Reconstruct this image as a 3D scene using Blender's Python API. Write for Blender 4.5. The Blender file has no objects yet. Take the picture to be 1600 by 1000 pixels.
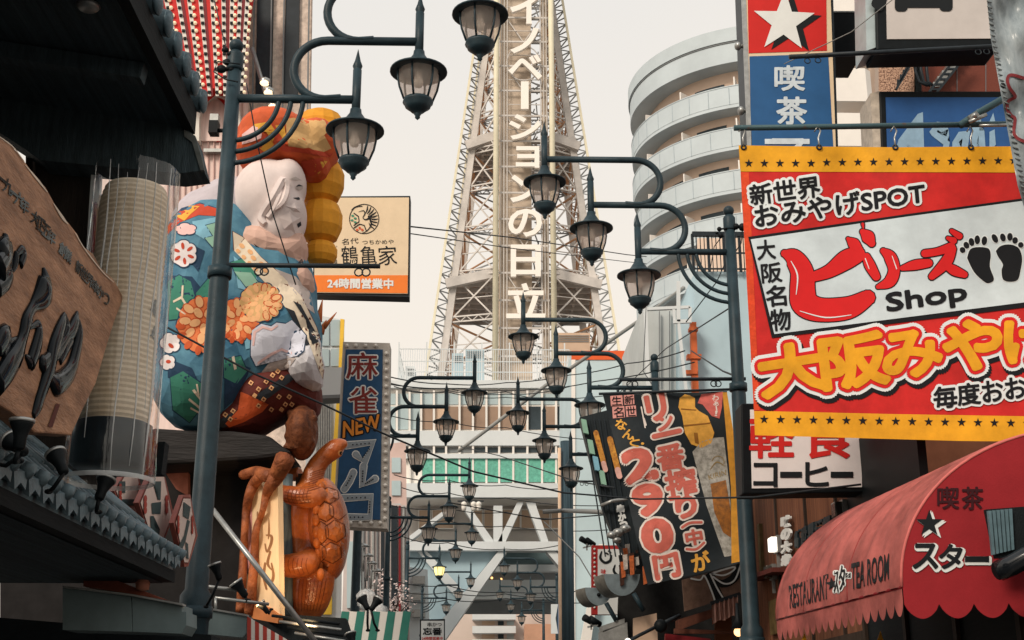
import bpy, bmesh, math, random
from mathutils import Vector, Matrix
from mathutils.bvhtree import BVHTree
random.seed(7)
R = math.radians
SC = bpy.context.scene
COL = SC.collection
# ---------------------------------------------------------------- camera
FPX = 1988.0
PITCH, YAW = R(17.45), math.atan(0.02303)
cd = bpy.data.cameras.new('camera'); cam = bpy.data.objects.new('camera', cd); COL.objects.link(cam)
cam.location = (0, 0, 1.6)
cam.rotation_euler = (math.pi / 2 + PITCH, 0, -YAW)
cd.sensor_width = 36.0; cd.lens = 36.0 * FPX / 1600.0
cd.clip_start = 0.05; cd.clip_end = 3000
SC.camera = cam
CAM = Vector((0, 0, 1.6))
CM = cam.rotation_euler.to_matrix()
# ---------------------------------------------------------------- sky and sun
SUN_EL, SUN_AZ = R(36), R(216)       # azimuth measured clockwise from +Y: behind the camera, to the left
w = bpy.data.worlds.new('World'); SC.world = w; w.use_nodes = True
nt = w.node_tree; nt.nodes.clear()
sky = nt.nodes.new('ShaderNodeTexSky'); sky.sky_type = 'NISHITA'; sky.sun_disc = False
sky.sun_elevation = SUN_EL; sky.sun_rotation = SUN_AZ; sky.dust_density = 5.0; sky.air_density = 1.0
mx = nt.nodes.new('ShaderNodeMixRGB'); mx.inputs[0].default_value = 0.9
mx.inputs[2].default_value = (8.0, 7.5, 6.85, 1)
tc = nt.nodes.new('ShaderNodeTexCoord'); nz = nt.nodes.new('ShaderNodeTexNoise')
nz.inputs['Scale'].default_value = 1.6; nz.inputs['Detail'].default_value = 3
cr = nt.nodes.new('ShaderNodeValToRGB')
e = cr.color_ramp.elements
e[0].position = 0.0; e[0].color = (8.8, 7.75, 6.5, 1); e[1].position = 0.8; e[1].color = (7.0, 7.1, 7.1, 1)
q_ = e.new(0.40); q_.color = (8.4, 7.7, 6.8, 1)
sx_ = nt.nodes.new('ShaderNodeSeparateXYZ'); nt.links.new(tc.outputs['Generated'], sx_.inputs[0])
ad = nt.nodes.new('ShaderNodeMath'); ad.operation = 'MULTIPLY_ADD'; ad.inputs[1].default_value = 0.34
nt.links.new(nz.outputs[0], ad.inputs[0]); sb = nt.nodes.new('ShaderNodeMath'); sb.operation = 'SUBTRACT'; sb.inputs[1].default_value = 0.17
nt.links.new(sx_.outputs['Z'], sb.inputs[0]); nt.links.new(sb.outputs[0], ad.inputs[2])
nt.links.new(tc.outputs['Generated'], nz.inputs['Vector']); nt.links.new(ad.outputs[0], cr.inputs[0])
nt.links.new(cr.outputs[0], mx.inputs[2]); nt.links.new(sky.outputs[0], mx.inputs[1])
bg = nt.nodes.new('ShaderNodeBackground'); bg.inputs[1].default_value = 0.109
ow = nt.nodes.new('ShaderNodeOutputWorld')
nt.links.new(mx.outputs[0], bg.inputs[0]); nt.links.new(bg.outputs[0], ow.inputs[0])
sd = bpy.data.lights.new('sun', 'SUN'); sd.energy = 2.3; sd.angle = R(16); sd.color = (1.0, 0.87, 0.73)
so = bpy.data.objects.new('sun', sd); COL.objects.link(so); so.location = (0, 0, 120)
sdir = Vector((math.sin(SUN_AZ) * math.cos(SUN_EL), math.cos(SUN_AZ) * math.cos(SUN_EL), math.sin(SUN_EL)))
so.rotation_euler = (-sdir).to_track_quat('-Z', 'Y').to_euler()
SC.view_settings.view_transform = 'Standard'; SC.view_settings.look = 'None'
SC.view_settings.exposure = 0.14; SC.view_settings.gamma = 1.0
SC.cycles.max_bounces = 6; SC.cycles.transparent_max_bounces = 12
SC.cycles.use_adaptive_sampling = True
try: SC.cycles.use_denoising = True
except Exception: pass
# ---------------------------------------------------------------- measuring helpers (photo pixel + real distance -> real point)
def D(px, py):
    return CM @ Vector(((px - 800) / FPX, (500 - py) / FPX, -1.0))
def W(px, py, Y):
    d = D(px, py); return CAM + d * (Y / d.y)
def WX(px, py, X):
    d = D(px, py); return CAM + d * (X / d.x)
def WZ(px, py, Z):
    d = D(px, py); return CAM + d * ((Z - CAM.z) / d.z)
def ppm(px, py, Y):                     # metres per photo pixel
    return (W(px + 1, py, Y) - W(px, py, Y)).length
class Flat:
    def __init__(s, p, n):
        s.p = Vector(p); s.n = Vector(n).normalized()
        if (CAM - s.p).dot(s.n) < 0: s.n = -s.n
    def pt(s, px, py, off=0.0):
        d = D(px, py); q = s.p + s.n * off
        return CAM + d * ((q - CAM).dot(s.n) / d.dot(s.n))
def FY(Y): return Flat((0, Y, 0), (0, -1, 0))
def FX(X): return Flat((X, 0, 0), (1, 0, 0))
def F3(a, b, c): return Flat(a, (b - a).cross(c - a))
class Wavy(Flat):
    def __init__(s, p, n, f): Flat.__init__(s, p, n); s.f = f
    def pt(s, px, py, off=0.0): return Flat.pt(s, px, py, off + s.f(px, py))
class Surf:
    def __init__(s, objs):
        vs, fs = [], []
        for o in objs:
            k = len(vs); mw = Matrix.Translation(wl(o))
            vs += [mw @ v.co for v in o.data.vertices]
            fs += [[i + k for i in p.vertices] for p in o.data.polygons]
        s.t = BVHTree.FromPolygons(vs, fs)
    def pt(s, px, py, off=0.0):
        d = D(px, py).normalized()
        h = s.t.ray_cast(CAM, d)
        if h[0] is None: return None
        return h[0] - d * off
# ---------------------------------------------------------------- object helpers
def wl(o):
    v = Vector(o.location)
    while o.parent: o = o.parent; v += Vector(o.location)
    return v
def tag(o, label=None, cat=None, group=None, kind=None):
    if label: o['label'] = label
    if cat: o['category'] = cat
    if group: o['group'] = group
    if kind: o['kind'] = kind
    return o
def thing(name, label, cat, loc, group=None):
    o = bpy.data.objects.new(name, None); COL.objects.link(o)
    o.location = loc; o.empty_display_size = 0.1
    return tag(o, label, cat, group)
def copy_tree(o, parent=None):
    c = o.copy(); COL.objects.link(c)
    if parent: c.parent = parent
    for ch in list(o.children): copy_tree(ch, c)
    return c
class MB:
    def __init__(s): s.v = []; s.f = []; s.sm = []
    def add(s, vs, fs, smooth=False):
        k = len(s.v); s.v += [Vector(v) for v in vs]
        s.f += [tuple(i + k for i in f) for f in fs]; s.sm += [smooth] * len(fs)
        return s
    def box(s, c, size, rot=None):
        c = Vector(c); x, y, z = [q / 2 for q in size]
        vs = [Vector((a * x, b * y, d * z)) for a in (-1, 1) for b in (-1, 1) for d in (-1, 1)]
        if rot is not None: vs = [rot @ v for v in vs]
        return s.add([v + c for v in vs], [(0, 1, 3, 2), (4, 6, 7, 5), (0, 4, 5, 1), (2, 3, 7, 6), (0, 2, 6, 4), (1, 5, 7, 3)])
    def bounds(s, a, b):
        a, b = Vector(a), Vector(b)
        return s.box((a + b) / 2, [abs(q) for q in (b - a)])
    def bar(s, p, q, w, h=None, up=(0, 0, 1)):
        p, q = Vector(p), Vector(q); h = h or w
        t = (q - p).normalized(); u = Vector(up)
        if abs(t.dot(u)) > 0.98: u = Vector((0, 1, 0))
        sx = t.cross(u).normalized(); sy = sx.cross(t)
        vs = [e + sx * (a * w / 2) + sy * (b * h / 2) for e in (p, q) for a, b in ((-1, -1), (1, -1), (1, 1), (-1, 1))]
        return s.add(vs, [(0, 1, 2, 3), (7, 6, 5, 4), (0, 4, 5, 1), (1, 5, 6, 2), (2, 6, 7, 3), (3, 7, 4, 0)])
    def tube(s, pts, r, n=8, cap=True, flat=None, smooth=True):
        pts = [Vector(p) for p in pts]; m = len(pts)
        rs = r if isinstance(r, (list, tuple)) else [r] * m
        vs = []; prev = None
        for i, p in enumerate(pts):
            t = (pts[min(i + 1, m - 1)] - pts[max(i - 1, 0)])
            t = t.normalized() if t.length > 1e-9 else Vector((0, 0, 1))
            if prev is None:
                u = Vector((0, 0, 1)) if abs(t.z) < 0.9 else Vector((1, 0, 0))
                if flat is not None: u = flat
                a = (u - t * u.dot(t)).normalized()
            else:
                a = (prev - t * prev.dot(t))
                if flat is not None: a = (flat - t * flat.dot(t))
                a = a.normalized()
            prev = a; b = t.cross(a)
            fl = 0.45 if flat is not None else 1.0
            for k in range(n):
                g = 2 * math.pi * k / n
                vs.append(p + a * (math.cos(g) * rs[i] * fl) + b * (math.sin(g) * rs[i]))
        fs = [(i * n + k, i * n + (k + 1) % n, (i + 1) * n + (k + 1) % n, (i + 1) * n + k) for i in range(m - 1) for k in range(n)]
        if cap: fs += [tuple(range(n - 1, -1, -1)), tuple((m - 1) * n + k for k in range(n))]
        return s.add(vs, fs, smooth)
    def lathe(s, prof, c=(0, 0, 0), n=20, axis=None, smooth=True, sx=1.0, sy=1.0):
        c = Vector(c); vs = []
        q = Vector((0, 0, 1)).rotation_difference(Vector(axis)).to_matrix() if axis is not None else None
        for r, z in prof:
            for k in range(n):
                g = 2 * math.pi * k / n
                v = Vector((r * sx * math.cos(g), r * sy * math.sin(g), z))
                vs.append((q @ v if q else v) + c)
        m = len(prof)
        fs = [(i * n + k, i * n + (k + 1) % n, (i + 1) * n + (k + 1) % n, (i + 1) * n + k) for i in range(m - 1) for k in range(n)]
        if prof[0][0] > 1e-5: fs.append(tuple(range(n - 1, -1, -1)))
        if prof[-1][0] > 1e-5: fs.append(tuple((m - 1) * n + k for k in range(n)))
        return s.add(vs, fs, smooth)
    def ball(s, c, r, n=10, m=7, sc=(1, 1, 1), rot=None, smooth=True):
        c = Vector(c); vs = []
        for i in range(m + 1):
            th = math.pi * i / m
            for k in range(n):
                g = 2 * math.pi * k / n
                v = Vector((math.sin(th) * math.cos(g) * r * sc[0], math.sin(th) * math.sin(g) * r * sc[1], math.cos(th) * r * sc[2]))
                vs.append((rot @ v if rot is not None else v) + c)
        fs = [(i * n + k, (i + 1) * n + k, (i + 1) * n + (k + 1) % n, i * n + (k + 1) % n) for i in range(m) for k in range(n)]
        return s.add(vs, fs, smooth)
    def prism(s, pts, dv):
        pts = [Vector(p) for p in pts]; n = len(pts); dv = Vector(dv)
        vs = pts + [p + dv for p in pts]
        fs = [tuple(range(n)), tuple(range(2 * n - 1, n - 1, -1))] + [(i, i + n, (i + 1) % n + n, (i + 1) % n) for i in range(n)]
        return s.add(vs, fs)
    def slab(s, surf, poly, th, off=0.0, lean=0.0):            # a board: outline as seen, front face on the surface, real thickness
        return s.prism([surf.pt(x, y, off) for x, y in poly], -surf.n * th + Vector((lean * th, 0, 0)))
    def build(s, name, mat, parent=None, bev=0.0):
        me = bpy.data.meshes.new(name)
        if parent is not None: o0 = wl(parent)
        else:
            xs = [v.x for v in s.v]; ys = [v.y for v in s.v]; zs = [v.z for v in s.v]
            o0 = Vector(((min(xs) + max(xs)) / 2, (min(ys) + max(ys)) / 2, min(zs)))
        me.from_pydata([v - o0 for v in s.v], [], s.f)
        me.polygons.foreach_set('use_smooth', s.sm)
        me.materials.append(mat); me.update()
        o = bpy.data.objects.new(name, me); COL.objects.link(o)
        if parent is not None: o.parent = parent
        else: o.location = o0
        if bev > 0:
            b = o.modifiers.new('bevel', 'BEVEL'); b.width = bev; b.segments = 2; b.limit_method = 'ANGLE'
        return o
def rect(x0, y0, x1, y1): return [(x0, y0), (x1, y0), (x1, y1), (x0, y1)]
def rot_rect(x0, y0, x1, y1, deg):
    cx, cy = (x0 + x1) / 2, (y0 + y1) / 2; c, sn = math.cos(R(deg)), math.sin(R(deg))
    return [(cx + (x - cx) * c - (y - cy) * sn, cy + (x - cx) * sn + (y - cy) * c) for x, y in rect(x0, y0, x1, y1)]
def circ(cx, cy, rx, ry=None, n=24, rot=0):
    ry = rx if ry is None else ry; c, sn = math.cos(R(rot)), math.sin(R(rot)); o = []
    for k in range(n):
        g = 2 * math.pi * k / n; x, y = rx * math.cos(g), ry * math.sin(g)
        o.append((cx + x * c - y * sn, cy + x * sn + y * c))
    return o
def star(cx, cy, r, k=0.39, rot=0):
    return [(cx + (r if i % 2 == 0 else r * k) * math.sin(R(36 * i + rot)), cy - (r if i % 2 == 0 else r * k) * math.cos(R(36 * i + rot))) for i in range(10)]
def blossom(cx, cy, r, n=5, depth=0.2, rot=0, sy=1.0):
    o = []
    for k in range(n * 8):
        g = 2 * math.pi * k / (n * 8)
        q = r * (1 - depth + depth * abs(math.sin(n * g / 2)) ** 0.6)
        o.append((cx + q * math.cos(g + R(rot)), cy + q * sy * math.sin(g + R(rot))))
    return o
def smooth_path(pts, k=6):
    o = []; n = len(pts)
    for i in range(n - 1):
        p0, p1, p2, p3 = pts[max(i - 1, 0)], pts[i], pts[i + 1], pts[min(i + 2, n - 1)]
        for j in range(k):
            t = j / k
            o.append(tuple(0.5 * ((2 * b) + (-a + c) * t + (2 * a - 5 * b + 4 * c - d) * t * t + (-a + 3 * b - 3 * c + d) * t ** 3) for a, b, c, d in zip(p0, p1, p2, p3)))
    o.append(tuple(pts[-1])); return o
_tess = {}
def fill(mb, surf, poly, off=0.004, step=None):      # a flat painted shape on a surface, cut small where the surface bends
    bm = bmesh.new()
    vs = [bm.verts.new((x, y, 0)) for x, y in poly]
    f = bm.faces.new(vs)
    bmesh.ops.triangulate(bm, faces=[f])
    if step:
        for _ in range(9):
            es = [e for e in bm.edges if (e.verts[0].co - e.verts[1].co).length > step]
            if not es: break
            bmesh.ops.subdivide_edges(bm, edges=es, cuts=1)
            bmesh.ops.triangulate(bm, faces=bm.faces[:])
    bm.verts.index_update()
    ps = [surf.pt(v.co.x, v.co.y, off) for v in bm.verts]
    idx = {}; out = []
    for i, p in enumerate(ps):
        if p is not None: idx[i] = len(out); out.append(p)
    fs = []
    for f in bm.faces:
        q = [v.index for v in f.verts]
        if all(i in idx for i in q):
            if step and max((out[idx[q[a]]] - out[idx[q[a - 1]]]).length for a in range(len(q))) > 0.35: continue
            fs.append(tuple(idx[i] for i in q))
    bm.free(); mb.add(out, fs); return mb
_k = [0]
def stroke(mb, surf, pts, ws, off=0.004, k=6, step=None):   # a brush stroke with its own width along the way
    _k[0] = (_k[0] + 1) % 12; off += _k[0] * 0.00025
    if not isinstance(ws, (list, tuple)): ws = [ws] * len(pts)
    q = smooth_path([(x, y, wd) for (x, y), wd in zip(pts, ws)], k)
    L, Rr = [], []
    n = len(q)
    for i, (x, y, wd) in enumerate(q):
        x0, y0 = q[max(i - 1, 0)][:2]; x1, y1 = q[min(i + 1, n - 1)][:2]
        l = math.hypot(x1 - x0, y1 - y0) or 1; nx, ny = -(y1 - y0) / l, (x1 - x0) / l
        L.append((x + nx * wd / 2, y + ny * wd / 2)); Rr.append((x - nx * wd / 2, y - ny * wd / 2))
    vs, fs = [], []
    for a, b in zip(L, Rr):
        pa, pb = surf.pt(*a, off), surf.pt(*b, off)
        if pa is None or pb is None: return mb
        vs += [pa, pb]
    fs = [(2 * i, 2 * i + 1, 2 * i + 3, 2 * i + 2) for i in range(n - 1)]
    for i in (0, n - 1):                               # round ends
        x, y, wd = q[i]
        c = [surf.pt(u, v, off + 0.00012) for u, v in circ(x, y, wd * 0.5, n=10)]
        if any(p is None for p in c): continue
        b = len(vs); vs += c; fs.append(tuple(range(b, b + 10)))
    mb.add(vs, fs); return mb
_gl = {}
def glyph(s, bold=0.0, sp=1.0):
    key = (s, bold, sp)
    if key not in _gl:
        c = bpy.data.curves.new('t', 'FONT'); c.body = s; c.offset = bold; c.resolution_u = 3; c.space_character = sp
        o = bpy.data.objects.new('t', c); COL.objects.link(o)
        dg = bpy.context.evaluated_depsgraph_get(); dg.update()
        m = bpy.data.meshes.new_from_object(o.evaluated_get(dg), depsgraph=dg)
        vs = [(v.co.x, v.co.y) for v in m.vertices]; fs = [tuple(p.vertices) for p in m.polygons]
        x0 = min(v[0] for v in vs); x1 = max(v[0] for v in vs); y0 = min(v[1] for v in vs); y1 = max(v[1] for v in vs)
        _gl[key] = ([((x - x0) / (x1 - x0), (y - y0) / (y1 - y0)) for x, y in vs], fs)
        bpy.data.objects.remove(o); bpy.data.curves.remove(c); bpy.data.meshes.remove(m)
    return _gl[key]
def text(mb, surf, s, q, off=0.004, bold=0.0, grow=0, n=12, shift=(0, 0), tilt=0, sp=1.0, th=0.0):
    if not isinstance(q[0], (tuple, list)): q = rot_rect(*q, tilt)
    tl, tr, br, bl = q
    if bold and not th and (grow or not s.isascii() or bold > .02):      # heavier letters: overlapping copies, each a hair in front of the last
        grow += bold * math.hypot(tl[0] - bl[0], tl[1] - bl[1]); bold = 0.0; n = max(n, 12)
    vs, fs = glyph(s, bold, sp)
    cps = [(0, 0)] + ([(grow * math.cos(2 * math.pi * k / n), grow * math.sin(2 * math.pi * k / n)) for k in range(n)] if grow else [])
    for k, (dx, dy) in enumerate(cps):
        out = []
        for u, v in vs:
            x = (tl[0] * (1 - u) + tr[0] * u) * v + (bl[0] * (1 - u) + br[0] * u) * (1 - v)
            y = (tl[1] * (1 - u) + tr[1] * u) * v + (bl[1] * (1 - u) + br[1] * u) * (1 - v)
            out.append(surf.pt(x + dx + shift[0], y + dy + shift[1], off + k * 0.00005))
        if any(p is None for p in out): continue
        mb.add(out, fs)
        if th:
            ed = {}
            for f in fs:
                for a, b in zip(f, f[1:] + f[:1]): ed[(a, b)] = ed.get((a, b), 0) + 1
            rim = [(a, b) for (a, b) in ed if (b, a) not in ed]
            ids = sorted({i for e in rim for i in e}); mp = {i: j for j, i in enumerate(ids)}
            m2 = len(ids)
            mb.add([out[i] for i in ids] + [out[i] - surf.n * th for i in ids], [(mp[a], mp[b], mp[b] + m2, mp[a] + m2) for a, b in rim])
    return mb
# ---------------------------------------------------------------- materials
_m = {}
def srgb(r, g, b):
    f = lambda c: (c / 255 / 12.92) if c <= 10 else ((c / 255 + 0.055) / 1.055) ** 2.4
    return (f(r), f(g), f(b), 1)
def mat(name, c, rough=0.6, metal=0.0, var=0.18, scale=6.0, bump=0.0, bscale=60.0, stretch=(1, 1, 1), c2=None, emit=0.0, spec=0.2, lo=0.35, hi=0.7):
    if name in _m: return _m[name]
    m = bpy.data.materials.new(name); m.use_nodes = True; t = m.node_tree; b = t.nodes['Principled BSDF']
    b.inputs['Roughness'].default_value = rough; b.inputs['Metallic'].default_value = metal
    b.inputs['Specular IOR Level'].default_value = spec
    co = t.nodes.new('ShaderNodeTexCoord'); mp = t.nodes.new('ShaderNodeMapping'); mp.inputs['Scale'].default_value = stretch
    t.links.new(co.outputs['Object'], mp.inputs[0])
    nz = t.nodes.new('ShaderNodeTexNoise'); nz.inputs['Scale'].default_value = scale; nz.inputs['Detail'].default_value = 6; nz.inputs['Roughness'].default_value = 0.65
    t.links.new(mp.outputs[0], nz.inputs['Vector'])
    rp = t.nodes.new('ShaderNodeValToRGB'); e = rp.color_ramp.elements
    e[0].position = lo; e[1].position = hi
    e[0].color = c2 if c2 else tuple(q * (1 - var) for q in c[:3]) + (1,)
    e[1].color = c if c2 else tuple(min(q * (1 + var * 0.4), 1) for q in c[:3]) + (1,)
    t.links.new(nz.outputs[0], rp.inputs[0]); t.links.new(rp.outputs[0], b.inputs['Base Color'])
    if emit:
        b.inputs['Emission Color'].default_value = c; b.inputs['Emission Strength'].default_value = emit
    if bump:
        n2 = t.nodes.new('ShaderNodeTexNoise'); n2.inputs['Scale'].default_value = bscale; n2.inputs['Detail'].default_value = 4
        t.links.new(mp.outputs[0], n2.inputs['Vector'])
        bp = t.nodes.new('ShaderNodeBump'); bp.inputs['Strength'].default_value = bump; bp.inputs['Distance'].default_value = 0.02
        t.links.new(n2.outputs[0], bp.inputs['Height']); t.links.new(bp.outputs[0], b.inputs['Normal'])
    _m[name] = m; return m
def clear(name, tint, fac, rough=0.08, col=(0.8, 0.8, 0.8, 1), bump=0.0, emit=0.0, through=0.0, rim=0.0):   # thin see-through sheet or frosted glass
    if name in _m: return _m[name]
    m = mat(name, col, rough, var=0.25, scale=4, bump=bump, bscale=9, stretch=(1, 1, 0.25), emit=emit); t = m.node_tree
    tr = t.nodes.new('ShaderNodeBsdfTransparent'); tr.inputs[0].default_value = tint
    ms = t.nodes.new('ShaderNodeMixShader'); out = t.nodes['Material Output']; b = t.nodes['Principled BSDF']
    ms.inputs[0].default_value = fac
    if rim:                                        # a curved sheet mirrors more towards its edges
        lw = t.nodes.new('ShaderNodeLayerWeight'); lw.inputs['Blend'].default_value = .5
        pw = t.nodes.new('ShaderNodeMath'); pw.operation = 'POWER'; pw.inputs[1].default_value = 2.6; ma = t.nodes.new('ShaderNodeMath'); ma.operation = 'MULTIPLY_ADD'
        ma.inputs[1].default_value = rim; ma.inputs[2].default_value = fac
        t.links.new(lw.outputs['Facing'], pw.inputs[0]); t.links.new(pw.outputs[0], ma.inputs[0]); t.links.new(ma.outputs[0], ms.inputs[0])
    if through:                                    # light passing through frosted glass
        tl = t.nodes.new('ShaderNodeBsdfTranslucent'); tl.inputs[0].default_value = col; m2 = t.nodes.new('ShaderNodeMixShader'); m2.inputs[0].default_value = through
        t.links.new(b.outputs[0], m2.inputs[1]); t.links.new(tl.outputs[0], m2.inputs[2])
        t.links.new(tr.outputs[0], ms.inputs[1]); t.links.new(m2.outputs[0], ms.inputs[2]); t.links.new(ms.outputs[0], out.inputs[0]); return m
    t.links.new(tr.outputs[0], ms.inputs[1]); t.links.new(b.outputs[0], ms.inputs[2]); t.links.new(ms.outputs[0], out.inputs[0])
    return m
IRON = mat('green_black_iron', srgb(42, 60, 68), 0.45, 0.0, 0.35, 5, bump=0.15, bscale=80)
IRON2 = mat('dark_iron', srgb(38, 46, 52), 0.45, 0.0, 0.3, 8)
BLACK = mat('black_paint', srgb(20, 25, 28), 0.5, 0, 0.3, 9, spec=.12)
INK = mat('black_ink', srgb(25, 29, 32), 0.7, 0, 0.1, 9)
WHITE = mat('white_paint', srgb(226, 222, 214), 0.6, 0, 0.08, 3)
WHITEB = mat('white_print', srgb(225, 228, 226), 0.6, 0, 0.06, 3)
SILVER = mat('dull_silver', srgb(170, 172, 170), 0.35, 0.6, 0.25, 10)
WIRE = mat('cable_rubber', srgb(34, 40, 44), 0.6, 0, 0.2, 30)
WIREW = mat('pale_cable', srgb(150, 152, 150), 0.5, 0, 0.2, 30)
RED = mat('sign_red', srgb(205, 42, 38), 0.6, 0, 0.1, 3)
GOLD = mat('sign_gold', srgb(236, 168, 36), 0.6, 0, 0.1, 3)
BLUE = mat('sign_blue', srgb(44, 92, 142), 0.55, 0, 0.12, 3)
CREAM = mat('cream_board', srgb(226, 204, 172), 0.6, 0, 0.08, 4)
ORANGE = mat('orange_print', srgb(238, 128, 52), 0.6, 0, 0.08, 4)
DARKWOOD = mat('dark_wood', srgb(60, 48, 40), 0.7, 0, 0.5, 5, bump=0.3, bscale=30, stretch=(1, 1, 0.08))
# ================================================================ THE SETTING
ASPH = mat('asphalt', (0.05, 0.05, 0.052, 1), 0.9, 0, 0.3, 3, bump=0.3)
g = MB(); g.add([(-900, -300, 0), (900, -300, 0), (900, 1500, 0), (-900, 1500, 0)], [(0, 1, 2, 3)]); tag(g.build('ground', mat('paving', (0.16, 0.15, 0.14, 1), 0.9, 0, 0.25, 2)), kind='structure')
g = MB(); g.add([(-2.0, -30, 0.004), (2.6, -30, 0.004), (2.6, 110, 0.004), (-2.0, 110, 0.004)], [(0, 1, 2, 3)]); tag(g.build('road', ASPH), kind='structure')
# ---------------------------------------------------------------- street lamps (one prototype, copied)
GLASS = clear('smoked_lamp_glass', (0.97, 0.92, 0.89, 1), 0.42, 0.22, srgb(250, 240, 232), through=.8)
GLASSLIT = mat('lit_lamp_glass', srgb(255, 232, 150), 0.4, emit=1.3)
BULB = mat('lamp_bulb', srgb(236, 232, 224), 0.3)
LAMPH = 7.58
def make_lamp():
    t = thing('street_lamp', '', 'street lamp', (0, 0, 0), 'three armed street lamps lining both sides')
    m = MB()
    m.lathe([(0.15, 0), (0.15, 0.5), (0.125, 0.56), (0.115, 2.35), (0.128, 2.38), (0.128, 2.55), (0.094, 2.6), (0.084, 5.2), (0.078, 5.28), (0.074, 5.4), (0.062, 7.36)], n=20)
    m.lathe([(0.068, 7.26), (0.074, 7.28), (0.074, 7.42), (0.062, 7.44), (0.045, 7.46)], n=20); m.ball((0, 0, 7.515), 0.066, 16, 10)
    for z, q in ((2.42, .118), (5.3, .082)): m.lathe([(q, z - 0.045), (q + .022, z - 0.045), (q + .022, z + 0.045), (q, z + 0.045)], n=20)
    m.build('post', IRON, t)
    hs = (LAMPH - 0.6, LAMPH, LAMPH + 0.6); xs = (1.12, 1.68, 2.24); r = 0.04
    a = MB(); a.tube([(0, 0, hs[0]), (xs[0] - 0.03, 0, hs[0])], r, 10); a.build('arm', IRON, t)
    for i, xc in ((1, 0.84), (2, 1.12)):
        p = [(xc, 0, hs[i - 1])]
        for k in range(1, 16):
            q = math.pi * k / 16; p.append((xc - 0.3 * math.sin(q), 0, hs[i] - 0.3 - 0.3 * math.cos(q)))
        p = [(xc + 0.14, 0, hs[i - 1] + 0.012)] + p + [(xc, 0, hs[i]), (xs[i] - 0.03, 0, hs[i])]
        a = MB(); a.tube(p, r, 10); a.build('arm', IRON, t)
    for rr in (0.42, 0.53, 0.64):
        a = MB(); a.tube([(rr * math.cos(math.pi / 2 * k / 14), 0, hs[0] - rr * math.sin(math.pi / 2 * k / 14)) for k in range(15)], 0.024, 8); a.build('brace', IRON, t)
    for x, h in zip(xs, hs):
        l = MB()
        l.lathe([(0.04, h - 0.2), (0.04, h + 0.3), (0.036, h + 0.3), (0.036, h + 0.31), (0.046, h + 0.34), (0.036, h + 0.37), (0.028, h + 0.39), (0.0, h + 0.52)], (x, 0, 0), 12)
        l.lathe([(0.05, h - 0.1), (0.055, h - 0.14), (0.075, h - 0.17), (0.11, h - 0.225), (0.15, h - 0.255), (0.262, h - 0.30), (0.264, h - 0.315), (0.25, h - 0.318), (0.17, h - 0.30), (0.0, h - 0.29)], (x, 0, 0), 28)
        l.lathe([(0.0, h - 0.59), (0.133, h - 0.595), (0.14, h - 0.625), (0.115, h - 0.65), (0.118, h - 0.665), (0.085, h - 0.69), (0.06, h - 0.715), (0.03, h - 0.725), (0.034, h - 0.74), (0.022, h - 0.755), (0.024, h - 0.775), (0.0, h - 0.80)], (x, 0, 0), 18)
        for k in range(6):
            g_ = math.pi / 3 * k + 0.26; c, s_ = math.cos(g_), math.sin(g_)
            l.tube([(x + c * q, s_ * q, h + z) for q, z in ((0.19, -0.305), (0.192, -0.39), (0.176, -0.48), (0.132, -0.60))], 0.011, 5)
        L = l.build('lantern', IRON, t)
        gl = MB(); gl.lathe([(0.182, h - 0.315), (0.185, h - 0.39), (0.169, h - 0.48), (0.126, h - 0.595)], (x, 0, 0), 24)
        gl.f = gl.f[:-2]; gl.sm = gl.sm[:-2]
        gl.build('glass_globe', GLASS, L)
        b = MB(); b.lathe([(0.03, h - 0.31), (0.03, h - 0.36), (0.05, h - 0.41), (0.035, h - 0.46), (0, h - 0.475)], (x, 0, 0), 12); b.build('bulb', BULB, L)
    return t
LP = make_lamp()
LAMPS = [('L', 370, 62, 'nearest grey green street lamp on the left, in front of the seated statue'),
         ('L', 566, 635, 'street lamp standing in front of the blue mahjong sign'),
         ('L', 608, 775, 'street lamp beside the bottom corner of the blue mahjong sign'),
         ('L', 637, 845, 'left street lamp whose lowest lantern is lit yellow'),
         ('L', 660, 914, 'small distant left street lamp rising behind the little white shop sign'),
         ('R', 1138, 322, 'nearest right street lamp beside the edge of the big red banner'),
         ('R', 1022, 553, 'right street lamp rising from behind the black price banner'),
         ('R', 973, 667, 'right street lamp hidden behind the black price banner with its lanterns showing to the left'),
         ('R', 870, 895, 'small distant right street lamp beside the dark utility pole under the arch'),
         ('R', 849, 935, 'smallest street lamp seen low through the arch, left of the dark utility pole')]
LOC = []
for i, (s, px, py, lb) in enumerate(LAMPS):
    o = LP if i == 0 else copy_tree(LP)
    p = WZ(px, py, LAMPH); LOC.append(p)
    o.location = (p.x, p.y, 0); o['label'] = lb
    if s == 'R': o.rotation_euler.z = math.pi
    if i == 3:
        la = [c for c in o.children if c.name.startswith('lantern')]
        la.sort(key=lambda c: min(v.co.z for v in c.data.vertices))
        for c in la[0].children:
            c.data = c.data.copy(); c.data.materials[0] = GLASSLIT
        la[0]['label'] = 'lantern lit yellow'
Y1, YR1 = LOC[0].y, LOC[5].y
def rods(name, lb, p, q, r, rings):
    t = thing(name, lb, 'banner rod', p, 'banner rods on the lamp posts')
    m = MB(); m.tube([p, q], r, 8); m.build('rod', IRON2, t)
    for f in rings:
        c = Vector(p).lerp(Vector(q), f) - Vector((0, 0, r + 0.035)); m = MB()
        m.tube([c + Vector((0.035 * math.cos(a), 0, 0.035 * math.sin(a))) for a in [math.pi * k / 6 for k in range(13)]], 0.007, 5, cap=False); m.build('ring', IRON2, t)
    return t
rods('banner_rod', 'horizontal banner rod on the left lamp post crossing in front of the statue', W(338, 414, Y1 - 0.02), W(594, 416, Y1 - 0.02), 0.022, (0.26, 0.295, 0.87, 0.915))
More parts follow.
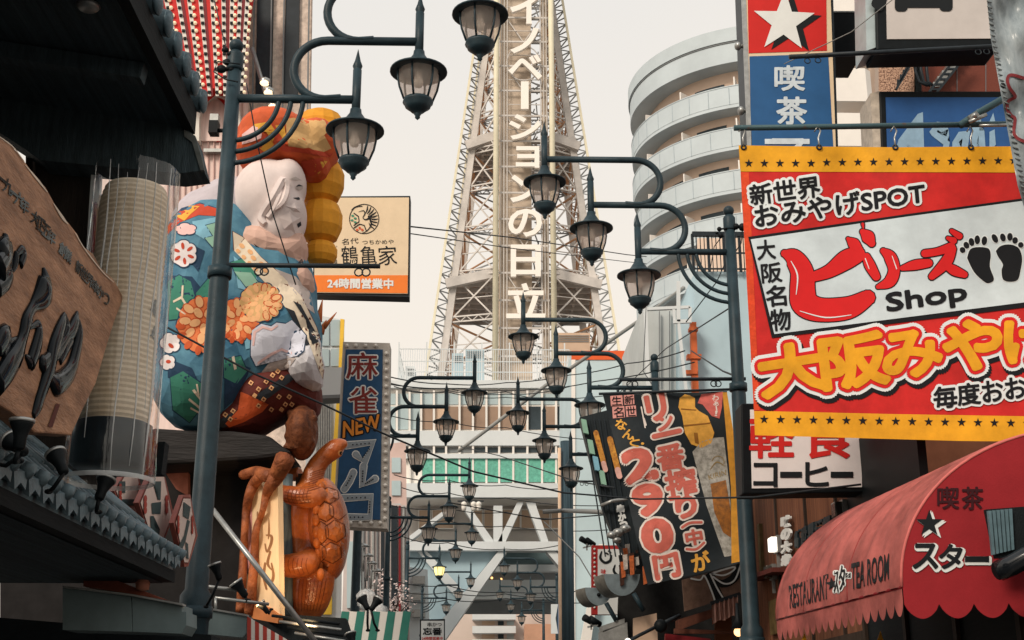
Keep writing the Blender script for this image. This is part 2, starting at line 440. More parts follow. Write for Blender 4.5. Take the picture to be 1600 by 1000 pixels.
rods('banner_rod', 'horizontal banner rod on the right lamp post above the black price banner', W(1165, 592, YR1), W(968, 593, YR1), 0.022, (0.22, 0.255, 0.88, 0.92))
rods('banner_rod', 'short banner rod on a far right lamp post left of the black price banner', W(975, 752, LOC[7].y), W(900, 752, LOC[7].y), 0.02, (0.78, 0.88))
# ---------------------------------------------------------------- lattice tower
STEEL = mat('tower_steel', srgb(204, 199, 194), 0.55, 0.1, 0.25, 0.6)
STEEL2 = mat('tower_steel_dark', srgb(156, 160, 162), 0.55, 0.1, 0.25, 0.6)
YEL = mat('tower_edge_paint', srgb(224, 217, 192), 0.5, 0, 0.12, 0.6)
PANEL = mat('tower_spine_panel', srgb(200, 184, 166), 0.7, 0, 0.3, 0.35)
WARM = mat('tower_sunlit_steel', srgb(204, 156, 118), 0.6, 0, 0.2, 0.5)  # warm sunlight put into the colour of the side lattices
LETW = mat('tower_letter_white', srgb(242, 236, 228), 0.5, 0, 0.02, 1)
cx = W(819, 400, 100).x; YC = 107.6
def hw(z): return 7.75 - 0.1128 * (z - 30.8)
TW = thing('lattice_tower', 'tall steel lattice tower with a white lettered spine rising beyond the end of the street', 'tower', (cx, YC, 0))
def cor(sx, sy, z, inn=0.0): q = hw(z) - inn; return Vector((cx + sx * q, YC + sy * q, z))
ZL = [z for z in (12, 18, 24, 29, 33.2, 37.4, 41.6, 45.6, 49.4, 53, 56.4, 59.6, 62.6, 65.4, 68.2, 71, 74, 77, 80)]
for sx in (-1, 1):
    for sy in (-1, 1):
        m = MB(); m.bar(cor(sx, sy, 0, 1.3), cor(sx, sy, 80, 1.0), 0.6, 0.6); m.build('leg', STEEL, TW)
        m = MB(); m.bar(cor(sx, sy, 0), cor(sx, sy, 80, 0.1), 0.2, 0.2)
        z = 26.0; k = 0
        m2 = MB()
        while z < 79:
            a, b = cor(sx, sy, z, 0.1 if k % 2 else 1.0), cor(sx, sy, z + 0.75, 1.0 if k % 2 else 0.1)
            m2.bar(a, b, 0.09); m2.bar(cor(sx, sy, z, 0.1), cor(sx, sy, z, 1.0), 0.09); z += 0.75; k += 1
        m.build('edge_chord', YEL, TW); m2.build('leg_lacing', STEEL2, TW)
def truss(m, a, b, d, th=0.09):               # a latticed girder: two chords and zigzag lacing
    a, b = Vector(a), Vector(b); up = Vector((0, 0, d))
    m.bar(a, b, th * 1.3); m.bar(a + up, b + up, th * 1.3)
    n = max(2, int((b - a).length / (d * 1.1)))
    for i in range(n):
        p, q = a.lerp(b, i / n), a.lerp(b, (i + 1) / n)
        m.bar(p + (up if i % 2 else up * 0), q + (up * 0 if i % 2 else up), th * 0.7)
FR, SD, BK, RD = {-1: MB(), 1: MB()}, {-1: MB(), 1: MB()}, MB(), MB()
for i in range(3, len(ZL) - 1):
    z0, z1 = ZL[i], ZL[i + 1]; zm = (z0 + z1) / 2
    for sx in (-1, 1):
        a0, a1 = cor(sx, -1, z0, 1.2), cor(sx, -1, z1, 1.2)
        s0, s1 = Vector((cx + sx * 2.3, YC - hw(z0), z0)), Vector((cx + sx * 2.3, YC - hw(z1), z1))
        truss(FR[sx], a0, s0, 0.45); FR[sx].bar(a0, s1, 0.12); FR[sx].bar(s0, a1, 0.12)
        am, sm_ = a0.lerp(a1, 0.5), s0.lerp(s1, 0.5); FR[sx].bar(am, sm_, 0.07)
        b0, b1 = cor(sx, 1, z0, 1.2), cor(sx, 1, z1, 1.2)
        truss(SD[sx], a0, b0, 0.4); SD[sx].bar(a0, b1, 0.13); SD[sx].bar(b0, a1, 0.13)
        SD[sx].bar(a0, s0 + Vector((0, hw(z0), 0)), 0.14); SD[sx].bar(am, b0.lerp(b1, .5), 0.08)
        SD[sx].bar(b0, s0 + Vector((0, hw(z0), 0)), 0.12)
    p0, p1, q0, q1 = cor(-1, 1, z0, 1.2), cor(1, 1, z0, 1.2), cor(-1, 1, z1, 1.2), cor(1, 1, z1, 1.2)
    truss(BK, p0, p1, 0.4); BK.bar(p0, q1, 0.12); BK.bar(p1, q0, 0.12)
    for sx in (-1, 1):
        RD.bar(Vector((cx + sx * 2.4, YC - hw(z0) + 2, z0)), cor(sx, 1, z1, 2.2), 0.06); RD.bar(cor(sx, -1, z0, 1.6), cor(sx, 1, z1, 3.0), 0.06)
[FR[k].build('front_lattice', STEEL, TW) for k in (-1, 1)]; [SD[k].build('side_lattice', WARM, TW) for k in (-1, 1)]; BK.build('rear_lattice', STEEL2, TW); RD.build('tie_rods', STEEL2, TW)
for zp in (WZ(700, 440, 0) and [1.6 + 101.5 * (596 + .954 * v) / (1897 - .3 * v) for v in (62, 288)]):
    m = MB(); h = hw(zp) - 0.8
    for k in range(9):
        f = -1 + 2 * k / 8
        m.bar((cx + f * h, YC - h, zp + 0.3), (cx + f * h, YC + h, zp + 0.3), 0.22, 0.4); m.bar((cx - h, YC + f * h, zp + 0.1), (cx + h, YC + f * h, zp + 0.1), 0.22, 0.4)
    for sx in (-1, 1): m.bounds((cx + sx * 2.6, YC - h + .3, zp + 0.55), (cx + sx * h, YC + h, zp + 0.72))
    m.build('platform', STEEL, TW)
    for sx in (-1, 1):
        m = MB(); m.bar((cx + sx * 2.4, YC - h - .3, zp + .5), (cx + sx * (h + .3), YC - h - .3, zp - .5), 0.5, 0.8); m.build('platform_girder', STEEL, TW)
SY = 99.0
zs0, zs1 = 25.0, 82.0
m = MB(); m.bounds((cx - 2.0, SY + 1.0, zs0), (cx + 0.65, SY + 1.15, zs1)); m.bounds((cx + 1.55, SY + 1.0, zs0), (cx + 2.0, SY + 1.15, zs1)); m.bounds((cx - 2.1, SY + 1.15, zs0), (cx - 1.9, SY + 3.5, zs1)); m.bounds((cx + 1.9, SY + 1.15, zs0), (cx + 2.1, SY + 3.5, zs1)); m.build('spine_panel', PANEL, TW)
for sx in (-1, 1):
    m = MB(); m.tube([(cx + sx * 2.4, SY + 0.1, zs0), (cx + sx * 2.4, SY + 0.1, zs1)], 0.24, 12); m.build('edge_pipe', YEL, TW)
m, m2 = MB(), MB()
for x in (-1.98, -1.72, -1.45, 1.45, 1.72, 1.98): m.bar((cx + x, SY + 0.5, zs0), (cx + x, SY + 0.5, zs1), 0.08)
z = zs0; k = 0
rr = random.Random(3)
while z < zs1:
    m.bar((cx - 2.1, SY + 0.55, z), (cx + 2.1, SY + 0.55, z), 0.1, 0.16)
    m.bar((cx - 1.5, SY + 0.6, z + 1.1), (cx + 1.5, SY + 0.6, z + 1.1), 0.06)
    if k % 2 == 0:
        m.bar((cx - 1.5, SY + 0.7, z + 2.4), (cx, SY + 0.7, z), 0.09); m.bar((cx + 1.5, SY + 0.7, z + 2.4), (cx, SY + 0.7, z), 0.09)
    for _ in range(3):
        xx = rr.uniform(0.7, 1.4); m2.bar((cx + xx, SY + 1.6, z + rr.uniform(0, 2)), (cx + rr.uniform(0.6, 1.5), SY + 1.6, z + rr.uniform(0, 2.4)), 0.1)
    m2.bar((cx + .65, SY + 1.5, z + .4), (cx + 1.55, SY + 1.5, z + .4), .12)
    z += 2.4; k += 1
c0 = W(818, 96, SY)
m.tube([c0 + Vector((1.45 * math.cos(a), 0.3, 1.7 * math.sin(a))) for a in [2 * math.pi * q / 28 for q in range(29)]], 0.05, 5, cap=False)
m.build('spine_frame', STEEL, TW); m2.build('spine_machinery', STEEL2, TW)
TS = FY(SY)
for s, q in (('イ', (797, -14, 847, 37)), ('ノ', (797, 43, 842, 83)), ('ベ', (794, 85, 847, 124)), ('ー', None), ('シ', (795, 178, 845, 218)), ('ョ', (806, 228, 843, 262)),
             ('ン', (797, 273, 845, 316)), ('の', (794, 326, 847, 370)), ('日', (798, 382, 845, 432)), ('立', (791, 442, 852, 497))):
    m = MB()
    if q is None: m.slab(TS, rect(814, 127, 826, 170), 0.35)
    else: text(m, TS, s, q, off=0.0, bold=0.024, th=0.35)
    m.build('letter', LETW, TW)
# ---------------------------------------------------------------- white building at the foot of the tower
YB = 86.0; B = FY(YB)
WB = mat('pale_wall', srgb(236, 232, 226), 0.8, 0, 0.1, 0.4)
WB2 = mat('grey_white_cladding', srgb(212, 218, 220), 0.7, 0, 0.1, 0.3)
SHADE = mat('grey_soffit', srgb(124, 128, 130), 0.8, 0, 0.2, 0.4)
BLUEP = mat('blue_grey_cladding', srgb(168, 192, 202), 0.7, 0, 0.1, 0.3)
GLB = mat('pale_blue_glass', srgb(176, 194, 198), 0.2, 0, 0.15, 0.4)
BRN = mat('brown_blind', srgb(158, 134, 116), 0.6, 0, 0.2, 0.6)
DKG = mat('dark_glass', srgb(60, 72, 78), 0.15, 0, 0.4, 0.7)
NET = mat('green_netting', srgb(112, 186, 166), 0.8, 0, 0.3, 5.0)
PCH = mat('peach_blind', srgb(206, 178, 154), 0.6, 0, 0.15, 0.6)
BB = thing('tower_base_building', 'white building with window rows, green netting and braced legs below the tower', 'building', (cx, YB + 6, 0))
m = MB(); m.slab(B, [(596, 597), (930, 597), (930, 778), (596, 778)], 12); m.build('upper_wall', WB, BB)
m = MB(); m.slab(B, rect(592, 594, 934, 606), 12.6, 0.4); m.build('roof_edge', WB2, BB)
wx = [600, 620, 640, 658, 678, 697, 718, 739, 760, 780, 802, 824, 847, 869, 892, 912]
rr = random.Random(5)
for a, b in zip(wx, wx[1:]):
    for y0, y1, ms in ((615, 632, [GLB]), (635, 671, [GLB] if a < 655 else [BRN, BRN, DKG, BRN, PCH]), (699, 707, [DKG, SHADE])):
        m = MB(); m.slab(B, rect(a + 2, y0, b - 2, y1), 0.05, 0.06); m.build('window', rr.choice(ms), BB)
    if 655 <= a < 870:
        m = MB(); m.slab(B, rect(a + 1, 717, b - 1, 753), 0.06, 0.25); m.build('netting_panel', NET, BB)
        for _ in range(5):
            pass
m = MB()
for a in wx: m.slab(B, rect(a - 1.6, 610, a + 1.6, 760), 0.3, 0.3)
m.build('pillars', WB, BB)
m = MB(); m.slab(B, rect(596, 673, 930, 696), 0.3, 0.36); m.slab(B, rect(596, 709, 930, 716), 0.3, 0.42); m.build('spandrel_band', WB2, BB)
m = MB(); m.slab(B, rect(596, 755, 930, 777), 0.6, 0.6); m.build('lower_band', WB2, BB)
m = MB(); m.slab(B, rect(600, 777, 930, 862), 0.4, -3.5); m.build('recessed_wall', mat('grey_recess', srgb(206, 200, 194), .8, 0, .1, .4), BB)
B2 = FY(YB + 3.2)
for x0, x1 in ((655, 672), (676, 708), (735, 753), (757, 770), (786, 812), (815, 836), (840, 858), (862, 872)):
    m = MB(); m.slab(B2, rect(x0, 797, x1, 825), 0.1, 0.05); f = m.build('window', PCH, BB)
    m = MB()
    for r_ in ((x0 - 1, 795.5, x1 + 1, 797), (x0 - 1, 825, x1 + 1, 826.5), (x0 - 1.4, 797, x0, 825), (x1, 797, x1 + 1.4, 825)): m.slab(B2, rect(*r_), 0.15, 0.12)
    m.build('frame', WB, f)
m = MB(); m.slab(B, rect(600, 846, 930, 860), 1.2, 0.3); m.build('girder', WB2, BB)
for pl in ([(721, 790), (733, 790), (772, 846), (758, 846)], [(808, 785), (818, 785), (790, 846), (778, 846)], [(822, 785), (836, 785), (857, 846), (846, 846)], [(690, 800), (700, 800), (640, 846), (628, 846)], [(771, 790), (785, 790), (785, 846), (771, 846)]):
    m = MB(); m.slab(B, pl, 1.0, 0.15); m.build('brace', WB2, BB)
m = MB(); m.slab(B, [(780, 859.5), (792, 862), (694, 1002), (670, 1030), (640, 1030)], 1.4, 0.1); m.build('slanted_leg', WB2, BB)
m = MB(); m.slab(B, [(854, 862), (866, 859.5), (930, 925), (930, 950)], 1.4, 0.1); m.build('slanted_leg', WB2, BB)
m = MB(); m.slab(B, [(596, 861), (778, 861), (640, 1030), (596, 1030)], 0.4, -0.6); m.build('side_panel', BLUEP, BB)
m = MB(); m.slab(B, [(643, 850), (655, 848), (735, 935), (722, 945)], 0.5, -0.1); m.build('brace', WB2, BB)
m = MB(); m.slab(B, [(868, 861), (930, 861), (930, 1030), (905, 1030)], 0.4, -0.6); m.build('side_panel', BLUEP, BB)
# beams seen through the arch, each further back
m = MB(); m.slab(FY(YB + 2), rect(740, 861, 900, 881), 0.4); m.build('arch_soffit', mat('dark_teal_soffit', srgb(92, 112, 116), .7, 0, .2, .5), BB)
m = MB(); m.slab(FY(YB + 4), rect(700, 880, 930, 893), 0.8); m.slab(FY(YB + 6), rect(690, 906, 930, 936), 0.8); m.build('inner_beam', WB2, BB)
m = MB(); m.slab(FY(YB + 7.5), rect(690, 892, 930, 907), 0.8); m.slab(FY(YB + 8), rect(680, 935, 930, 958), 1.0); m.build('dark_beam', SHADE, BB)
for x, y in ((768.5, 903), (783, 905)):
    m = MB(); q = W(x, y, YB + 7.2); m.ball(q, 0.09, 8, 6); m.build('bulb', mat('warm_bulb', srgb(255, 190, 120), .4, emit=2.0), BB)
# roof terrace
t = thing('roof_railing', 'white metal railing round the roof terrace under the tower', 'railing', W(750, 596, YB + 0.6))
m = MB(); P0, P1 = W(622, 596, YB + 0.5), W(890, 596, YB + 0.5); top = W(622, 545, YB + 0.5).z
n = 74
for i in range(n + 1):
    x = P0.x + (P1.x - P0.x) * i / n; m.bar((x, P0.y, P0.z), (x, P0.y, top), 0.035)
for zz in (top, P0.z + (top - P0.z) * .62, P0.z + (top - P0.z) * .3): m.bar((P0.x, P0.y, zz), (P1.x, P0.y, zz), 0.06)
for i in range(0, n + 1, 12):
    x = P0.x + (P1.x - P0.x) * i / n; m.bar((x, P0.y, P0.z), (x, P0.y, top + .5), 0.09)
m.build('front_rail', WB2, t)
m = MB()
for i in range(24):
    y = P0.y + 0.3 * i
    for x in (P0.x, P1.x): m.bar((x, y, P0.z), (x, y, top), 0.03)
for x in (P0.x, P1.x): m.bar((x, P0.y, top), (x, P0.y + 7, top), 0.05); m.bar((x, P0.y, (top + P0.z) / 2), (x, P0.y + 7, (top + P0.z) / 2), 0.05)
m.build('side_rail', WB2, t)
for i, (x0, y0, x1, y1, lb) in enumerate(((634, 572, 648, 597, 'small grey cabinet at the left end of the roof terrace'), (706, 552, 724, 590, 'tall pale equipment box below the left tower leg'), (727, 545, 757, 594, 'wide grey plant room behind the roof railing left of the spine'), (868, 520, 922, 596, 'beige plant room on the roof right of the tower spine'))):
    t = thing('roof_cabinet', lb, 'plant room', W((x0 + x1) / 2, y1, YB + 5), 'equipment boxes on the white roof')
    m = MB(); m.slab(FY(YB + 4), rect(x0, y0, x1, y1 + 6), 2.0); m.build('housing', (WB2, BLUEP, BLUEP, PCH)[i], t)
    m = MB()
    for k in range(4): m.slab(FY(YB + 4), rect(x0 + 2, y0 + 4 + k * 3, x1 - 2, y0 + 5 + k * 3), 0.05, 0.06)
    m.build('louvre', SHADE, t)
# apartment block far behind the arch
t = thing('apartment_block', 'far apartment block with pale balconies seen under the arch', 'building', W(800, 1000, 130))
m = MB(); m.slab(FY(132), rect(690, 930, 960, 1110), 10); m.build('wall', mat('rose_grey_wall', srgb(206, 190, 180), .8, 0, .1, .3), t)
for y0 in (957, 978, 999):
    m = MB(); m.slab(FY(130), rect(738, y0, 806, y0 + 9), 0.3); m.slab(FY(130), rect(738, y0 + 9, 806, y0 + 11), 2.0); m.build('balcony', WB2, t)
    for x0, x1, mm in ((753, 773, PCH), (778, 787, DKG), (792, 803, GLB)):
        m = MB(); m.slab(FY(132), rect(x0, y0 + 12, x1, y0 + 20), 0.05, 0.06); m.build('window', mm, t)
m = MB(); m.slab(FY(128), rect(820, 975, 880, 1110), 3); m.build('brick_wing', mat('salmon_wall', srgb(206, 160, 134), .8, 0, .15, .5), t)
# ---------------------------------------------------------------- round apartment tower
APW = mat('apartment_parapet', srgb(190, 201, 206), 0.7, 0, 0.12, 0.35, bump=0.05)
API = mat('apartment_inner_wall', srgb(226, 200, 180), 0.8, 0, 0.1, 0.4)
YA = 76.0; ac = W(1190, 300, YA); RA = 8.3
AP = thing('round_apartment_tower', 'pale blue grey apartment tower with curved stacked balconies on the right', 'building', (ac.x, YA, 0))
def arc(mb, r0, r1, z0, z1, a0=150, a1=320, n=56):
    vs = []
    for k in range(n + 1):
        a = R(a0 + (a1 - a0) * k / n)
        for r_, z_ in ((r0, z0), (r0, z1), (r1, z1), (r1, z0)): vs.append((ac.x + r_ * math.cos(a), YA + r_ * math.sin(a), z_))
    fs = []
    for k in range(n):
        for j in range(4): fs.append((k * 4 + j, k * 4 + (j + 1) % 4, (k + 1) * 4 + (j + 1) % 4, (k + 1) * 4 + j))
    fs += [(0, 1, 2, 3), (n * 4 + 3, n * 4 + 2, n * 4 + 1, n * 4)]
    mb.add(vs, fs)
ztop = W(1155, 37, YA - RA).z
m = MB(); arc(m, RA + 0.15, RA - 6, ztop - 0.9, ztop); arc(m, RA + 0.05, RA - 6, ztop - 2.3, ztop - 1.0); m.build('roof_parapet', APW, AP)
m = MB(); arc(m, RA + 0.1, RA - .5, ztop - 1.0, ztop - 0.9); m.build('parapet_groove', SHADE, AP)
m = MB(); arc(m, RA - 1.15, RA - 6, 0, ztop - 2.3); m.build('inner_wall', API, AP)
z = ztop - 2.3; fl = 2.75
k = 0
while z > 6:
    m = MB(); arc(m, RA, RA - 0.18, z - fl + 0.0, z - fl + 1.18); arc(m, RA - 0.02, RA - 1.2, z - fl - 0.22, z - fl - 0.004); arc(m, RA + .03, RA - .2, z - fl + 1.18, z - fl + 1.24); m.build('balcony', APW, AP)
    m = MB()
    for a in range(156, 320, 9): c, s_ = math.cos(R(a)), math.sin(R(a)); m.bar((ac.x + (RA + .005) * c, YA + (RA + .005) * s_, z - fl), (ac.x + (RA + .005) * c, YA + (RA + .005) * s_, z - fl + 1.1), .035, .02)
    tag(m.build('panel_joints', mat('joint_grey', srgb(166, 180, 187), .8), AP), kind='stuff')
    if k in (0, 2, 3, 5):
        a = (262, 0, 236, 281, 0, 250)[k]; c, s_ = math.cos(R(a)), math.sin(R(a)); m = MB(); m.box((ac.x + (RA - .55) * c, YA + (RA - .55) * s_, z - fl + .95), (.9, .5, .7), Matrix.Rotation(R(a + 90), 3, 'Z')); m.build('air_conditioner', WB, AP)
    for a in (196, 222, 248, 274, 300):
        m = MB(); c, s_ = math.cos(R(a)), math.sin(R(a)); m.bar((ac.x + (RA - .3) * c, YA + (RA - .3) * s_, z - fl + 1.25), (ac.x + (RA - 1.2) * c, YA + (RA - 1.2) * s_, z - fl + 1.25), 0.08, 1.4); m.build('divider', WB, AP)
        if k < 7:
            w_ = MB(); vs = []
            for q in range(9):
                aa = R(a + 4 + q * 2); vs += [(ac.x + (RA - 1.11) * math.cos(aa), YA + (RA - 1.11) * math.sin(aa), z - fl + .2), (ac.x + (RA - 1.11) * math.cos(aa), YA + (RA - 1.11) * math.sin(aa), z - .75)]
            w_.add(vs, [(2 * q, 2 * q + 2, 2 * q + 3, 2 * q + 1) for q in range(8)]); w_.build('window', DKG, AP)
    z -= fl; k += 1
for a in (285,):
    m = MB(); m.tube([(ac.x + (RA - 1.3) * math.cos(R(a)), YA + (RA - 1.3) * math.sin(R(a)), 2), (ac.x + (RA - 1.3) * math.cos(R(a)), YA + (RA - 1.3) * math.sin(R(a)), ztop - 2.3)], 0.5, 12); m.build('column', API, AP)
# second wing with short balconies, right of the vertical sign
AW = thing('white_apartment_block', 'white apartment block with rounded balconies between the vertical sign and the brown granite building', 'building', W(1335, 400, 46))
m = MB(); m.slab(FY(47.5), [(1290, -60), (1366, -60), (1372, 1090), (1290, 1090)], 8, 0, .33); m.build('wall', API, AW)
for y0 in (-30, 30, 102, 172, 242, 312, 380):
    m = MB(); pl = FY(46); a = [pl.pt(1296, y0 + 4), pl.pt(1352, y0 + 10), pl.pt(1363, y0 + 14), pl.pt(1366, y0 + 20)]; zz = Vector((0, 0, W(1330, y0, 46).z - W(1330, y0 + 36, 46).z))
    fr = [Vector((p.x, 46 + d, p.z)) for p, d in zip(a, (0, 0, .25, 1.2))]
    base = a[3].z - zz.z
    for p, q in zip(fr, fr[1:]):
        m.add([(p.x, p.y, base), (q.x, q.y, base), (q.x, q.y, a[0].z), (p.x, p.y, a[0].z), (p.x, 47.6, base), (q.x, 47.6, base)], [(0, 1, 2, 3), (0, 1, 5, 4)])
    m.build('balcony', WB, AW)
# ---------------------------------------------------------------- buildings right of the arch
SB = thing('striped_blue_building', 'pale blue building with an orange stripe along its top', 'building', W(960, 1000, 62))
m = MB(); m.slab(FY(60), [(893, 548), (1008, 548), (1008, 1120), (893, 1120)], 10); m.build('wall', mat('ice_blue_wall', srgb(190, 210, 216), .7, 0, .08, .4), SB)
m = MB(); m.slab(FY(60), rect(893, 548, 1000, 562), 0.15, 0.05); m.build('stripe', mat('orange_red_paint', srgb(224, 98, 52), .6, 0, .1, .5), SB)
m = MB(); m.slab(FY(60), rect(893, 562, 899, 1120), 0.2, 0.06); m.build('corner_trim', WB, SB)
m = MB(); m.slab(FY(60), [(936, 850), (946, 850), (918, 1040), (900, 1040)], 0.3, 0.5); m.build('white_buttress', WB, SB)
UB = thing('blue_wall_building', 'plain pale blue wall building under a fenced roof terrace', 'building', W(1150, 1000, 44))
ICE2 = mat('blue_render', srgb(178, 202, 212), .75, 0, .1, .5, bump=.05)
m = MB(); m.slab(FY(42), [(1086, 424), (1330, 424), (1330, 1110), (1058, 1110), (1062, 486), (1084, 480)], 9); m.build('wall', ICE2, UB)
m = MB(); m.slab(FY(42), [(1000, 487), (1062, 484), (1060, 1110), (1002, 1110)], 6, -0.8); m.build('side_wall', mat('grey_metal_wall', srgb(186, 192, 192), .6, 0, .15, .5), UB)
m = MB()
for x in (1030, 1046, 1059): m.slab(FY(42), rect(x, 486, x + 1.2, 1000), 0.1, -0.6)
m.build('wall_seams', SHADE, UB)
t = thing('terrace_fence', 'dark railed terrace fence on top of the pale blue wall', 'railing', W(1120, 424, 41.8))
m = MB(); a, b = W(1084, 424, 41.8), W(1170, 424, 41.8); tp = W(1084, 366, 41.8).z
for k in range(15): x = a.x + (b.x - a.x) * k / 14; m.bar((x, a.y, a.z), (x, a.y, tp), 0.03 if k % 4 else 0.09)
for zz in (tp, a.z + .1, (tp + a.z) / 2): m.bar((a.x, a.y, zz), (b.x, a.y, zz), 0.05 if zz < tp else 0.16)
m.build('rail', IRON2, t)
m = MB(); m.slab(FY(43.5), rect(1090, 372, 1175, 426), 0.1); m.build('screen', API, t)
t = thing('steel_frame', 'light grey steel frame with brackets against the blue wall', 'steel frame', W(1040, 620, 41))
m = MB()
for p, q, w_ in (((1008, 478), (1014, 640), .12), ((1008, 483), (1078, 480), .1), ((1060, 440), (1060, 503), .12), ((1078, 480), (1078, 503), .1), ((1052, 503), (1080, 502), .12), ((1060, 503), (1072, 610), .1), ((1052, 480), (1054, 503), .08)): m.bar(W(*p, 41), W(*q, 41), w_)
m.build('members', WB2, t)
t = thing('orange_pipe', 'orange painted steel pipe fixed upright on the pale blue wall', 'pipe', W(1086, 615, 41.6))
m = MB(); m.slab(FY(41.6), [(1079, 503), (1088, 503), (1093, 640), (1083, 640)], 0.25, 0.1); m.slab(FY(41.6), rect(1077, 511, 1091, 516), .3, .16); m.slab(FY(41.6), rect(1074, 553, 1096, 560), .3, .16); m.slab(FY(41.6), rect(1072, 578, 1090, 584), .3, .16)
m.build('pipe', mat('orange_steel', srgb(206, 106, 62), .5, 0, .25, 3), t)
t = thing('utility_pole', 'wide dark weathered utility pole with a cream pipe along its left side', 'utility pole', W(886, 1100, 34))
m = MB(); a, b = W(888, 1110, 34), W(885, 690, 34); m.tube([(a.x, 34, 0), (b.x, 34, b.z)], [0.18, 0.165], 14); m.build('pole', mat('weathered_pole', srgb(64, 84, 94), .8, 0, .5, 6, bump=.3, stretch=(3, 3, .12)), t)
m = MB(); a = W(875, 1110, 33.8); b = W(874, 700, 33.8); m.tube([(a.x, 33.8, 0), (b.x, 33.8, b.z)], .045, 8); m.build('cream_pipe', mat('cream_plastic', srgb(226, 196, 168), .5, 0, .15, 3), t)
# ================================================================ LEFT SIDE
# ---- buildings
PINK = mat('pink_corrugated', srgb(238, 214, 206), 0.6, 0, 0.18, 2.5, stretch=(6, 6, 0.15))
t = thing('pink_building', 'pink corrugated building behind the statue, with a white arch on its wall', 'building', W(300, 1000, 18.5))
m = MB(); m.slab(FY(18.4), [(120, -120), (392, -120), (376, 1110), (60, 1110)], 6, 0, -.24); m.build('wall', PINK, t)
m = MB()
for k in range(14):
    x = 262 + k * 9; m.slab(FY(18.4), [(x, 150), (x + 1.3, 150), (x - 1, 420), (x - 2.3, 420)], 0.03, 0.035)
m.build('wall_ribs', mat('pink_rib', srgb(206, 172, 164), .6, 0, .15, 3), t)
ar = [(300, 220)] + [(338 - 37 * math.cos(math.pi * k / 14), 190 - 56 * math.sin(math.pi * k / 14)) for k in range(15)] + [(376, 220)]
ari = [(366, 220)] + [(338 + 27 * math.cos(math.pi * k / 14), 192 - 44 * math.sin(math.pi * k / 14)) for k in range(15)] + [(311, 220)]
m = MB(); F_ = FY(18.4)
for k in range(len(ar) - 1):
    j = len(ari) - 1 - k
    m.prism([F_.pt(*ar[k], .2), F_.pt(*ar[k + 1], .2), F_.pt(*ari[j - 1], .2), F_.pt(*ari[j], .2)], (0, .2, 0))
m.build('arch', WHITE, t)
m = MB(); m.slab(F_, ari, .05, .06); m.build('arch_panel', PINK, t)
m = MB(); stroke(m, F_, [(332, 148), (348, 156), (362, 176), (368, 198)], [3, 7, 8, 4], .09); m.build('arch_trim', RED, t)
m = MB(); m.slab(F_, rect(318, 232, 400, 237), .1, .12); m.build('ledge', SILVER, t)
m = MB(); m.slab(F_, rect(338, 213, 372, 221), .03, .05); m.build('red_plate', RED, t)
# the red neon wall with rows of bulbs
DR = mat('dark_red_paint', srgb(120, 30, 36), .5, 0, .15, 3)
t = thing('red_bulb_sign', 'red and white striped sign wall studded with rows of round bulbs', 'sign', W(320, 155, 17.9))
P_ = FY(17.9)
m = MB(); m.slab(P_, [(222, -40), (396, -40), (373, 118), (366, 152), (348, 138), (330, 138), (314, 152), (300, 156), (280, 130)], .25); m.build('backing', RED, t)
tx = [232, 247, 268, 287, 306, 326, 345, 360, 373, 386]; bx = [282, 291, 302, 312, 325, 337, 349, 357, 366, 374]
for i in range(len(tx)):
    for j, (o, w_) in enumerate(((0, 7),)):
        m = MB(); fill(m, P_, [(tx[i], -40), (tx[i] + 7, -40), (bx[i] + 5, 150), (bx[i], 150)], .006); m.build('white_stripe', WHITE, t)
    if i % 2 == 0:
        m = MB(); fill(m, P_, [(tx[i] + 7, -40), (tx[i] + 13, -40), (bx[i] + 8, 150), (bx[i] + 5, 150)], .005); m.build('dark_stripe', DR, t)
BL2 = mat('sign_bulb', srgb(250, 226, 190), .3, emit=.35)
sq = MB(); n_b = 0
for i in range(1, len(tx)):
    for k in range(15):
        f = (k + .5) / 15.0; y = -30 + 180 * f; f2 = (y + 40) / 190
        x = (tx[i] + 3.5) * (1 - f2) + (bx[i] + 2.5) * f2
        if i % 2 and n_b < 98:
            m = MB(); m.ball(P_.pt(x + 5, y, .02), .034 - .005 * f, 8, 5); m.build('bulb', BL2, t); n_b += 1
        if y > 145: continue
        sq.box(P_.pt(x, y, .02), (.045, .03, .04))
tag(sq.build('bulb_sockets', BLACK, t), kind='stuff')
# cream building with dark vertical pipes
CRW = mat('pebbled_cream_wall', srgb(224, 206, 192), .85, 0, .35, 9, bump=.25, bscale=40)
t = thing('pebbled_cream_building', 'pebbled cream building with two dark vertical bands behind the nearest left lamp', 'building', W(440, 1000, 18.7))
m = MB(); m.slab(FY(18.7), [(330, -160), (491, -160), (486, 150), (478, 700), (470, 1110), (300, 1110)], 6, 0, -.2); m.build('wall', CRW, t)
for a, b in ((405, 430), (449, 471)):
    m = MB(); m.slab(FY(18.7), [(a, -160), (b, -160), (b - 6, 150), (a - 6, 150)], .06, .06); m.build('dark_band', IRON2, t)
for a in (398, 425.5, 445, 484):
    m = MB(); m.slab(FY(18.7), [(a, -160), (a + 2, -160), (a - 3, 180), (a - 5, 180)], .05, .1); m.build('seam', SHADE, t)
LIT = mat('lit_warm_bulb', srgb(255, 226, 180), .4, emit=1.6)
t = thing('spotlight_row', 'pole with three lit lamps in front of the pebbled cream wall', 'lamp', W(412, 150, 18.3))
m = MB(); m.tube([W(394, 75, 18.3), W(416, 150, 18.3), W(432, 195, 18.3)], .035, 6); m.build('pole', SILVER, t)
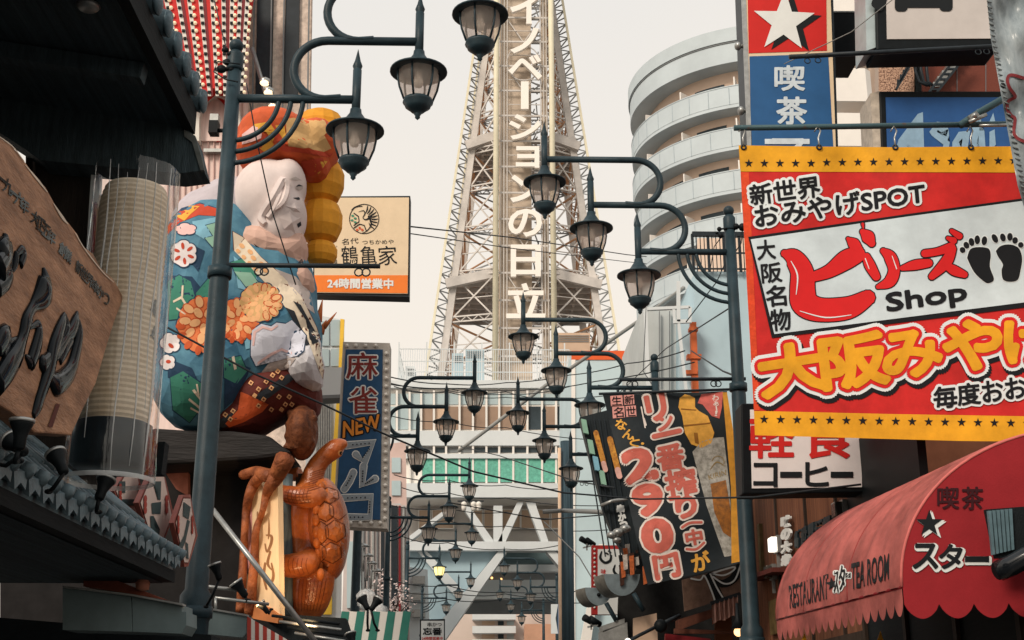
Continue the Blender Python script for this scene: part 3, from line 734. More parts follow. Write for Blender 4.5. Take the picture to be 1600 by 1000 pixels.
for x, y in ((414, 128), (420, 143), (427, 165)):
    m = MB(); q = W(x, y, 18.1); m.lathe([(.0, .08), (.07, .06), (.09, 0), (.085, -.02)], q, 12, axis=(.2, -.6, 1)); h = m.build('housing', SILVER, t)
    m = MB(); m.ball(q + Vector((0, -.02, -.03)), .075, 10, 6, (1, 1, .6)); m.build('lit_bulb', LIT, h)
# narrow buildings further along
t = thing('yellow_trim_building', 'narrow building with white framed windows and yellow corner strip left of the mahjong sign', 'building', W(520, 1000, 30))
m = MB(); m.slab(FY(30), [(470, 488), (538, 500), (532, 1110), (460, 1110)], 6, 0, -.18); m.build('wall', WB2, t)
for x0, y0, x1, y1 in ((503, 502, 514, 540), (517, 500, 531, 540), (503, 545, 514, 572), (517, 545, 531, 572)):
    m = MB(); m.slab(FY(30), rect(x0, y0, x1, y1), .04, .05); m.build('window', GLB, t)
for k in range(7):
    m = MB(); m.slab(FY(30), rect(494 + k * 3.6, 624, 496.4 + k * 3.6, 960), .05, .06); m.build('louvre', SILVER, t)
m = MB(); m.slab(FY(30), [(532, 498), (538, 499), (532, 640), (522, 800), (518, 960), (505, 960), (520, 700), (528, 600)], .08, .1); m.build('yellow_strip', mat('yellow_paint', srgb(240, 196, 70), .5, 0, .1, 3), t)
t = thing('blank_box_sign', 'blank pale grey box sign sticking out left of the mahjong sign', 'sign', W(516, 618, 26))
m = MB(); m.slab(FY(26), [(496, 574), (536, 574), (536, 617), (494, 621)], .5); m.build('box', WB2, t)
m = MB(); m.slab(FY(26), [(493, 618), (537, 616), (537, 621), (493, 623)], .5, .02); m.build('bottom_edge', SHADE, t)
t = thing('grey_striped_building', 'narrow grey building with vertical panels below the mahjong sign', 'building', W(600, 1000, 46))
m = MB(); m.slab(FY(46), [(540, 780), (640, 790), (640, 1110), (530, 1110)], 10, 0, -.1); m.build('wall', mat('rose_grey_panel', srgb(196, 184, 180), .7, 0, .15, .6), t)
for k, (a, w_, mm) in enumerate(((566, 3, SHADE), (574, 2, SHADE), (581, 3, SILVER), (588, 2, SHADE), (595, 5, IRON2), (604, 2, SHADE), (611, 10, IRON2), (623, 3, DR), (629, 3, SILVER), (635, 2, SHADE))):
    m = MB(); m.slab(FY(46), rect(a, 790, a + w_, 1080), .12, .1); m.build('vertical_panel', mm, t)
m = MB(); m.slab(FY(46), rect(542, 846, 564, 950), .1, .1); m.build('window', GLB, t)
t = thing('far_left_building', 'pinkish grey building at the far left end of the street', 'building', W(628, 1000, 66))
m = MB(); m.slab(FY(66), [(560, 700), (634, 690), (640, 1110), (560, 1110)], 14, 0, -.1); m.build('wall', mat('faded_pink_wall', srgb(206, 180, 172), .8, 0, .2, .6), t)
for k in range(5):
    m = MB(); m.slab(FY(66), rect(612, 715 + k * 36, 626, 738 + k * 36), .08, .1); m.build('window', GLB, t)
t = thing('alley_building', 'low grey building with air conditioners behind the distant left lamps', 'building', W(655, 1000, 74))
m = MB(); m.slab(FY(74), [(600, 880), (668, 890), (676, 1110), (600, 1110)], 8, 0, -.1); m.build('wall', WB2, t)
for k in range(3):
    m = MB(); m.slab(FY(74), rect(644, 900 + k * 26, 664, 912 + k * 26), .5, .5); m.build('conditioner', SILVER, t)
# ---- black timber restaurant: deep eave, recess, wooden board, paper lantern, tiled lower roof
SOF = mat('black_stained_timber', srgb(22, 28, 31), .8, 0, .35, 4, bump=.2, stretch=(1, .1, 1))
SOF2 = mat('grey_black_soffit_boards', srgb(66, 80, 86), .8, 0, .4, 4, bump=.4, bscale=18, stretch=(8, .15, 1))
TILE = mat('grey_roof_tile', srgb(108, 126, 134), .42, 0, .35, 7, bump=.2, bscale=40)
TILED = mat('dark_roof_tile', srgb(78, 98, 108), .4, 0, .35, 7, bump=.2, bscale=40)
ex, ez, ey = W(292, 205, 7.0).x, W(292, 205, 7.0).z, 7.0
t = thing('timber_restaurant', 'black timber restaurant on the left with a deep tiled eave above its signboard', 'restaurant', (-4.6, 5, 0))
m = MB(); m.bounds((-9, -1, 0), (-3.4, 7.6, 5.6)); m.build('wall', DARKWOOD, t)
m = MB(); m.add([(ex, 0.5, ez), (ex, ey, ez), (-5.2, ey, ez + .55), (-5.2, .5, ez + .55), (ex, .5, ez + .1), (ex, ey, ez + .1), (-5.2, ey, ez + .8), (-5.2, .5, ez + .8)],
      [(0, 1, 2, 3), (4, 7, 6, 5), (0, 4, 5, 1), (1, 5, 6, 2), (3, 7, 4, 0)]); m.build('eave_soffit', SOF2, t)
for k in range(6):
    m = MB(); y = 1.2 + k * 1.0; m.bar((ex - .05, y, ez - .05), (-5.2, y, ez + .48), .09, .09); m.build('rafter', SOF2, t)
a, b = W(318, 262, 6.9), W(28, 240, 6.9)
m = MB(); m.slab(FY(6.95), [(-90, 60), (30, 130), (287, 196), (305, 213), (318, 266), (279, 271), (62, 250), (38, 232), (-90, 150)], .2); m.build('barge_board', SOF2, t)
m = MB(); m.slab(FY(6.95), [(287, 202), (305, 212), (316, 250), (319, 266), (313, 266), (300, 222), (288, 213)], .03, .012); m.build('barge_edge', mat('grey_weathered_wood', srgb(104, 108, 106), .8, 0, .35, 14), t)
m = MB(); m.bar((ex + .02, .5, ez + .06), (ex + .02, ey, ez + .06), .06, .16); m.build('eave_batten', SOF, t)
for k in range(25):
    y = 1.6 + k * .225
    m = MB(); c = Vector((ex + .06, y, ez + .2)); m.tube([c + Vector((-.5, 0, .16)), c + Vector((.02, 0, 0))]  , .072, 12); m.ball(c + Vector((.02, 0, 0)), .074, 12, 6, (.35, 1, 1)); m.build('eave_tile', TILED, t)
for k in range(2):
    m = MB(); q = (W(27, 32, 4.2), W(118, 184, 5.6))[k]; q = Vector((q.x, q.y, ez + .55 * (q.x - ex) / (-5.2 - ex) - .015)); m.lathe([(.05, 0), (.06, -.012), (.045, -.03), (0, -.025)], q, 14); m.build('downlight', SILVER, t)
# recess in the wall beside the lantern
m = MB(); m.slab(FY(7.2), [(40, 240), (140, 244), (150, 300), (150, 780), (40, 780)], .1); m.build('recess_back', mat('brown_black_board', srgb(52, 46, 42), .75, 0, .5, 5, bump=.2, stretch=(2, 2, .1)), t)
m = MB(); m.slab(FY(7.15), [(42, 242), (51, 242), (52, 330), (43, 330)], .1); m.build('recess_frame', DARKWOOD, t)
m = MB(); m.slab(FY(7.1), [(143, 262), (157, 262), (154, 320), (150, 318), (142, 390), (135, 388)], .05); m.build('pale_strip', WB2, t)
m = MB(); m.slab(FY(7.1), [(146, 316), (151, 316), (147, 395), (140, 392)], .05, .02); m.build('red_strip', DR, t)
m = MB(); m.slab(FY(7.1), [(155, 304), (164, 308), (152, 420), (142, 410)], .05, .01); m.build('beige_strip', PCH, t)
m = MB(); m.slab(FY(13.6), [(110, 690), (440, 700), (440, 1110), (0, 1110), (0, 690)], .2); m.build('lower_wall', mat('near_black_board', srgb(34, 32, 32), .8, 0, .4, 5), t)  # near-black boards with random tone variation
m = MB(); m.slab(FY(13.4), [(256, 735), (294, 720), (294, 775), (275, 764)], .1); m.build('salmon_panel', mat('salmon_board', srgb(176, 110, 92), .8, 0, .3, 6), t)
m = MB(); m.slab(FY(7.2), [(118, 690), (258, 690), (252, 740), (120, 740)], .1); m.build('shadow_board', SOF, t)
# wooden signboard
SG = F3(W(0, 330, 4.3), W(150, 560, 5.6), W(60, 660, 4.75))
WOOD = mat('carved_plank', srgb(178, 134, 104), .6, 0, .35, 4, bump=.35, bscale=22, stretch=(1, 1, 4), c2=srgb(124, 90, 68))
t = thing('wooden_signboard', 'big brown wooden signboard with black raised brush lettering under the dark eave', 'signboard', SG.pt(60, 660))
bd = [(-90, 120), (0, 214), (18, 226), (33, 243), (45, 260), (58, 278), (72, 292), (84, 314), (96, 336), (108, 348), (122, 366), (130, 384), (146, 396), (158, 418), (178, 436), (194, 465), (180, 500), (166, 545), (150, 600), (130, 640), (112, 680), (56, 676), (20, 645), (-90, 580)]
m = MB(); m.slab(SG, bd, .07); m.build('plank', WOOD, t, bev=.008)
m = MB(); stroke(m, SG, [(40, 258), (60, 282), (74, 300)], [1, 3, 1], .003); stroke(m, SG, [(84, 318), (98, 340), (106, 350)], [1, 4, 1], .003); stroke(m, SG, [(0, 214), (20, 229), (38, 252)], [1.5, 1.5, 1], .003); stroke(m, SG, [(118, 364), (132, 388), (160, 424), (178, 441)], [1, 1.5, 1.5, 1], .003); m.build('pale_edge', mat('pale_sapwood', srgb(206, 190, 172), .7, 0, .2, 6), t)
LAC = mat('black_lacquer', srgb(18, 23, 27), .07, 0, .2, 5, spec=.08)
def brush(pts, ws, h=.5):
    q = smooth_path([(x, y, w_) for (x, y), w_ in zip(pts, ws)], 7)
    s_ = (SG.pt(61, 500) - SG.pt(60, 500)).length
    m.tube([SG.pt(x, y, .004) for x, y, _ in q], [max(w_, .6) * .5 * s_ * .92 for _, _, w_ in q], 8, flat=SG.n * 1.0)
m = MB()
brush([(68, 418), (70, 440), (66, 458), (52, 478), (40, 505), (34, 530), (26, 552), (12, 575), (-4, 600)], [3, 14, 18, 8, 10, 9, 12, 14, 12])
brush([(-6, 545), (4, 528), (10, 520), (8, 534), (2, 548), (6, 540), (26, 528)], [10, 12, 9, 9, 8, 5, 2])
brush([(42, 516), (52, 509), (60, 508), (60, 525), (54, 548), (47, 568)], [2, 3, 6, 9, 10, 9]); brush([(47, 566), (40, 556)], [8, 2])
brush([(101, 490), (98, 502), (90, 524), (82, 548), (76, 575), (66, 610), (58, 635), (52, 650)], [3, 8, 11, 12, 12, 9, 8, 4])
brush([(68, 562), (66, 570), (76, 562), (92, 548), (104, 527), (112, 516), (118, 502), (121, 488)], [7, 9, 9, 8, 8, 10, 9, 3])
brush([(121, 500), (123, 520), (118, 550), (110, 578), (98, 594), (86, 600), (78, 588)], [6, 10, 11, 12, 13, 13, 6])
brush([(101, 492), (104, 512), (98, 530)], [4, 8, 5]); brush([(110, 530), (100, 548), (94, 566)], [8, 8, 4])
brush([(8, 366), (8, 380), (3, 396), (10, 388), (16, 384), (10, 400), (-4, 420)], [5, 10, 14, 8, 5, 12, 16])
brush([(-6, 412), (6, 424), (13, 426), (8, 440), (-6, 452)], [6, 6, 9, 10, 10])
brush([(26, 396), (24, 412), (20, 424)], [5, 5, 2]); brush([(27, 396), (34, 390), (37, 398), (32, 414)], [3, 5, 6, 5])
m.build('brush_lettering', LAC, t)
m = MB()
row = '一九一六年　大正五年　創業　新世界串かつ'
for k, ch in enumerate(row):
    f = k / (len(row) - 1); x = 6 + 162 * f; y = 281 + 186 * f ** 0.98; w_ = 15 - 7 * f; h_ = 22 - 5 * f
    if ch != '　': text(m, SG, ch, [(x - w_ / 2, y - h_ / 2 - 5), (x + w_ / 2, y - h_ / 2 + 5), (x + w_ / 2 - 3, y + h_ / 2 + 5), (x - w_ / 2 - 3, y + h_ / 2 - 5)] if ch != '一' else [(x - 6, y - 6), (x + 6, y + 4), (x + 5, y + 8), (x - 7, y - 2)], .004, .02)
m.build('small_lettering', LAC, t)
m = MB(); fill(m, SG, [(88, 630), (94, 632), (82, 668), (75, 666)], .004); m.build('red_seal', mat('seal_red_brown', srgb(84, 40, 34), .7), t)
# big paper lantern in a clear cover
LY = 6.3
lt, lb_ = W(212, 268, LY), W(182, 748, LY); lr = 66 * ppm(205, 480, LY)
t = thing('paper_lantern', 'huge ribbed paper lantern wrapped in a clear plastic cover beside the wooden signboard', 'paper lantern', (lt.x, LY, lb_.z))
zt, zb = lt.z - .02, lb_.z; L0 = lt.x + .012
PAPER = mat('aged_lantern_paper', srgb(232, 218, 198), .8, 0, .25, 3, bump=.15, c2=srgb(206, 184, 156))
pr = []; n = 92
for k in range(n + 1):
    f = k / n; z = zb + .26 + (zt - zb - .34) * f
    e = 1 - max(0, (f - .9) / .1) ** 2 * .14 - max(0, (.1 - f) / .1) ** 2 * .12
    pr.append((lr * .83 * e * (1.0 if k % 2 else .972), z))
m = MB(); m.lathe(pr, (L0, LY, 0), 36, smooth=False); m.build('paper_body', PAPER, t)
m = MB(); m.lathe([(lr * .8, zb + .05), (lr * .9, zb + .07), (lr * .88, zb + .27), (lr * .8, zb + .28)], (L0, LY, 0), 36); m.build('bottom_ring', mat('black_ring', srgb(34, 42, 48), .3, 0, .3, 5), t)
S_ = Surf([c for c in t.children if c.name.startswith('paper_body')])
m = MB()
for k, y in enumerate((470, 510, 555, 600)): stroke(m, S_, [(243, y), (240, y + 12), (244, y + 24)], [4, 6, 4], .004); stroke(m, S_, [(236, y + 14), (246, y + 10)], [3, 3], .005)
m.build('grey_lettering', mat('faded_ink', srgb(126, 128, 126), .8), t)
COV = clear('clear_vinyl_cover', (.97, .98, .98, 1), .05, .08, (.9, .92, .92, 1), bump=.45, rim=.7)
COV.node_tree.nodes['Principled BSDF'].inputs['Metallic'].default_value = 1.0
m = MB(); rr = random.Random(2); vs = []; n, mm_ = 48, 24
for i in range(mm_ + 1):
    z = zb - .02 + (zt - zb + .04) * i / mm_
    for k in range(n):
        a = 2 * math.pi * k / n; q = lr * (1.0 + .018 * math.sin(a * 9 + 1.3 * math.sin(i * .25)) + .012 * math.sin(a * 17 + i * .2)) * (1.02 if i < 2 else 1); vs.append((L0 + q * math.cos(a), LY + q * math.sin(a), z))
m.add(vs, [(i * n + k, i * n + (k + 1) % n, (i + 1) * n + (k + 1) % n, (i + 1) * n + k) for i in range(mm_) for k in range(n)], True); m.build('plastic_cover', COV, t)
HLHEM = clear('vinyl_highlight_and_hem', (.95, .95, .95, 1), .55, .12, (.86, .88, .88, 1))
m = MB()  # pale tubes added as the highlight streaks of crinkled vinyl
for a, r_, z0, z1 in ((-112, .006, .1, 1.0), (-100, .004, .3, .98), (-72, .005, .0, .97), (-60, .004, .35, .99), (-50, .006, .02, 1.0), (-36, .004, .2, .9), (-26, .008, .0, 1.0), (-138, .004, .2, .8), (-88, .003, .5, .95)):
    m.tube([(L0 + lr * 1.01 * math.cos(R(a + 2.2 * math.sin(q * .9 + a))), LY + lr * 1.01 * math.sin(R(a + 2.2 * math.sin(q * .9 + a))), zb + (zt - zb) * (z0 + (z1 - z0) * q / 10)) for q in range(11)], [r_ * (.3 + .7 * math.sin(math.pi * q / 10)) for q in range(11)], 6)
m.build('highlight_streaks', HLHEM, t)
m = MB(); m.lathe([(lr * 1.02, -.012), (lr * 1.035, 0), (lr * 1.02, .012)], (L0, LY, zb - .01), 40); m.f = m.f[:-2]; m.sm = m.sm[:-2]; m.build('plastic_hem', HLHEM, t)
# lower tiled roof along the front
rx, ry, rz = W(270, 884, 8.2).x, 8.2, W(270, 884, 8.2).z
t = thing('lower_tiled_roof', 'low grey blue tiled awning roof below the wooden signboard', 'tiled roof', (rx - .5, 5.5, rz))
sl = .85
m = MB(); m.add([(rx, 1, rz), (rx, ry, rz), (rx - .8, ry, rz + sl * .8), (rx - .8, 1, rz + sl * .8), (rx, 1, rz - .1), (rx, ry, rz - .1), (rx - .8, ry, rz + sl * .8 - .1), (rx - .8, 1, rz + sl * .8 - .1)], [(0, 1, 2, 3), (4, 7, 6, 5), (0, 4, 5, 1), (1, 5, 6, 2)]); m.build('roof_deck', TILE, t)
n = 37
sp = (ry - 1.6) / n; ang = math.atan(sl)
RM = Matrix.Rotation(ang, 3, 'Y')
for k in range(n):
    y = 1.6 + sp * (k + .5)
    m = MB()
    for j in range(3):
        a = .0 + .26 * j
        c = Vector((rx + .02 - (a + .14), y, rz + sl * (a + .14) + .035))
        m.box(c, (.36, sp * 1.1, .02), RM @ Matrix.Rotation(R(9), 3, 'X') @ Matrix.Rotation(R(4), 3, 'Y'))
        m.tube([c + RM @ Vector((.2, sp * .42, .028)), c + RM @ Vector((-.18, sp * .42, .012))], sp * .13, 8)
    c = Vector((rx + .05, y, rz + .035))
    m.prism([c + Vector((0, -sp * .46, .0)), c + Vector((0, sp * .46, .03)), c + Vector((0, sp * .4, -.05)), c + Vector((0, sp * .05, -.03)), c + Vector((0, -sp * .3, -.07))], (-.03, 0, .015))
    m.lathe([(sp * .2, -.02), (sp * .2, .02), (0, .03)], c + Vector((.0, sp * .42, .035)), 10, axis=(1, 0, -.5))
    m.build('roof_tile', TILE, t)
m = MB(); m.bar((rx - .8, 1, rz + sl * .8 + .03), (rx - .8, ry, rz + sl * .8 + .03), .14, .1); m.build('ridge', TILED, t)
m = MB(); m.bar((rx - .03, 1, rz - .07), (rx - .03, ry, rz - .07), .1, .07); m.build('eave_beam', SOF, t)
m = MB(); m.add([(rx - .05, 1, rz - .11), (rx - .05, ry, rz - .11), (rx - 1.2, ry, rz - .11), (rx - 1.2, 1, rz - .11)], [(0, 1, 2, 3)]); m.build('eave_soffit', SOF2, t)
def spot(px, py, Y, r, d, lb, name='spotlight', grp='black spotlights on the left shopfront', arm=None):
    t = thing(name, lb, 'spotlight', W(px, py, Y), grp); q = W(px, py, Y); d = Vector(d).normalized()
    m = MB(); m.lathe([(r * .4, -r * 2.3), (r * .52, -r * 2.1), (r * .55, -r * 1.2), (r * .72, -r * .6), (r * .96, -r * .1), (r, r * .25), (r * .9, r * .25), (r * .75, 0), (0, -r * .1)], q, 16, axis=d); m.build('housing', BLACK, t)
    m = MB(); m.lathe([(r * 1.0, r * .1), (r * 1.08, r * .12), (r * 1.08, r * .4), (r * .92, r * .42)], q, 18, axis=d); m.lathe([(0, r * .05), (r * .9, r * .1)], q, 16, axis=d); m.build('lens_rim', SILVER, t)
    e = arm if arm is not None else (px - 12, py + 42)
    m = MB(); a = q - d * r * 2.2; b = W(e[0], e[1], Y + .05); m.tube([a, a.lerp(b, .5) + Vector((0, -.03, -.03)), b], r * .22, 6); m.ball(b, r * .45, 8, 6, (1, 1, .6)); m.build('bracket', BLACK, t)
    return t
spot(34, 662, 3.9, .036, (0, 0, 1), 'upright spotlight in front of the lower corner of the wooden signboard', arm=(30, 720))
spot(18, 690, 4.1, .034, (-.8, .4, .6), 'spotlight at the left edge of the photo on the tiled roof', arm=(-6, 725))
spot(88, 712, 5.0, .04, (-.5, .25, .8), 'tilted spotlight on the tiled roof below the big paper lantern', arm=(76, 768))
spot(165, 752, 6.2, .045, (.15, .35, .95), 'spotlight on the tiled roof right of the paper lantern base', arm=(154, 800))
# hexagonal shell plaques
HX = mat('plaque_face', srgb(216, 196, 186), .6, 0, .1, 4); HXR = mat('plaque_frame', srgb(150, 84, 74), .55, 0, .2, 6); TEALD = mat('plaque_ink', srgb(58, 78, 80), .6)
def plaque(px, cxp, yt, yb, w_, Y, lb, ks):
    P0 = F3(W(px, yt, Y), W(px, yb, Y), W(px + 40, yt, Y + 1.1)); 
    t = thing('hexagonal_plaque', lb, 'sign', P0.pt(cxp, yb), 'shell shaped plaques behind the tiled roof')
    ym = yt + (yb - yt) * .46
    hexa = lambda g: [(cxp - w_ * .1, yt + g), (cxp + w_ * .22, yt + g * 1.1), (cxp + w_ / 2 - g * .6, ym + 12), (cxp + w_ * .12, yb - g), (cxp - w_ * .05, yb - g * 1.2), (cxp - w_ / 2 + g * .6, ym - 8)]
    m = MB(); m.slab(P0, hexa(-3), .035); m.build('frame', HXR, t)
    m = MB(); fill(m, P0, hexa(3), .006); m.build('face', HX, t)
    m = MB(); fill(m, P0, hexa(1), .003); m.build('inner_line', mat('brown_line', srgb(110, 52, 46), .6), t)
    m = MB()
    for pl in ks: fill(m, P0, pl, .011)
    m.build('lettering', TEALD, t)
    m = MB()
    for sx in (-1, 1):
        for q in range(3): fill(m, P0, circ(cxp + sx * w_ * .32, ym - 14 + q * 9, w_ * .05, 6, 10), .0125 + .0004 * q)
    m.build('red_marks', mat('mark_red', srgb(166, 64, 52), .6), t)
plaque(200, 203, 735, 822, 46, 9.0, 'hexagonal plaque half hidden under the paper lantern', [rect(186, 752, 196, 770), rect(186, 780, 212, 790)])
plaque(243, 244, 738, 858, 52, 9.3, 'hexagonal plaque with green grey lettering, in the middle of the three', [[(240, 752), (252, 752), (251, 781), (247, 781), (247, 760), (241, 760)], [(237, 786), (252, 784), (251, 803), (238, 803)], [(235, 806), (240, 806), (242, 826), (250, 827), (248, 846), (237, 842)]])
plaque(288, 290, 776, 882, 34, 9.6, 'hexagonal plaque with green grey lettering beside the nearest lamp post', [[(287, 784), (298, 792), (295, 812), (286, 806)], [(293, 812), (297, 814), (290, 846), (281, 868), (280, 852), (288, 836)], [(290, 846), (294, 850), (295, 874), (291, 872)]])
# grey fascia panels, striped valance
GP = mat('grey_fascia_panel', srgb(112, 128, 130), .6, 0, .2, 4)
t = thing('grey_fascia', 'long grey fascia panel under the tiled roof, left of the lamp post', 'fascia', W(190, 990, 8))
m = MB(); m.slab(FY(7.9), [(98, 917), (205, 930), (207, 987), (98, 984)], .3); m.build('panel', GP, t)
m = MB(); m.slab(FY(7.9), [(206.4, 930), (284, 945), (284, 956), (291, 956), (291, 977), (283, 990), (207.6, 987)], .3); m.build('panel', GP, t)
m = MB(); m.slab(FY(7.85), [(98, 915), (205, 928), (285, 943), (285, 946), (205, 931), (98, 918)], .1); m.build('top_trim', SILVER, t)
t = thing('red_brown_ledge', 'red brown wooden ledge above the grey fascia', 'ledge', W(190, 930, 8.05))
m = MB(); m.slab(FY(8.05), [(132, 888), (165, 900), (262, 938), (205, 928), (130, 916)], .25); m.build('board', mat('red_brown_wood', srgb(140, 78, 62), .7, 0, .3, 6), t)
m = MB(); 
for x, y in ((152, 888), (172, 890), (190, 892), (222, 912)): m.lathe([(0, 0), (.04, .01), (.045, .05), (.02, .09), (.025, .11), (0, .13)], W(x, y + 12, 8.0), 10)
m.build('ornaments', mat('salmon_wood', srgb(160, 104, 84), .7), t)
t = thing('grey_fascia', 'short grey fascia panel right of the nearest lamp post', 'fascia', W(352, 995, 10.9))
m = MB(); m.slab(FY(10.9), [(318, 950), (386, 962), (384, 990), (379, 996), (318, 990)], .3); m.build('panel', GP, t)
m = MB(); m.slab(FY(10.88), [(318, 948), (386, 960), (386, 963), (318, 951)], .1); m.build('top_trim', SILVER, t)
t = thing('striped_awning', 'red and white striped awning edge low beside the nearest lamp post', 'awning', W(410, 1000, 10.9))
for k in range(12):
    x0, x1 = 386 + k * 6.2, 392.2 + k * 6.2; y = lambda x: 963 + (x - 386) * .58
    m = MB(); m.slab(FY(10.9), [(x0, y(x0)), (x1, y(x1)), (x1, 1030), (x0, 1030)], .02, -.0 if k % 2 else .004); m.build('stripe', WHITE if k % 2 else mat('awning_red', srgb(178, 70, 60), .7, 0, .15, 5), t)
m = MB(); m.slab(FY(8.6), [(-60, 960), (330, 992), (330, 1110), (-60, 1110)], .3); tag(m.build('dark_lintel', SOF), 'black lintel along the bottom left below the grey fascia', 'lintel')
spot(336, 884, 10.1, .05, (-.35, -.1, .9), 'floodlight on a bent arm right of the nearest lamp post', name='floodlight', arm=(322, 948))
spot(370, 912, 11.3, .06, (-.6, -.2, .8), 'white rimmed spotlight pointing up at the lit cream plank', arm=(388, 938))
spot(408, 944, 12, .045, (-.7, -.1, .8), 'small spotlight low in front of the lit cream plank', arm=(424, 952))
t = thing('pale_strut', 'long pale metal strut slanting down in front of the lit cream plank', 'strut', W(498, 1010, 11.2))
m = MB(); m.tube([W(332, 796, 11.2), W(500, 1012, 11.2)], .024, 8); m.build('tube', SILVER, t)
m = MB(); m.tube([W(318, 916, 11.2), W(385, 923, 11.4)], .016, 6); m.tube([W(336, 934, 11.2), W(420, 944, 11.4)], .014, 6); m.tube([W(337, 934, 11.2), W(337, 955, 11.2)], .012, 6); m.build('bracket', SILVER, t)
t = thing('camera_box', 'small dark camera on a short arm beside the top of the nearest lamp post', 'camera', W(335, 196, Y1))
m = MB(); m.tube([W(336, 204, Y1), W(366, 204, Y1)], .02, 6); m.build('arm', BLACK, t)
m = MB(); q = W(335, 196, Y1); m.box(q + Vector((0, 0, -.03)), (.08, .1, .12)); m.build('body', BLACK, t)
m = MB(); m.box(q + Vector((0, 0, .06)), (.075, .09, .07)); m.build('cover', SILVER, t)
# ================================================================ THE STATUE, THE TURTLE AND THE LEFT SIGNS
def evaluated(o):
    dg = bpy.context.evaluated_depsgraph_get(); dg.update()
    m = bpy.data.meshes.new_from_object(o.evaluated_get(dg), depsgraph=dg)
    o.modifiers.clear(); o.data = m
def merge(o, vox, ratio=None, sm=2, smooth=False):
    r = o.modifiers.new('r', 'REMESH'); r.mode = 'VOXEL'; r.voxel_size = vox
    if sm: s_ = o.modifiers.new('s', 'SMOOTH'); s_.iterations = sm; s_.factor = .5
    if ratio: d = o.modifiers.new('d', 'DECIMATE'); d.ratio = ratio
    mt = o.data.materials[0]; evaluated(o)
    if not o.data.materials: o.data.materials.append(mt)
    o.data.polygons.foreach_set('use_smooth', [smooth] * len(o.data.polygons))
SYY = 13.4
def eb(m, px, py, rx, ry, dep, Y=SYY, rot=0):      # an ellipsoid placed where the photo shows it, at distance Y
    k = ppm(px, py, Y); c = W(px, py, Y)
    m.ball(c, 1, 20, 14, (rx * k, dep, ry * k * 1.04), Matrix.Rotation(R(rot), 3, 'Y'))
KIM = mat('kimono_blue_paper', srgb(96, 144, 164), .7, 0, .3, 2.6, bump=.35, bscale=9, c2=srgb(58, 104, 130))
SKIN = mat('white_face_paper', srgb(222, 208, 204), .75, 0, .14, 2.5, bump=.15, bscale=12)
CAPO = mat('orange_cap_paper', srgb(206, 92, 50), .7, 0, .25, 3, bump=.1, bscale=14)
BALE = mat('golden_paper', srgb(228, 158, 46), .65, 0, .25, 4, bump=.12, bscale=20)
HAK = mat('dark_red_patterned_paper', srgb(96, 40, 34), .7, 0, .4, 4, bump=.15, bscale=16)
GST = thing('festival_statue', 'giant seated paper figure in flowered blue kimono with white face and orange cap', 'statue', W(380, 700, SYY))
m = MB()
eb(m, 385, 470, 112, 120, .75); eb(m, 330, 420, 92, 112, .7, SYY - .1, 12); eb(m, 430, 535, 72, 90, .7, SYY - .1); eb(m, 300, 520, 70, 150, .7, SYY - .2); eb(m, 460, 520, 44, 78, .6, SYY - .1, -8); eb(m, 320, 590, 80, 85, .65, SYY - .3, 25)
kim = m.build('kimono', KIM, GST); merge(kim, .07, .1)
m = MB(); eb(m, 330, 370, 66, 74, .62, SYY + .1); eb(m, 365, 340, 60, 60, .6, SYY + .1); nk = m.build('shoulder', mat('grey_lilac_paper', srgb(192, 184, 190), .75, 0, .15, 3), GST); merge(nk, .07, .2)
m = MB()
eb(m, 418, 316, 56, 66, .5, SYY - .15); eb(m, 440, 340, 40, 50, .42, SYY - .2); eb(m, 452, 290, 27, 40, .36, SYY - .2); eb(m, 430, 368, 42, 36, .4, SYY - .2, 20); eb(m, 462, 330, 17, 20, .3, SYY - .2)
hd = m.build('head', SKIN, GST); merge(hd, .045, .3, 5, True)
m = MB(); eb(m, 408, 392, 48, 34, .42, SYY - .25, 25); eb(m, 440, 402, 34, 30, .36, SYY - .2); eb(m, 462, 392, 20, 30, .3, SYY - .15); eb(m, 470, 442, 22, 30, .3, SYY - .15, -20)
ck = m.build('chin_and_collar', mat('rosy_paper', srgb(206, 170, 154), .75, 0, .2, 3, bump=.12, bscale=14), GST); merge(ck, .055, .22)
hs_ = Surf([hd]); m = MB()                            # the ear: a folded rim round a hollow
def hp(x, y, o): return hs_.pt(x, y, o) or W(x, y, SYY - .6)
for pts, rs in (([(414, 350), (408, 342), (412, 330), (424, 312), (434, 294), (441, 282), (447, 288), (446, 304), (440, 318), (428, 328)], [.03, .045, .045, .05, .05, .045, .045, .04, .035, .02]), ([(418, 340), (428, 326), (436, 308), (440, 296)], [.03, .03, .03, .015])):
    q = smooth_path([(x, y, r_) for (x, y), r_ in zip(pts, rs)], 3); m.tube([hp(x, y, .02) for x, y, _ in q], [r_ for _, _, r_ in q], 6, smooth=False)
er = m.build('ear', SKIN, GST)
m = MB()
for pl, o in (([(436, 340), (452, 330), (470, 340), (474, 352), (462, 366), (444, 358)], .05), ([(446, 322), (460, 316), (474, 324), (474, 336), (458, 330)], .04), ([(376, 346), (400, 352), (424, 366), (436, 372), (424, 380), (396, 366), (378, 356)], .03)):
    ps = [hp(x, y, .005) for x, y in pl]; cx_ = sum(p[0] for p in pl) / len(pl); cy_ = sum(p[1] for p in pl) / len(pl); c = hp(cx_, cy_, o); m.add(ps + [c], [(i, (i + 1) % len(ps), len(ps)) for i in range(len(ps))])
m.build('cheek_fold', SKIN, GST)
m = MB(); eb(m, 432, 222, 62, 46, .6, SYY - .05, 8); eb(m, 405, 240, 36, 34, .5, SYY - .15); eb(m, 462, 244, 44, 22, .5, SYY - .1, 14); eb(m, 500, 226, 32, 38, .42, SYY + .05, -12); eb(m, 490, 258, 26, 26, .34, SYY)
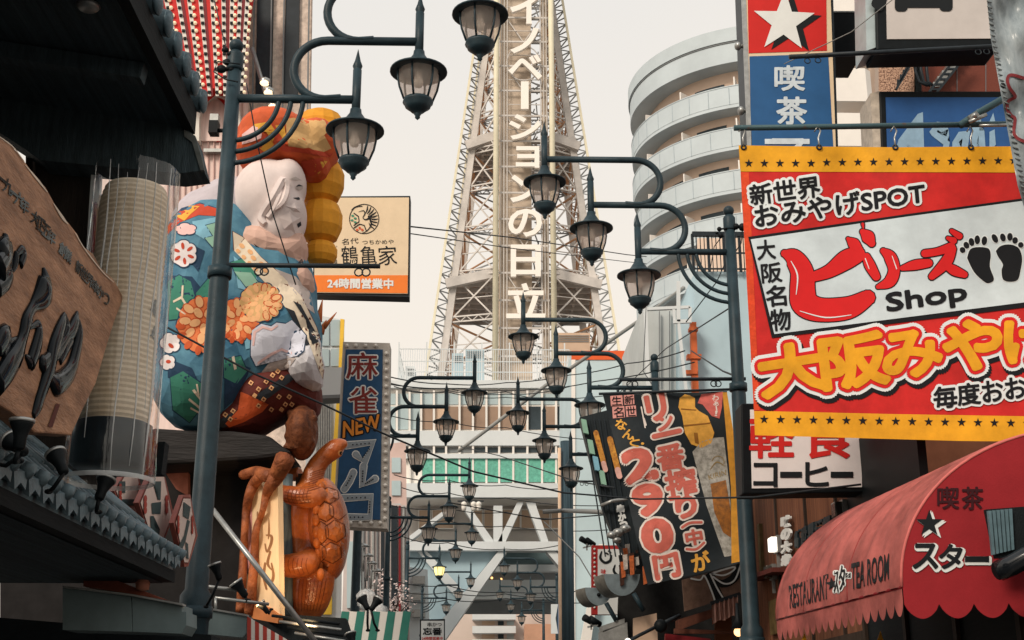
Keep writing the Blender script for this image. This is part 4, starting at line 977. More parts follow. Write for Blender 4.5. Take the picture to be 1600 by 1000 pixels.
cp = m.build('cap', CAPO, GST); merge(cp, .06, .2)
def bale(cx_, cy_, rx, ry, Y):
    k = ppm(cx_, cy_, Y); c = W(cx_, cy_, Y); n = 14; vs = []
    pr = [(.45, -1), (.8, -.78), (1.0, -.3), (1.0, .3), (.8, .78), (.45, 1)]
    m = MB(); m.lathe([(rx * k * a, ry * k * b) for a, b in pr], c, 14, smooth=False); return m
for cy_, rx, ry in ((206, 38, 34), (284, 37, 38), (347, 34, 36), (396, 26, 20)):
    bale(501, cy_, rx, ry, SYY + .35).build('golden_bale', BALE, GST)
m = MB(); eb(m, 420, 622, 84, 44, .55, SYY - .1, -28); eb(m, 478, 622, 26, 40, .42, SYY); eb(m, 380, 660, 60, 26, .5, SYY - .1, -14); hk = m.build('hakama', HAK, GST); merge(hk, .06, .22)
m = MB(); eb(m, 478, 572, 30, 34, .36, SYY - .42, -14); eb(m, 470, 540, 34, 26, .3, SYY - .38, 10); eb(m, 488, 596, 18, 14, .3, SYY - .35); cf = m.build('white_cuff', mat('white_cuff_paper', srgb(214, 212, 216), .75, 0, .18, 3, bump=.15, bscale=14), GST); merge(cf, .05, .24)
KS, HS, CS, HKS = Surf([kim, nk, cf]), Surf([hd, er]), Surf([cp]), Surf([hk, kim])
PCOL = dict(white=srgb(226, 218, 218), pinkw=srgb(224, 186, 182), red=srgb(190, 72, 48), orange=srgb(216, 118, 70), dor=srgb(190, 84, 44), peach=srgb(226, 172, 122), tan=srgb(204, 164, 110), green=srgb(64, 132, 112), dgreen=srgb(40, 96, 92), lgreen=srgb(138, 178, 158), lblue=srgb(126, 176, 196), navy=srgb(40, 66, 92), cream=srgb(226, 210, 186), grey=srgb(190, 178, 172), ink=srgb(44, 48, 54), gold=srgb(220, 164, 66), brown=srgb(110, 60, 44), lilac=srgb(206, 208, 220))
PM = {k: mat('painted_' + k, v, .75, 0, .14, 5) for k, v in PCOL.items()}
_d = [0]
def deco(surf, name, col, polys, base=.012, par=GST, step=8, edge=None):
    m, me_ = MB(), MB(); base = .005 + (base - .010) * .55
    for p in polys:
        _d[0] += 1; fill(m, surf, p, base + (_d[0] % 9) * .0004, step)
        if edge:
            cx_ = sum(q[0] for q in p) / len(p); cy_ = sum(q[1] for q in p) / len(p)
            fill(me_, surf, [(x + (x - cx_) / max(math.hypot(x - cx_, y - cy_), .1) * 1.8, y + (y - cy_) / max(math.hypot(x - cx_, y - cy_), .1) * 1.8) for x, y in p], base - .0028 + (_d[0] % 9) * .0003, step)
    if me_.v: me_.build(name + '_outline', PM[edge], par)
    if m.v: return m.build(name, PM[col], par)
# painted patterns of the kimono, laid on its real surface
deco(KS, 'pattern_red_hem', 'red', [[(262, 348), (285, 326), (312, 318), (340, 326), (348, 338), (310, 336), (280, 348), (262, 366)]], edge='navy')
deco(KS, 'pattern_gold_hem', 'gold', [[(272, 336), (296, 321), (312, 322), (296, 336), (288, 345)]], .018)
deco(KS, 'pattern_light_blue', 'lblue', [[(300, 346), (345, 338), (352, 372), (330, 380), (306, 366)], [(365, 400), (400, 430), (410, 460), (372, 450)], [(380, 520), (398, 500), (440, 530), (384, 546)]])
deco(KS, 'pattern_navy', 'navy', [[(262, 430), (300, 432), (316, 452), (300, 470), (262, 446)], [(262, 560), (300, 575), (316, 610), (290, 600), (262, 590)], [(352, 560), (392, 575), (372, 620), (350, 640)], [(296, 380), (320, 392), (310, 425), (298, 410)]], .010)
deco(KS, 'pattern_leaf', 'green', [[(262, 440), (280, 430), (298, 440), (304, 462), (296, 484), (280, 498), (264, 500)], [(306, 458), (325, 436), (345, 430), (350, 452), (335, 472), (310, 480)], [(266, 590), (286, 580), (316, 600), (312, 640), (296, 660), (270, 640)], [(350, 562), (376, 556), (386, 580), (370, 600), (350, 590)], [(360, 410), (392, 400), (404, 420), (398, 440), (372, 436)]], .014, edge='navy')
deco(KS, 'pattern_pale_leaf', 'lgreen', [[(322, 352), (345, 346), (350, 362), (334, 370)], [(320, 372), (344, 366), (350, 380), (332, 386)], [(366, 424), (392, 426), (404, 442), (384, 448)]], .017, edge='navy')
deco(KS, 'leaf_veins', 'cream', [[(270, 470), (284, 462), (296, 482), (293, 484), (283, 467), (271, 473)], [(276, 480), (290, 490), (289, 492), (275, 483)], [(284, 446), (287, 446), (286, 464), (283, 463)], [(300, 610), (304, 608), (318, 628), (316, 630)], [(296, 622), (318, 640), (316, 643), (294, 625)], [(306, 600), (309, 600), (312, 618), (309, 617)], [(298, 636), (316, 646), (314, 648), (297, 639)], [(362, 558), (366, 556), (370, 576), (366, 578)]], .021)
deco(KS, 'white_blossom', 'white', [blossom(287, 396, 21, 6, .16), blossom(266, 536, 16, 5, .2), blossom(262, 566, 12, 5, .2)], .02, edge='navy')
deco(KS, 'blossom_stamens', 'red', [circ(287 + 12 * math.cos(a), 396 + 12 * math.sin(a), 5.5, 2.6, 10, math.degrees(a)) for a in [k * math.pi / 3 + .4 for k in range(6)]] + [circ(267, 540, 5, 3, 10, 40), circ(263, 565, 4, 3, 10)], .027)
deco(KS, 'pink_blossom', 'pinkw', [blossom(290, 358, 17, 5, .2, 10, .55)], .02, edge='navy')
deco(KS, 'orange_chrysanthemum', 'orange', [blossom(318, 508, 42, 11, .1, 0, 1.05), blossom(372, 500, 34, 11, .12)], .020, edge='navy')
deco(KS, 'chrysanthemum_petals', 'peach', [circ(318 + r_ * math.cos(a), 500 + r_ * math.sin(a), 9, 6, 12, math.degrees(a)) for r_, n_ in ((14, 5), (29, 9)) for a in [2 * math.pi * k / n_ + .3 for k in range(n_)]] + [circ(370 + r_ * math.cos(a), 498 + r_ * math.sin(a), 8, 5, 12, math.degrees(a)) for r_, n_ in ((12, 5), (24, 8)) for a in [2 * math.pi * k / n_ for k in range(n_)]], .026, edge='dor')
deco(KS, 'chrysanthemum_dark_petals', 'dor', [circ(318 + 36 * math.cos(a), 512 + 36 * math.sin(a), 8, 5, 12, math.degrees(a)) for a in [.3, .8, 1.3, 1.8, 2.3, 2.8, 3.2]] + [circ(372 + 28 * math.cos(a), 504 + 28 * math.sin(a), 6, 4, 10, math.degrees(a)) for a in (.4, .9, 1.4, 1.9, 2.4)], .029)
deco(KS, 'tan_chrysanthemum', 'tan', [blossom(408, 472, 34, 13, .12, 0, .9)], .024, edge='navy')
deco(KS, 'tan_petals', 'peach', [circ(408 + r_ * math.cos(a), 472 + r_ * .9 * math.sin(a), 7, 4, 12, math.degrees(a)) for r_, n_ in ((12, 7), (25, 12)) for a in [2 * math.pi * k / n_ + .2 for k in range(n_)]], .031, edge='dor')
deco(KS, 'lapel', 'cream', [[(364, 362), (382, 372), (408, 402), (440, 430), (470, 462), (494, 510), (508, 552), (504, 592), (492, 560), (478, 522), (452, 488), (424, 452), (392, 418), (366, 392)]], .02, edge='brown')
deco(KS, 'lapel_motifs', 'peach', [circ(378 + 9 * k + (k % 2) * 4, 384 + 9.5 * k, 5, 3.4, 10, 40) for k in range(5)] + [circ(372 + 9 * k, 392 + 9.5 * k, 4, 3, 10, 40) for k in range(4)], .026)
deco(KS, 'lapel_dark_motif', 'ink', [[(446, 480), (460, 486), (474, 520), (484, 538), (478, 540), (462, 508)], [(458, 470), (470, 476), (486, 506), (494, 520), (490, 536), (484, 530), (490, 520), (478, 500)], [(486, 530), (498, 522), (502, 534), (494, 530), (488, 538)]], .028)
deco(KS, 'inner_robe', 'grey', [[(430, 420), (462, 432), (484, 456), (492, 490), (478, 480), (452, 446)], [(402, 590), (432, 552), (462, 560), (440, 590), (404, 606)]], .016)
deco(KS, 'white_cloud', 'lilac', [[(392, 540), (394, 516), (408, 506), (424, 510), (432, 504), (446, 506), (456, 500), (478, 524), (474, 548), (464, 556), (440, 548), (424, 556), (400, 572), (392, 556)]], .03, edge='navy')
deco(KS, 'cloud_outline', 'pinkw', [[(394, 540), (396, 518), (410, 509), (424, 513), (434, 507), (434, 510), (424, 517), (411, 513), (400, 520), (397, 540)], [(402, 566), (422, 552), (440, 544), (456, 550), (456, 554), (440, 548), (424, 556), (403, 570)]], .037)
deco(HKS, 'hakama_dark_fold', 'ink', [[(330, 662), (372, 640), (410, 610), (450, 584), (462, 590), (420, 622), (380, 652), (344, 672)]], .016)
deco(HKS, 'hakama_flame', 'dor', [[(352, 662), (372, 640), (376, 612), (386, 616), (388, 640), (420, 632), (410, 644), (380, 660), (358, 668)]], .02)
sq_ = [(392, 598), (404, 608), (416, 596), (424, 606), (434, 580), (440, 590), (398, 618), (412, 624), (426, 586), (352, 648), (364, 642), (360, 655), (436, 620), (446, 632), (452, 620), (440, 640), (424, 640), (456, 632), (404, 634)]
deco(HKS, 'hakama_squares', 'peach', [rot_rect(x - 3.2, y - 3.2, x + 3.2, y + 3.2, 35) for x, y in sq_], .023)
deco(HKS, 'hakama_square_centres', 'brown', [rot_rect(x - 1.5, y - 1.5, x + 1.5, y + 1.5, 35) for x, y in sq_], .027)
deco(CS, 'cap_cream_patch', 'tan', [[(446, 186), (470, 182), (508, 184), (512, 206), (486, 230), (452, 236), (448, 212)], [(484, 206), (506, 210), (518, 232), (500, 240), (478, 228)]], .014)
deco(CS, 'cap_pink_patch', 'pinkw', [[(378, 210), (396, 196), (410, 200), (408, 216), (392, 222), (378, 226)]], .015)
deco(CS, 'cap_gold_flames', 'gold', [[(396, 194), (420, 190), (432, 206), (426, 222), (416, 206), (404, 204)], [(406, 232), (420, 214), (428, 226), (416, 240)], [(430, 196), (444, 194), (448, 220), (438, 216)], [(486, 264), (500, 250), (512, 252), (498, 272)]], .018)
deco(CS, 'cap_red_flames', 'red', [[(412, 192), (424, 190), (440, 214), (452, 238), (440, 236), (428, 216)], [(400, 226), (412, 210), (418, 212), (406, 236)], [(470, 252), (504, 246), (510, 262), (486, 276), (474, 270)], [(446, 228), (490, 234), (520, 240), (516, 246), (480, 240), (448, 236)]], .021)
deco(HS, 'eye', 'grey', [circ(468, 293, 5.5, 4.5, 12)], .014)
deco(HS, 'eye_lid', 'ink', [[(462, 292), (467, 288), (474, 291), (467, 291)], [(458, 309), (467, 308), (473, 313), (466, 312)], [(464, 350), (470, 346), (471, 352), (466, 356)]], .02)
deco(HS, 'brow', 'grey', [[(452, 280), (462, 276), (472, 282), (464, 282)]], .014)
deco(Surf([ck]), 'chin_shadow_line', 'ink', [[(396, 380), (412, 392), (428, 404), (424, 408), (408, 398)], [(460, 416), (472, 404), (474, 412), (464, 420)]], .014)
# golden fan edge and spikes beside the hip
m = MB()
for p, q, r_ in (((497, 502), (504, 468), .045), ((506, 512), (526, 488), .03), ((500, 520), (510, 500), .05)): m.tube([W(*p, SYY), W(*q, SYY)], [r_, .004], 8)
m.build('orange_spike', mat('spike_orange', srgb(206, 116, 66), .6, 0, .3, 5), GST)
# dark prow and bark base below it
m = MB(); BW_ = [(235, 668), (300, 672), (360, 672), (420, 680), (440, 696), (456, 706), (440, 712), (400, 718), (330, 722), (235, 726)]
m.slab(FY(SYY - .5), BW_, .9); tag_o = m.build('dark_base_prow', mat('charred_wood', srgb(44, 42, 42), .6, 0, .5, 6, bump=.4, bscale=24, stretch=(.3, 1, 2)), GST, bev=.04)
BARK = mat('lit_driftwood', srgb(178, 104, 62), .55, 0, .5, 5, bump=1.0, bscale=24, c2=srgb(96, 50, 32))
m = MB()
for j in range(7):
    for i in range(5): eb(m, 453 + i * 8.6 + (j % 2) * 4 - j * .8, 646 + j * 9, 6.2, 5.4, .1, SYY - .36 + .03 * abs(i - 2), -25)
eb(m, 472, 676, 25, 42, .34, SYY - .2); bk = m.build('bark_support', mat('dark_driftwood', srgb(136, 82, 52), .65, 0, .5, 9, bump=1.0, bscale=16, c2=srgb(70, 38, 26)), GST); merge(bk, .022, .6, 1)
# ---- cream plank hung in driftwood
PL = F3(W(385, 760, 12.9), W(435, 760, 12.5), W(410, 960, 12.7))
t = thing('hanging_plank_sign', 'lit cream plank sign with brush lettering framed in knotted driftwood below the statue', 'signboard', PL.pt(410, 960))
m = MB(); m.slab(PL, [(398, 768), (406, 750), (412, 764), (420, 772), (434, 748), (437, 962), (420, 970), (384, 960), (384, 800)], .06); m.build('plank', mat('cream_plank', srgb(240, 206, 162), .6, 0, .18, 4, stretch=(2, 2, .2), bump=.15), t)
def log(pts, rs, name='driftwood'):
    m = MB(); q = smooth_path([(x, y, r_) for (x, y), r_ in zip(pts, rs)], 5)
    m.tube([PL.pt(x, y, .05 + .02 * math.sin(i)) for i, (x, y, _) in enumerate(q)], [r_ * .0063 for _, _, r_ in q], 9); return m.build(name, BARK, t)
log([(410, 742), (396, 758), (386, 790), (382, 840), (379, 900), (376, 955)], [9, 9, 7, 6, 7, 8]); log([(446, 716), (432, 744), (418, 768), (410, 800), (400, 830), (397, 880), (390, 960)], [16, 13, 8, 5, 6, 7, 9]); log([(380, 742), (400, 738), (425, 744), (440, 730)], [8, 10, 12, 12])
m = MB()
for p, w_ in (([(420, 810), (420, 830), (419, 842)], [1, 3, 1]), ([(416, 836), (424, 838), (423, 850), (417, 862), (414, 850)], [2, 4, 4, 3, 2]), ([(422, 862), (418, 880), (424, 890)], [3, 4, 2]), ([(424, 880), (427, 900), (422, 915)], [2, 4, 3]), ([(402, 800), (403, 840), (400, 870)], [2, 3, 2]), ([(414, 880), (412, 900), (416, 920)], [3, 4, 3])): stroke(m, PL, p, w_, .004)
m.build('brush_lettering', mat('faded_brown_ink', srgb(150, 106, 70), .7), t)
m = MB(); fill(m, PL, [(388, 780), (394, 780), (392, 900), (386, 896)], .004); m.build('pink_seal_strip', mat('pale_red_ink', srgb(200, 140, 134), .7), t)
m = MB(); m.slab(PL, [(396, 940), (420, 950), (436, 962), (434, 974), (392, 966)], .05, .03); m.build('orange_foot', mat('orange_wood', srgb(190, 118, 70), .6, 0, .2, 6), t)
t = thing('weathered_post', 'blue grey weathered timber post between the lit plank and the turtle', 'post', W(448, 960, 13.2))
m = MB(); m.tube([W(447, 975, 13.2), W(447, 742, 13.2)], .07, 10); m.build('trunk', mat('blue_grey_timber', srgb(104, 118, 122), .8, 0, .5, 7, bump=.4, bscale=20, stretch=(2, 2, .2)), t)
m = MB(); m.slab(FY(13.5), [(462, 740), (482, 740), (482, 960), (460, 960)], .1); m.build('back_board', DARKWOOD, t)
# ---- carved turtle
TY = 13.3
TUR = mat('varnished_turtle_wood', srgb(200, 112, 52), .28, 0, .45, 3.5, spec=.5, bump=.5, bscale=26, c2=srgb(140, 64, 28))
TT = thing('carved_turtle', 'varnished orange wooden turtle climbing upright with its head raised', 'sculpture', W(490, 970, TY))
def chain(m, pts, rs, dep=1.0, Y=TY, n=12):
    q = smooth_path([(x, y, r_, d) for (x, y, d), r_ in zip(pts, rs)], 5)
    m.tube([W(x, y, Y + d) for x, y, _, d in q], [r_ * ppm(480, 800, Y) for _, _, r_, _ in q], n)
m = MB()
chain(m, [(486, 760, 0), (492, 735, 0), (503, 718, 0), (514, 708, 0), (526, 700, 0), (536, 697, 0), (540, 700, 0)], [20, 17, 15, 15.5, 16, 12, 5])
chain(m, [(500, 752, .05), (482, 770, 0), (478, 800, 0), (484, 850, .02), (490, 900, 0), (484, 940, 0), (470, 970, .05)], [15, 24, 30, 32, 34, 30, 18])
chain(m, [(476, 762, -.2), (496, 776, -.3), (470, 776, -.35), (450, 772, -.3), (436, 762, -.2)], [10, 17, 16, 14, 6])
chain(m, [(490, 870, -.2), (476, 880, -.3), (456, 884, -.32), (440, 880, -.28), (432, 866, -.2)], [16, 20, 19, 15, 7])
chain(m, [(470, 740, .25), (452, 742, .3), (438, 736, .3)], [12, 11, 8]); chain(m, [(470, 845, .25), (455, 850, .3)], [10, 8])
bd_ = m.build('body', TUR, TT); merge(bd_, .024, None, 3, True)
m = MB()
k_ = ppm(515, 830, TY)
eb(m, 512, 826, 32, 78, .42, TY + .05, -7); eb(m, 522, 820, 24, 60, .36, TY + .02, -8)
sh = m.build('shell', TUR, TT); merge(sh, .035, .3, 1, False)
m = MB()
SS = Surf([sh])
for cx_, cy_, rx_, ry_ in ((514, 774, 17, 13), (528, 796, 15, 17), (508, 800, 15, 16), (524, 830, 18, 18), (502, 832, 12, 18), (537, 826, 7, 18), (518, 864, 17, 17), (501, 864, 9, 14), (533, 860, 7, 16)):
    pl = [(cx_ + rx_ * math.cos(R(60 * k + 24)) * 1.06, cy_ + ry_ * math.sin(R(60 * k + 24)) * 1.06) for k in range(6)]
    ps = [SS.pt(x, y, -.01) for x, y in pl]; p2 = [SS.pt(cx_ + (x - cx_) * .88, cy_ + (y - cy_) * .88, .014) for x, y in pl]; pi = [SS.pt(cx_ + (x - cx_) * .4, cy_ + (y - cy_) * .4, .034) for x, y in pl]
    ok = [p for p in ps + p2 + pi if p is not None]
    if len(ok) < 18: continue
    m.add(ps + p2 + pi, [(6 * j + k, 6 * j + (k + 1) % 6, 6 * j + 6 + (k + 1) % 6, 6 * j + 6 + k) for j in range(2) for k in range(6)] + [tuple(range(12, 18))])
m.build('shell_scutes', mat('varnished_scute', srgb(200, 116, 58), .26, 0, .45, 4, spec=.5, bump=.4, bscale=22, c2=srgb(126, 62, 30)), TT, bev=.004)
m = MB()
S3 = Surf([sh] + [c for c in TT.children if c.name.startswith('shell_scutes')])
for cx_, cy_, rx_, ry_ in ((514, 774, 17, 13), (528, 796, 15, 17), (508, 800, 15, 16), (524, 830, 18, 18), (502, 832, 12, 18), (518, 864, 17, 17), (501, 864, 9, 14)):
    for k in range(6):
        p, q = [(cx_ + rx_ * math.cos(R(60 * z + 24)), cy_ + ry_ * math.sin(R(60 * z + 24))) for z in (k, k + 1)]
        stroke(m, S3, [p, ((p[0] + q[0]) / 2 + .6, (p[1] + q[1]) / 2), q], [.7, 1.1, .7], .008)
m.build('shell_grooves', mat('shell_groove', srgb(84, 40, 20), .6), TT)
m = MB()
for k in range(9):
    y = 762 + k * 17; x = 498 - 4 * math.sin(k * .5) + (4 if k < 2 else 0); p = SS.pt(x, y, .0) or W(x, y, TY - .35); m.ball(p, .058, 8, 6, (.8, 1, 1.15))
m.build('shell_rim', mat('turtle_rim', srgb(188, 100, 44), .35, 0, .4, 6, bump=.3), TT, bev=.015)
HDS = Surf([bd_])
m = MB(); fill(m, HDS, circ(532, 708, 4.2, 4.6, 12), .006, 4); m.build('eye_ring', mat('turtle_eye_ring', srgb(226, 166, 110), .3), TT)
m = MB(); fill(m, HDS, circ(533, 708, 2.4, 2.8, 12), .012, 3); m.build('eye', INK, TT)
m = MB(); stroke(m, HDS, [(540, 704), (530, 716), (520, 721)], [.8, 1.4, .6], .006); m.build('mouth', mat('mouth_line', srgb(110, 52, 26), .5), TT)
m = MB()
for k in range(9):
    y = 736 + k * 3.4; stroke(m, HDS, [(484 - k * .5, y + 4), (494, y), (508 - k * .8, y - 4 + k * .2)], [.6, 1.1, .6], .004)
for k in range(8): stroke(m, HDS, [(468 + k * 6, 905), (466 + k * 5.6, 930), (466 + k * 4.6, 955)], [.7, 1.2, .6], .004)
for k in range(7): stroke(m, HDS, [(446 + k * 6, 764), (443 + k * 6, 776), (447 + k * 6, 786)], [.7, 1, .6], .004)
for k in range(4): stroke(m, HDS, [(444, 768 + k * 5), (466, 772 + k * 5), (486, 770 + k * 5)], [.7, 1, .6], .005)
for k in range(7): stroke(m, HDS, [(438 + k * 7, 872), (436 + k * 7, 884), (440 + k * 7, 896)], [.7, 1, .6], .004)
m.build('carved_lines', mat('carved_line', srgb(120, 58, 28), .6), TT)
# the spotlights that light the turtle and the plank
for nm, p, tgt, e in (('turtle_spot_lamp', W(470, 985, 11.9), W(510, 870, TY), 55), ('plank_spot_lamp', W(400, 950, 11.9), W(412, 840, 12.7), 30)):
    ld = bpy.data.lights.new(nm, 'SPOT'); ld.energy = e; ld.color = (1, .62, .3); ld.spot_size = R(62); ld.spot_blend = .8; ld.shadow_soft_size = .06
    lo_ = bpy.data.objects.new(nm, ld); COL.objects.link(lo_); lo_.location = p; lo_.rotation_euler = (tgt - p).to_track_quat('-Z', 'Y').to_euler()
spot(566, 936, 11.8, .05, (-.5, .3, .8), 'black spotlight low between the turtle and the green striped awning', arm=(575, 985))
spot(548, 992, 11.7, .05, (-.3, .2, .9), 'black spotlight at the bottom edge below the turtle', arm=(545, 1030))
spot(590, 938, 12.2, .05, (.5, .3, .8), 'black spotlight right of its twin against the green striped awning', arm=(590, 985))
t = thing('rack_of_rods', 'dark rack of pale rods at the foot of the turtle', 'rack', W(490, 1000, 12.2))
for k in range(5):
    m = MB(); m.tube([W(425 + k * 12, 962 + k * 9, 12.2), W(530 + k * 3, 975 + k * 9, 12.0)], .014, 6); m.build('rod', SILVER if k % 2 else BLACK, t)
m = MB(); m.slab(FY(12.6), [(420, 958), (540, 966), (560, 1030), (420, 1030)], .2); m.build('dark_board', SOF, t)
# ---- sign with the crane emblem
CY = 17.3; C_ = FY(CY)
t = thing('crane_sign', 'square cream hanging sign with round crane emblem and an orange band below', 'sign', C_.pt(566, 463))
m = MB(); m.slab(C_, [(490, 307), (641, 306), (639, 464), (489, 460)], .25); m.build('case', IRON2, t)
m = MB(); m.slab(C_, [(492, 309), (639, 308.5), (637, 459), (491, 457)], .02, .02); m.build('cream_face', CREAM, t)
m = MB(); m.slab(C_, [(491, 430), (637, 430), (636.5, 458), (491, 456)], .01, .024); m.build('orange_band', ORANGE, t)
m = MB(); text(m, C_, '24時間営業中', [(512, 435), (614, 436), (614, 451), (512, 450)], .03, .012, .5, 6); m.build('white_lettering', WHITEB, t)
m = MB()
for s, q in (('鶴', (533, 384, 559, 413)), ('亀', (563, 384, 588, 414)), ('家', (591, 384, 620, 414))): text(m, C_, s, q, .026, .0, tilt=-3)
text(m, C_, '名代', [(534, 373), (560, 371), (560, 380), (534, 383)], .026, .0); text(m, C_, 'つちかめや', [(566, 375), (615, 374), (615, 381), (566, 382)], .026, .0)
for s, q in (('串', (508, 374, 518, 385)), ('か', (509, 387, 518, 393)), ('つ', (509, 396, 517, 401)), ('ど', (520, 384, 527, 391)), ('て', (520, 394, 527, 401)), ('焼', (519, 405, 527, 414))): text(m, C_, s, q, .026, .0)
m.build('black_lettering', INK, t)
def ring(m, s, cx_, cy_, r, w_, off, a0=0, a1=360, n=40):
    o = [(cx_ + (r) * math.cos(R(a0 + (a1 - a0) * k / n)), cy_ + r * math.sin(R(a0 + (a1 - a0) * k / n))) for k in range(n + 1)]
    i = [(cx_ + (r - w_) * math.cos(R(a0 + (a1 - a0) * k / n)), cy_ + (r - w_) * math.sin(R(a0 + (a1 - a0) * k / n))) for k in range(n + 1)]
    vs = [s.pt(*p, off) for p in o] + [s.pt(*p, off) for p in i]
    m.add(vs, [(k, k + 1, n + 2 + k, n + 1 + k) for k in range(n)])
m = MB(); ex_, ey_ = 569, 342
ring(m, C_, ex_, ey_, 23.5, 1.2, .026)
for k in range(9):
    a = R(-78 + k * 15); stroke(m, C_, [(ex_ + 10 * math.cos(a), ey_ + 9 * math.sin(a)), (ex_ + 15 * math.cos(a + .1), ey_ + 15 * math.sin(a + .1)), (ex_ + 21 * math.cos(a + .05), ey_ + 21 * math.sin(a + .05))], [.8, 2.2, 1.2], .026)
stroke(m, C_, [(560, 331), (568, 329), (570, 334), (567, 340), (572, 343), (580, 338)], [.6, 1.2, 1.6, 1.2, 2, 3.4], .026); stroke(m, C_, [(576, 338), (580, 350), (574, 360), (566, 364)], [3, 2, 1.4, .8], .027)
stroke(m, C_, [(553, 333), (560, 338), (561, 346), (553, 352)], [1.6] * 4, .028, 1); stroke(m, C_, [(553, 356), (562, 350), (569, 352), (572, 360)], [1.6] * 4, .028, 1); stroke(m, C_, [(549, 328), (556, 323), (566, 322)], [1, 1.8, 1], .028)
m.build('crane_emblem', INK, t)
m = MB()
for x, y in ((551, 337), (555, 341), (550, 344), (555, 347)): fill(m, C_, circ(x, y, 2.4, 1.5, 10), .03 + .0002 * x % .001)
m.build('green_emblem_leaf', mat('emblem_green', srgb(60, 140, 110), .6), t)
m = MB()
for x, y in ((562, 356), (558, 359), (566, 359)): fill(m, C_, circ(x, y, 2, 2, 10), .03)
m.build('red_emblem_berry', mat('emblem_red', srgb(206, 90, 50), .6), t)
# ---- blue mahjong sign
MY = 20.5; M_ = FY(MY)
MZF = mat('cream_grey_sign_frame', srgb(190, 184, 176), .6, 0, .15, 4)
t = thing('mahjong_sign', 'tall blue vertical mahjong sign framed with round bulbs', 'sign', M_.pt(570, 825))
m = MB(); m.slab(M_, [(536, 534), (609, 536), (605, 826), (520, 822)], .4); m.build('frame', MZF, t)
m = MB(); m.slab(M_, [(540, 546), (598, 546), (594, 812), (524, 810)], .02, .02); m.build('blue_face', mat('mahjong_blue', srgb(40, 80, 118), .55, 0, .2, 4), t)
for k in range(21):
    m = MB(); m.ball(M_.pt(603.5 - k * .12, 552 + k * 12.9, .03), .033, 10, 6); m.build('bulb', WHITE, t)
for x in (542, 556, 571, 587):
    m = MB(); m.ball(M_.pt(x, 540, .03), .033, 10, 6); m.build('bulb', WHITE, t)
for x in (530, 548, 563, 580, 594):
    m = MB(); m.ball(M_.pt(x, 817, .03), .033, 10, 6); m.build('bulb', WHITE, t)
NEO = mat('dark_red_neon', srgb(134, 48, 44), .4, 0, .3, 20)
mw_, mk, mr = MB(), MB(), MB()
for s, q in (('麻', (541, 551, 590, 592)), ('雀', (545, 604, 589, 646))):
    text(mw_, M_, s, q, .026, .02, 1.8, 12); text(mr, M_, s, q, .036, .012)
text(mk, M_, 'NEW', [(537, 659), (592, 648), (594, 670), (536, 684)], .036, .03)
kb, ki = MB(), MB()
for pts in ([(540, 696), (584, 691), (570, 722), (556, 710)], [(552, 738), (546, 752), (538, 764)], [(568, 728), (566, 758), (586, 748)], [(536, 778), (580, 776), (578, 808), (532, 808)]):
    stroke(kb, M_, pts, [13] * len(pts), .026, 1); stroke(ki, M_, pts, [10] * len(pts), .032, 1)
mw_.build('white_edging', WHITEB, t); mr.build('red_lettering', NEO, t)
m = MB(); text(m, M_, 'NEW', [(537, 659), (592, 648), (594, 670), (536, 684)], .026, .03, 2.2); m.build('new_edging', INK, t)
mk.build('orange_lettering', mat('neon_orange', srgb(226, 140, 50), .4), t); kb.build('lower_edging', WHITEB, t); ki.build('lower_lettering', mat('bulb_trough_grey', srgb(150, 160, 168), .5, 0, .2, 30), t)
m = MB()
for a, b in (((548, 695), (580, 692)), ((578, 700), (566, 716)), ((550, 742), (540, 760)), ((567, 734), (566, 754)), ((570, 756), (584, 748)), ((540, 778), (574, 777)), ((578, 782), (577, 802)), ((570, 808), (538, 808))):
    for k in range(5):
        f = (k + .5) / 5; m.ball(M_.pt(a[0] + (b[0] - a[0]) * f, a[1] + (b[1] - a[1]) * f, .045), .012, 6, 4)
tag(m.build('tiny_bulbs', INK, t), kind='stuff')
# ---- small things low on the left
t = thing('striped_awning', 'green and white striped awning at the bottom right of the turtle', 'awning', W(580, 1010, 17))
for k in range(9):
    x0 = 520 + k * 12; m = MB(); m.slab(FY(17), [(x0 + 14, 955), (x0 + 26, 956), (x0 + 16, 1030), (x0 + 2, 1030)], .03, .0 if k % 2 else .004); m.build('stripe', WHITE if k % 2 else mat('awning_green', srgb(58, 126, 112), .7, 0, .15, 5), t)
FISH = clear('clear_bag_plastic', (.9, .92, .92, 1), .45, .1, (.85, .86, .86, 1), bump=.8)
for x, y, r_, lb in ((572, 936, 16, 'crumpled clear plastic bag hanging left, against the second lamp post'), (588, 958, 18, 'crumpled clear plastic bag hanging right, above the green striped awning')):
    t = thing('plastic_bag', lb, 'plastic bag', W(x, y + r_, 19), 'clear bags hanging by the green awning')
    m = MB(); k_ = ppm(x, y, 19); m.ball(W(x, y, 19), r_ * k_, 14, 10, (1, .8, .95)); m.v = [v + Vector((random.uniform(-1, 1), random.uniform(-1, 1), random.uniform(-1, 1))) * .022 for v in m.v]; m.build('film', FISH, t)
    m = MB(); m.tube([W(x, y - r_, 19), W(x - 2, y - r_ - 18, 19)], .008, 5); m.build('string', WIRE, t)
for i, (x, y) in enumerate(((570, 853), (576, 868), (582, 880), (590, 892))):
    t = thing('wall_lamp', 'small grey shade wall lamp, ' + ('topmost', 'second from the top', 'third from the top', 'lowest')[i] + ' of four below the mahjong sign', 'wall lamp', W(x, y, 30), 'stepped wall lamps below the mahjong sign')
    m = MB(); m.lathe([(.0, .06), (.03, .05), (.13, 0), (.12, -.02)], W(x, y, 30), 12); m.build('shade', SILVER, t)
    m = MB(); m.tube([W(x - 1, y + 3, 30), W(x - 3, y + 40, 30)], .025, 6); m.build('stem', SILVER, t)
S40 = FY(40)
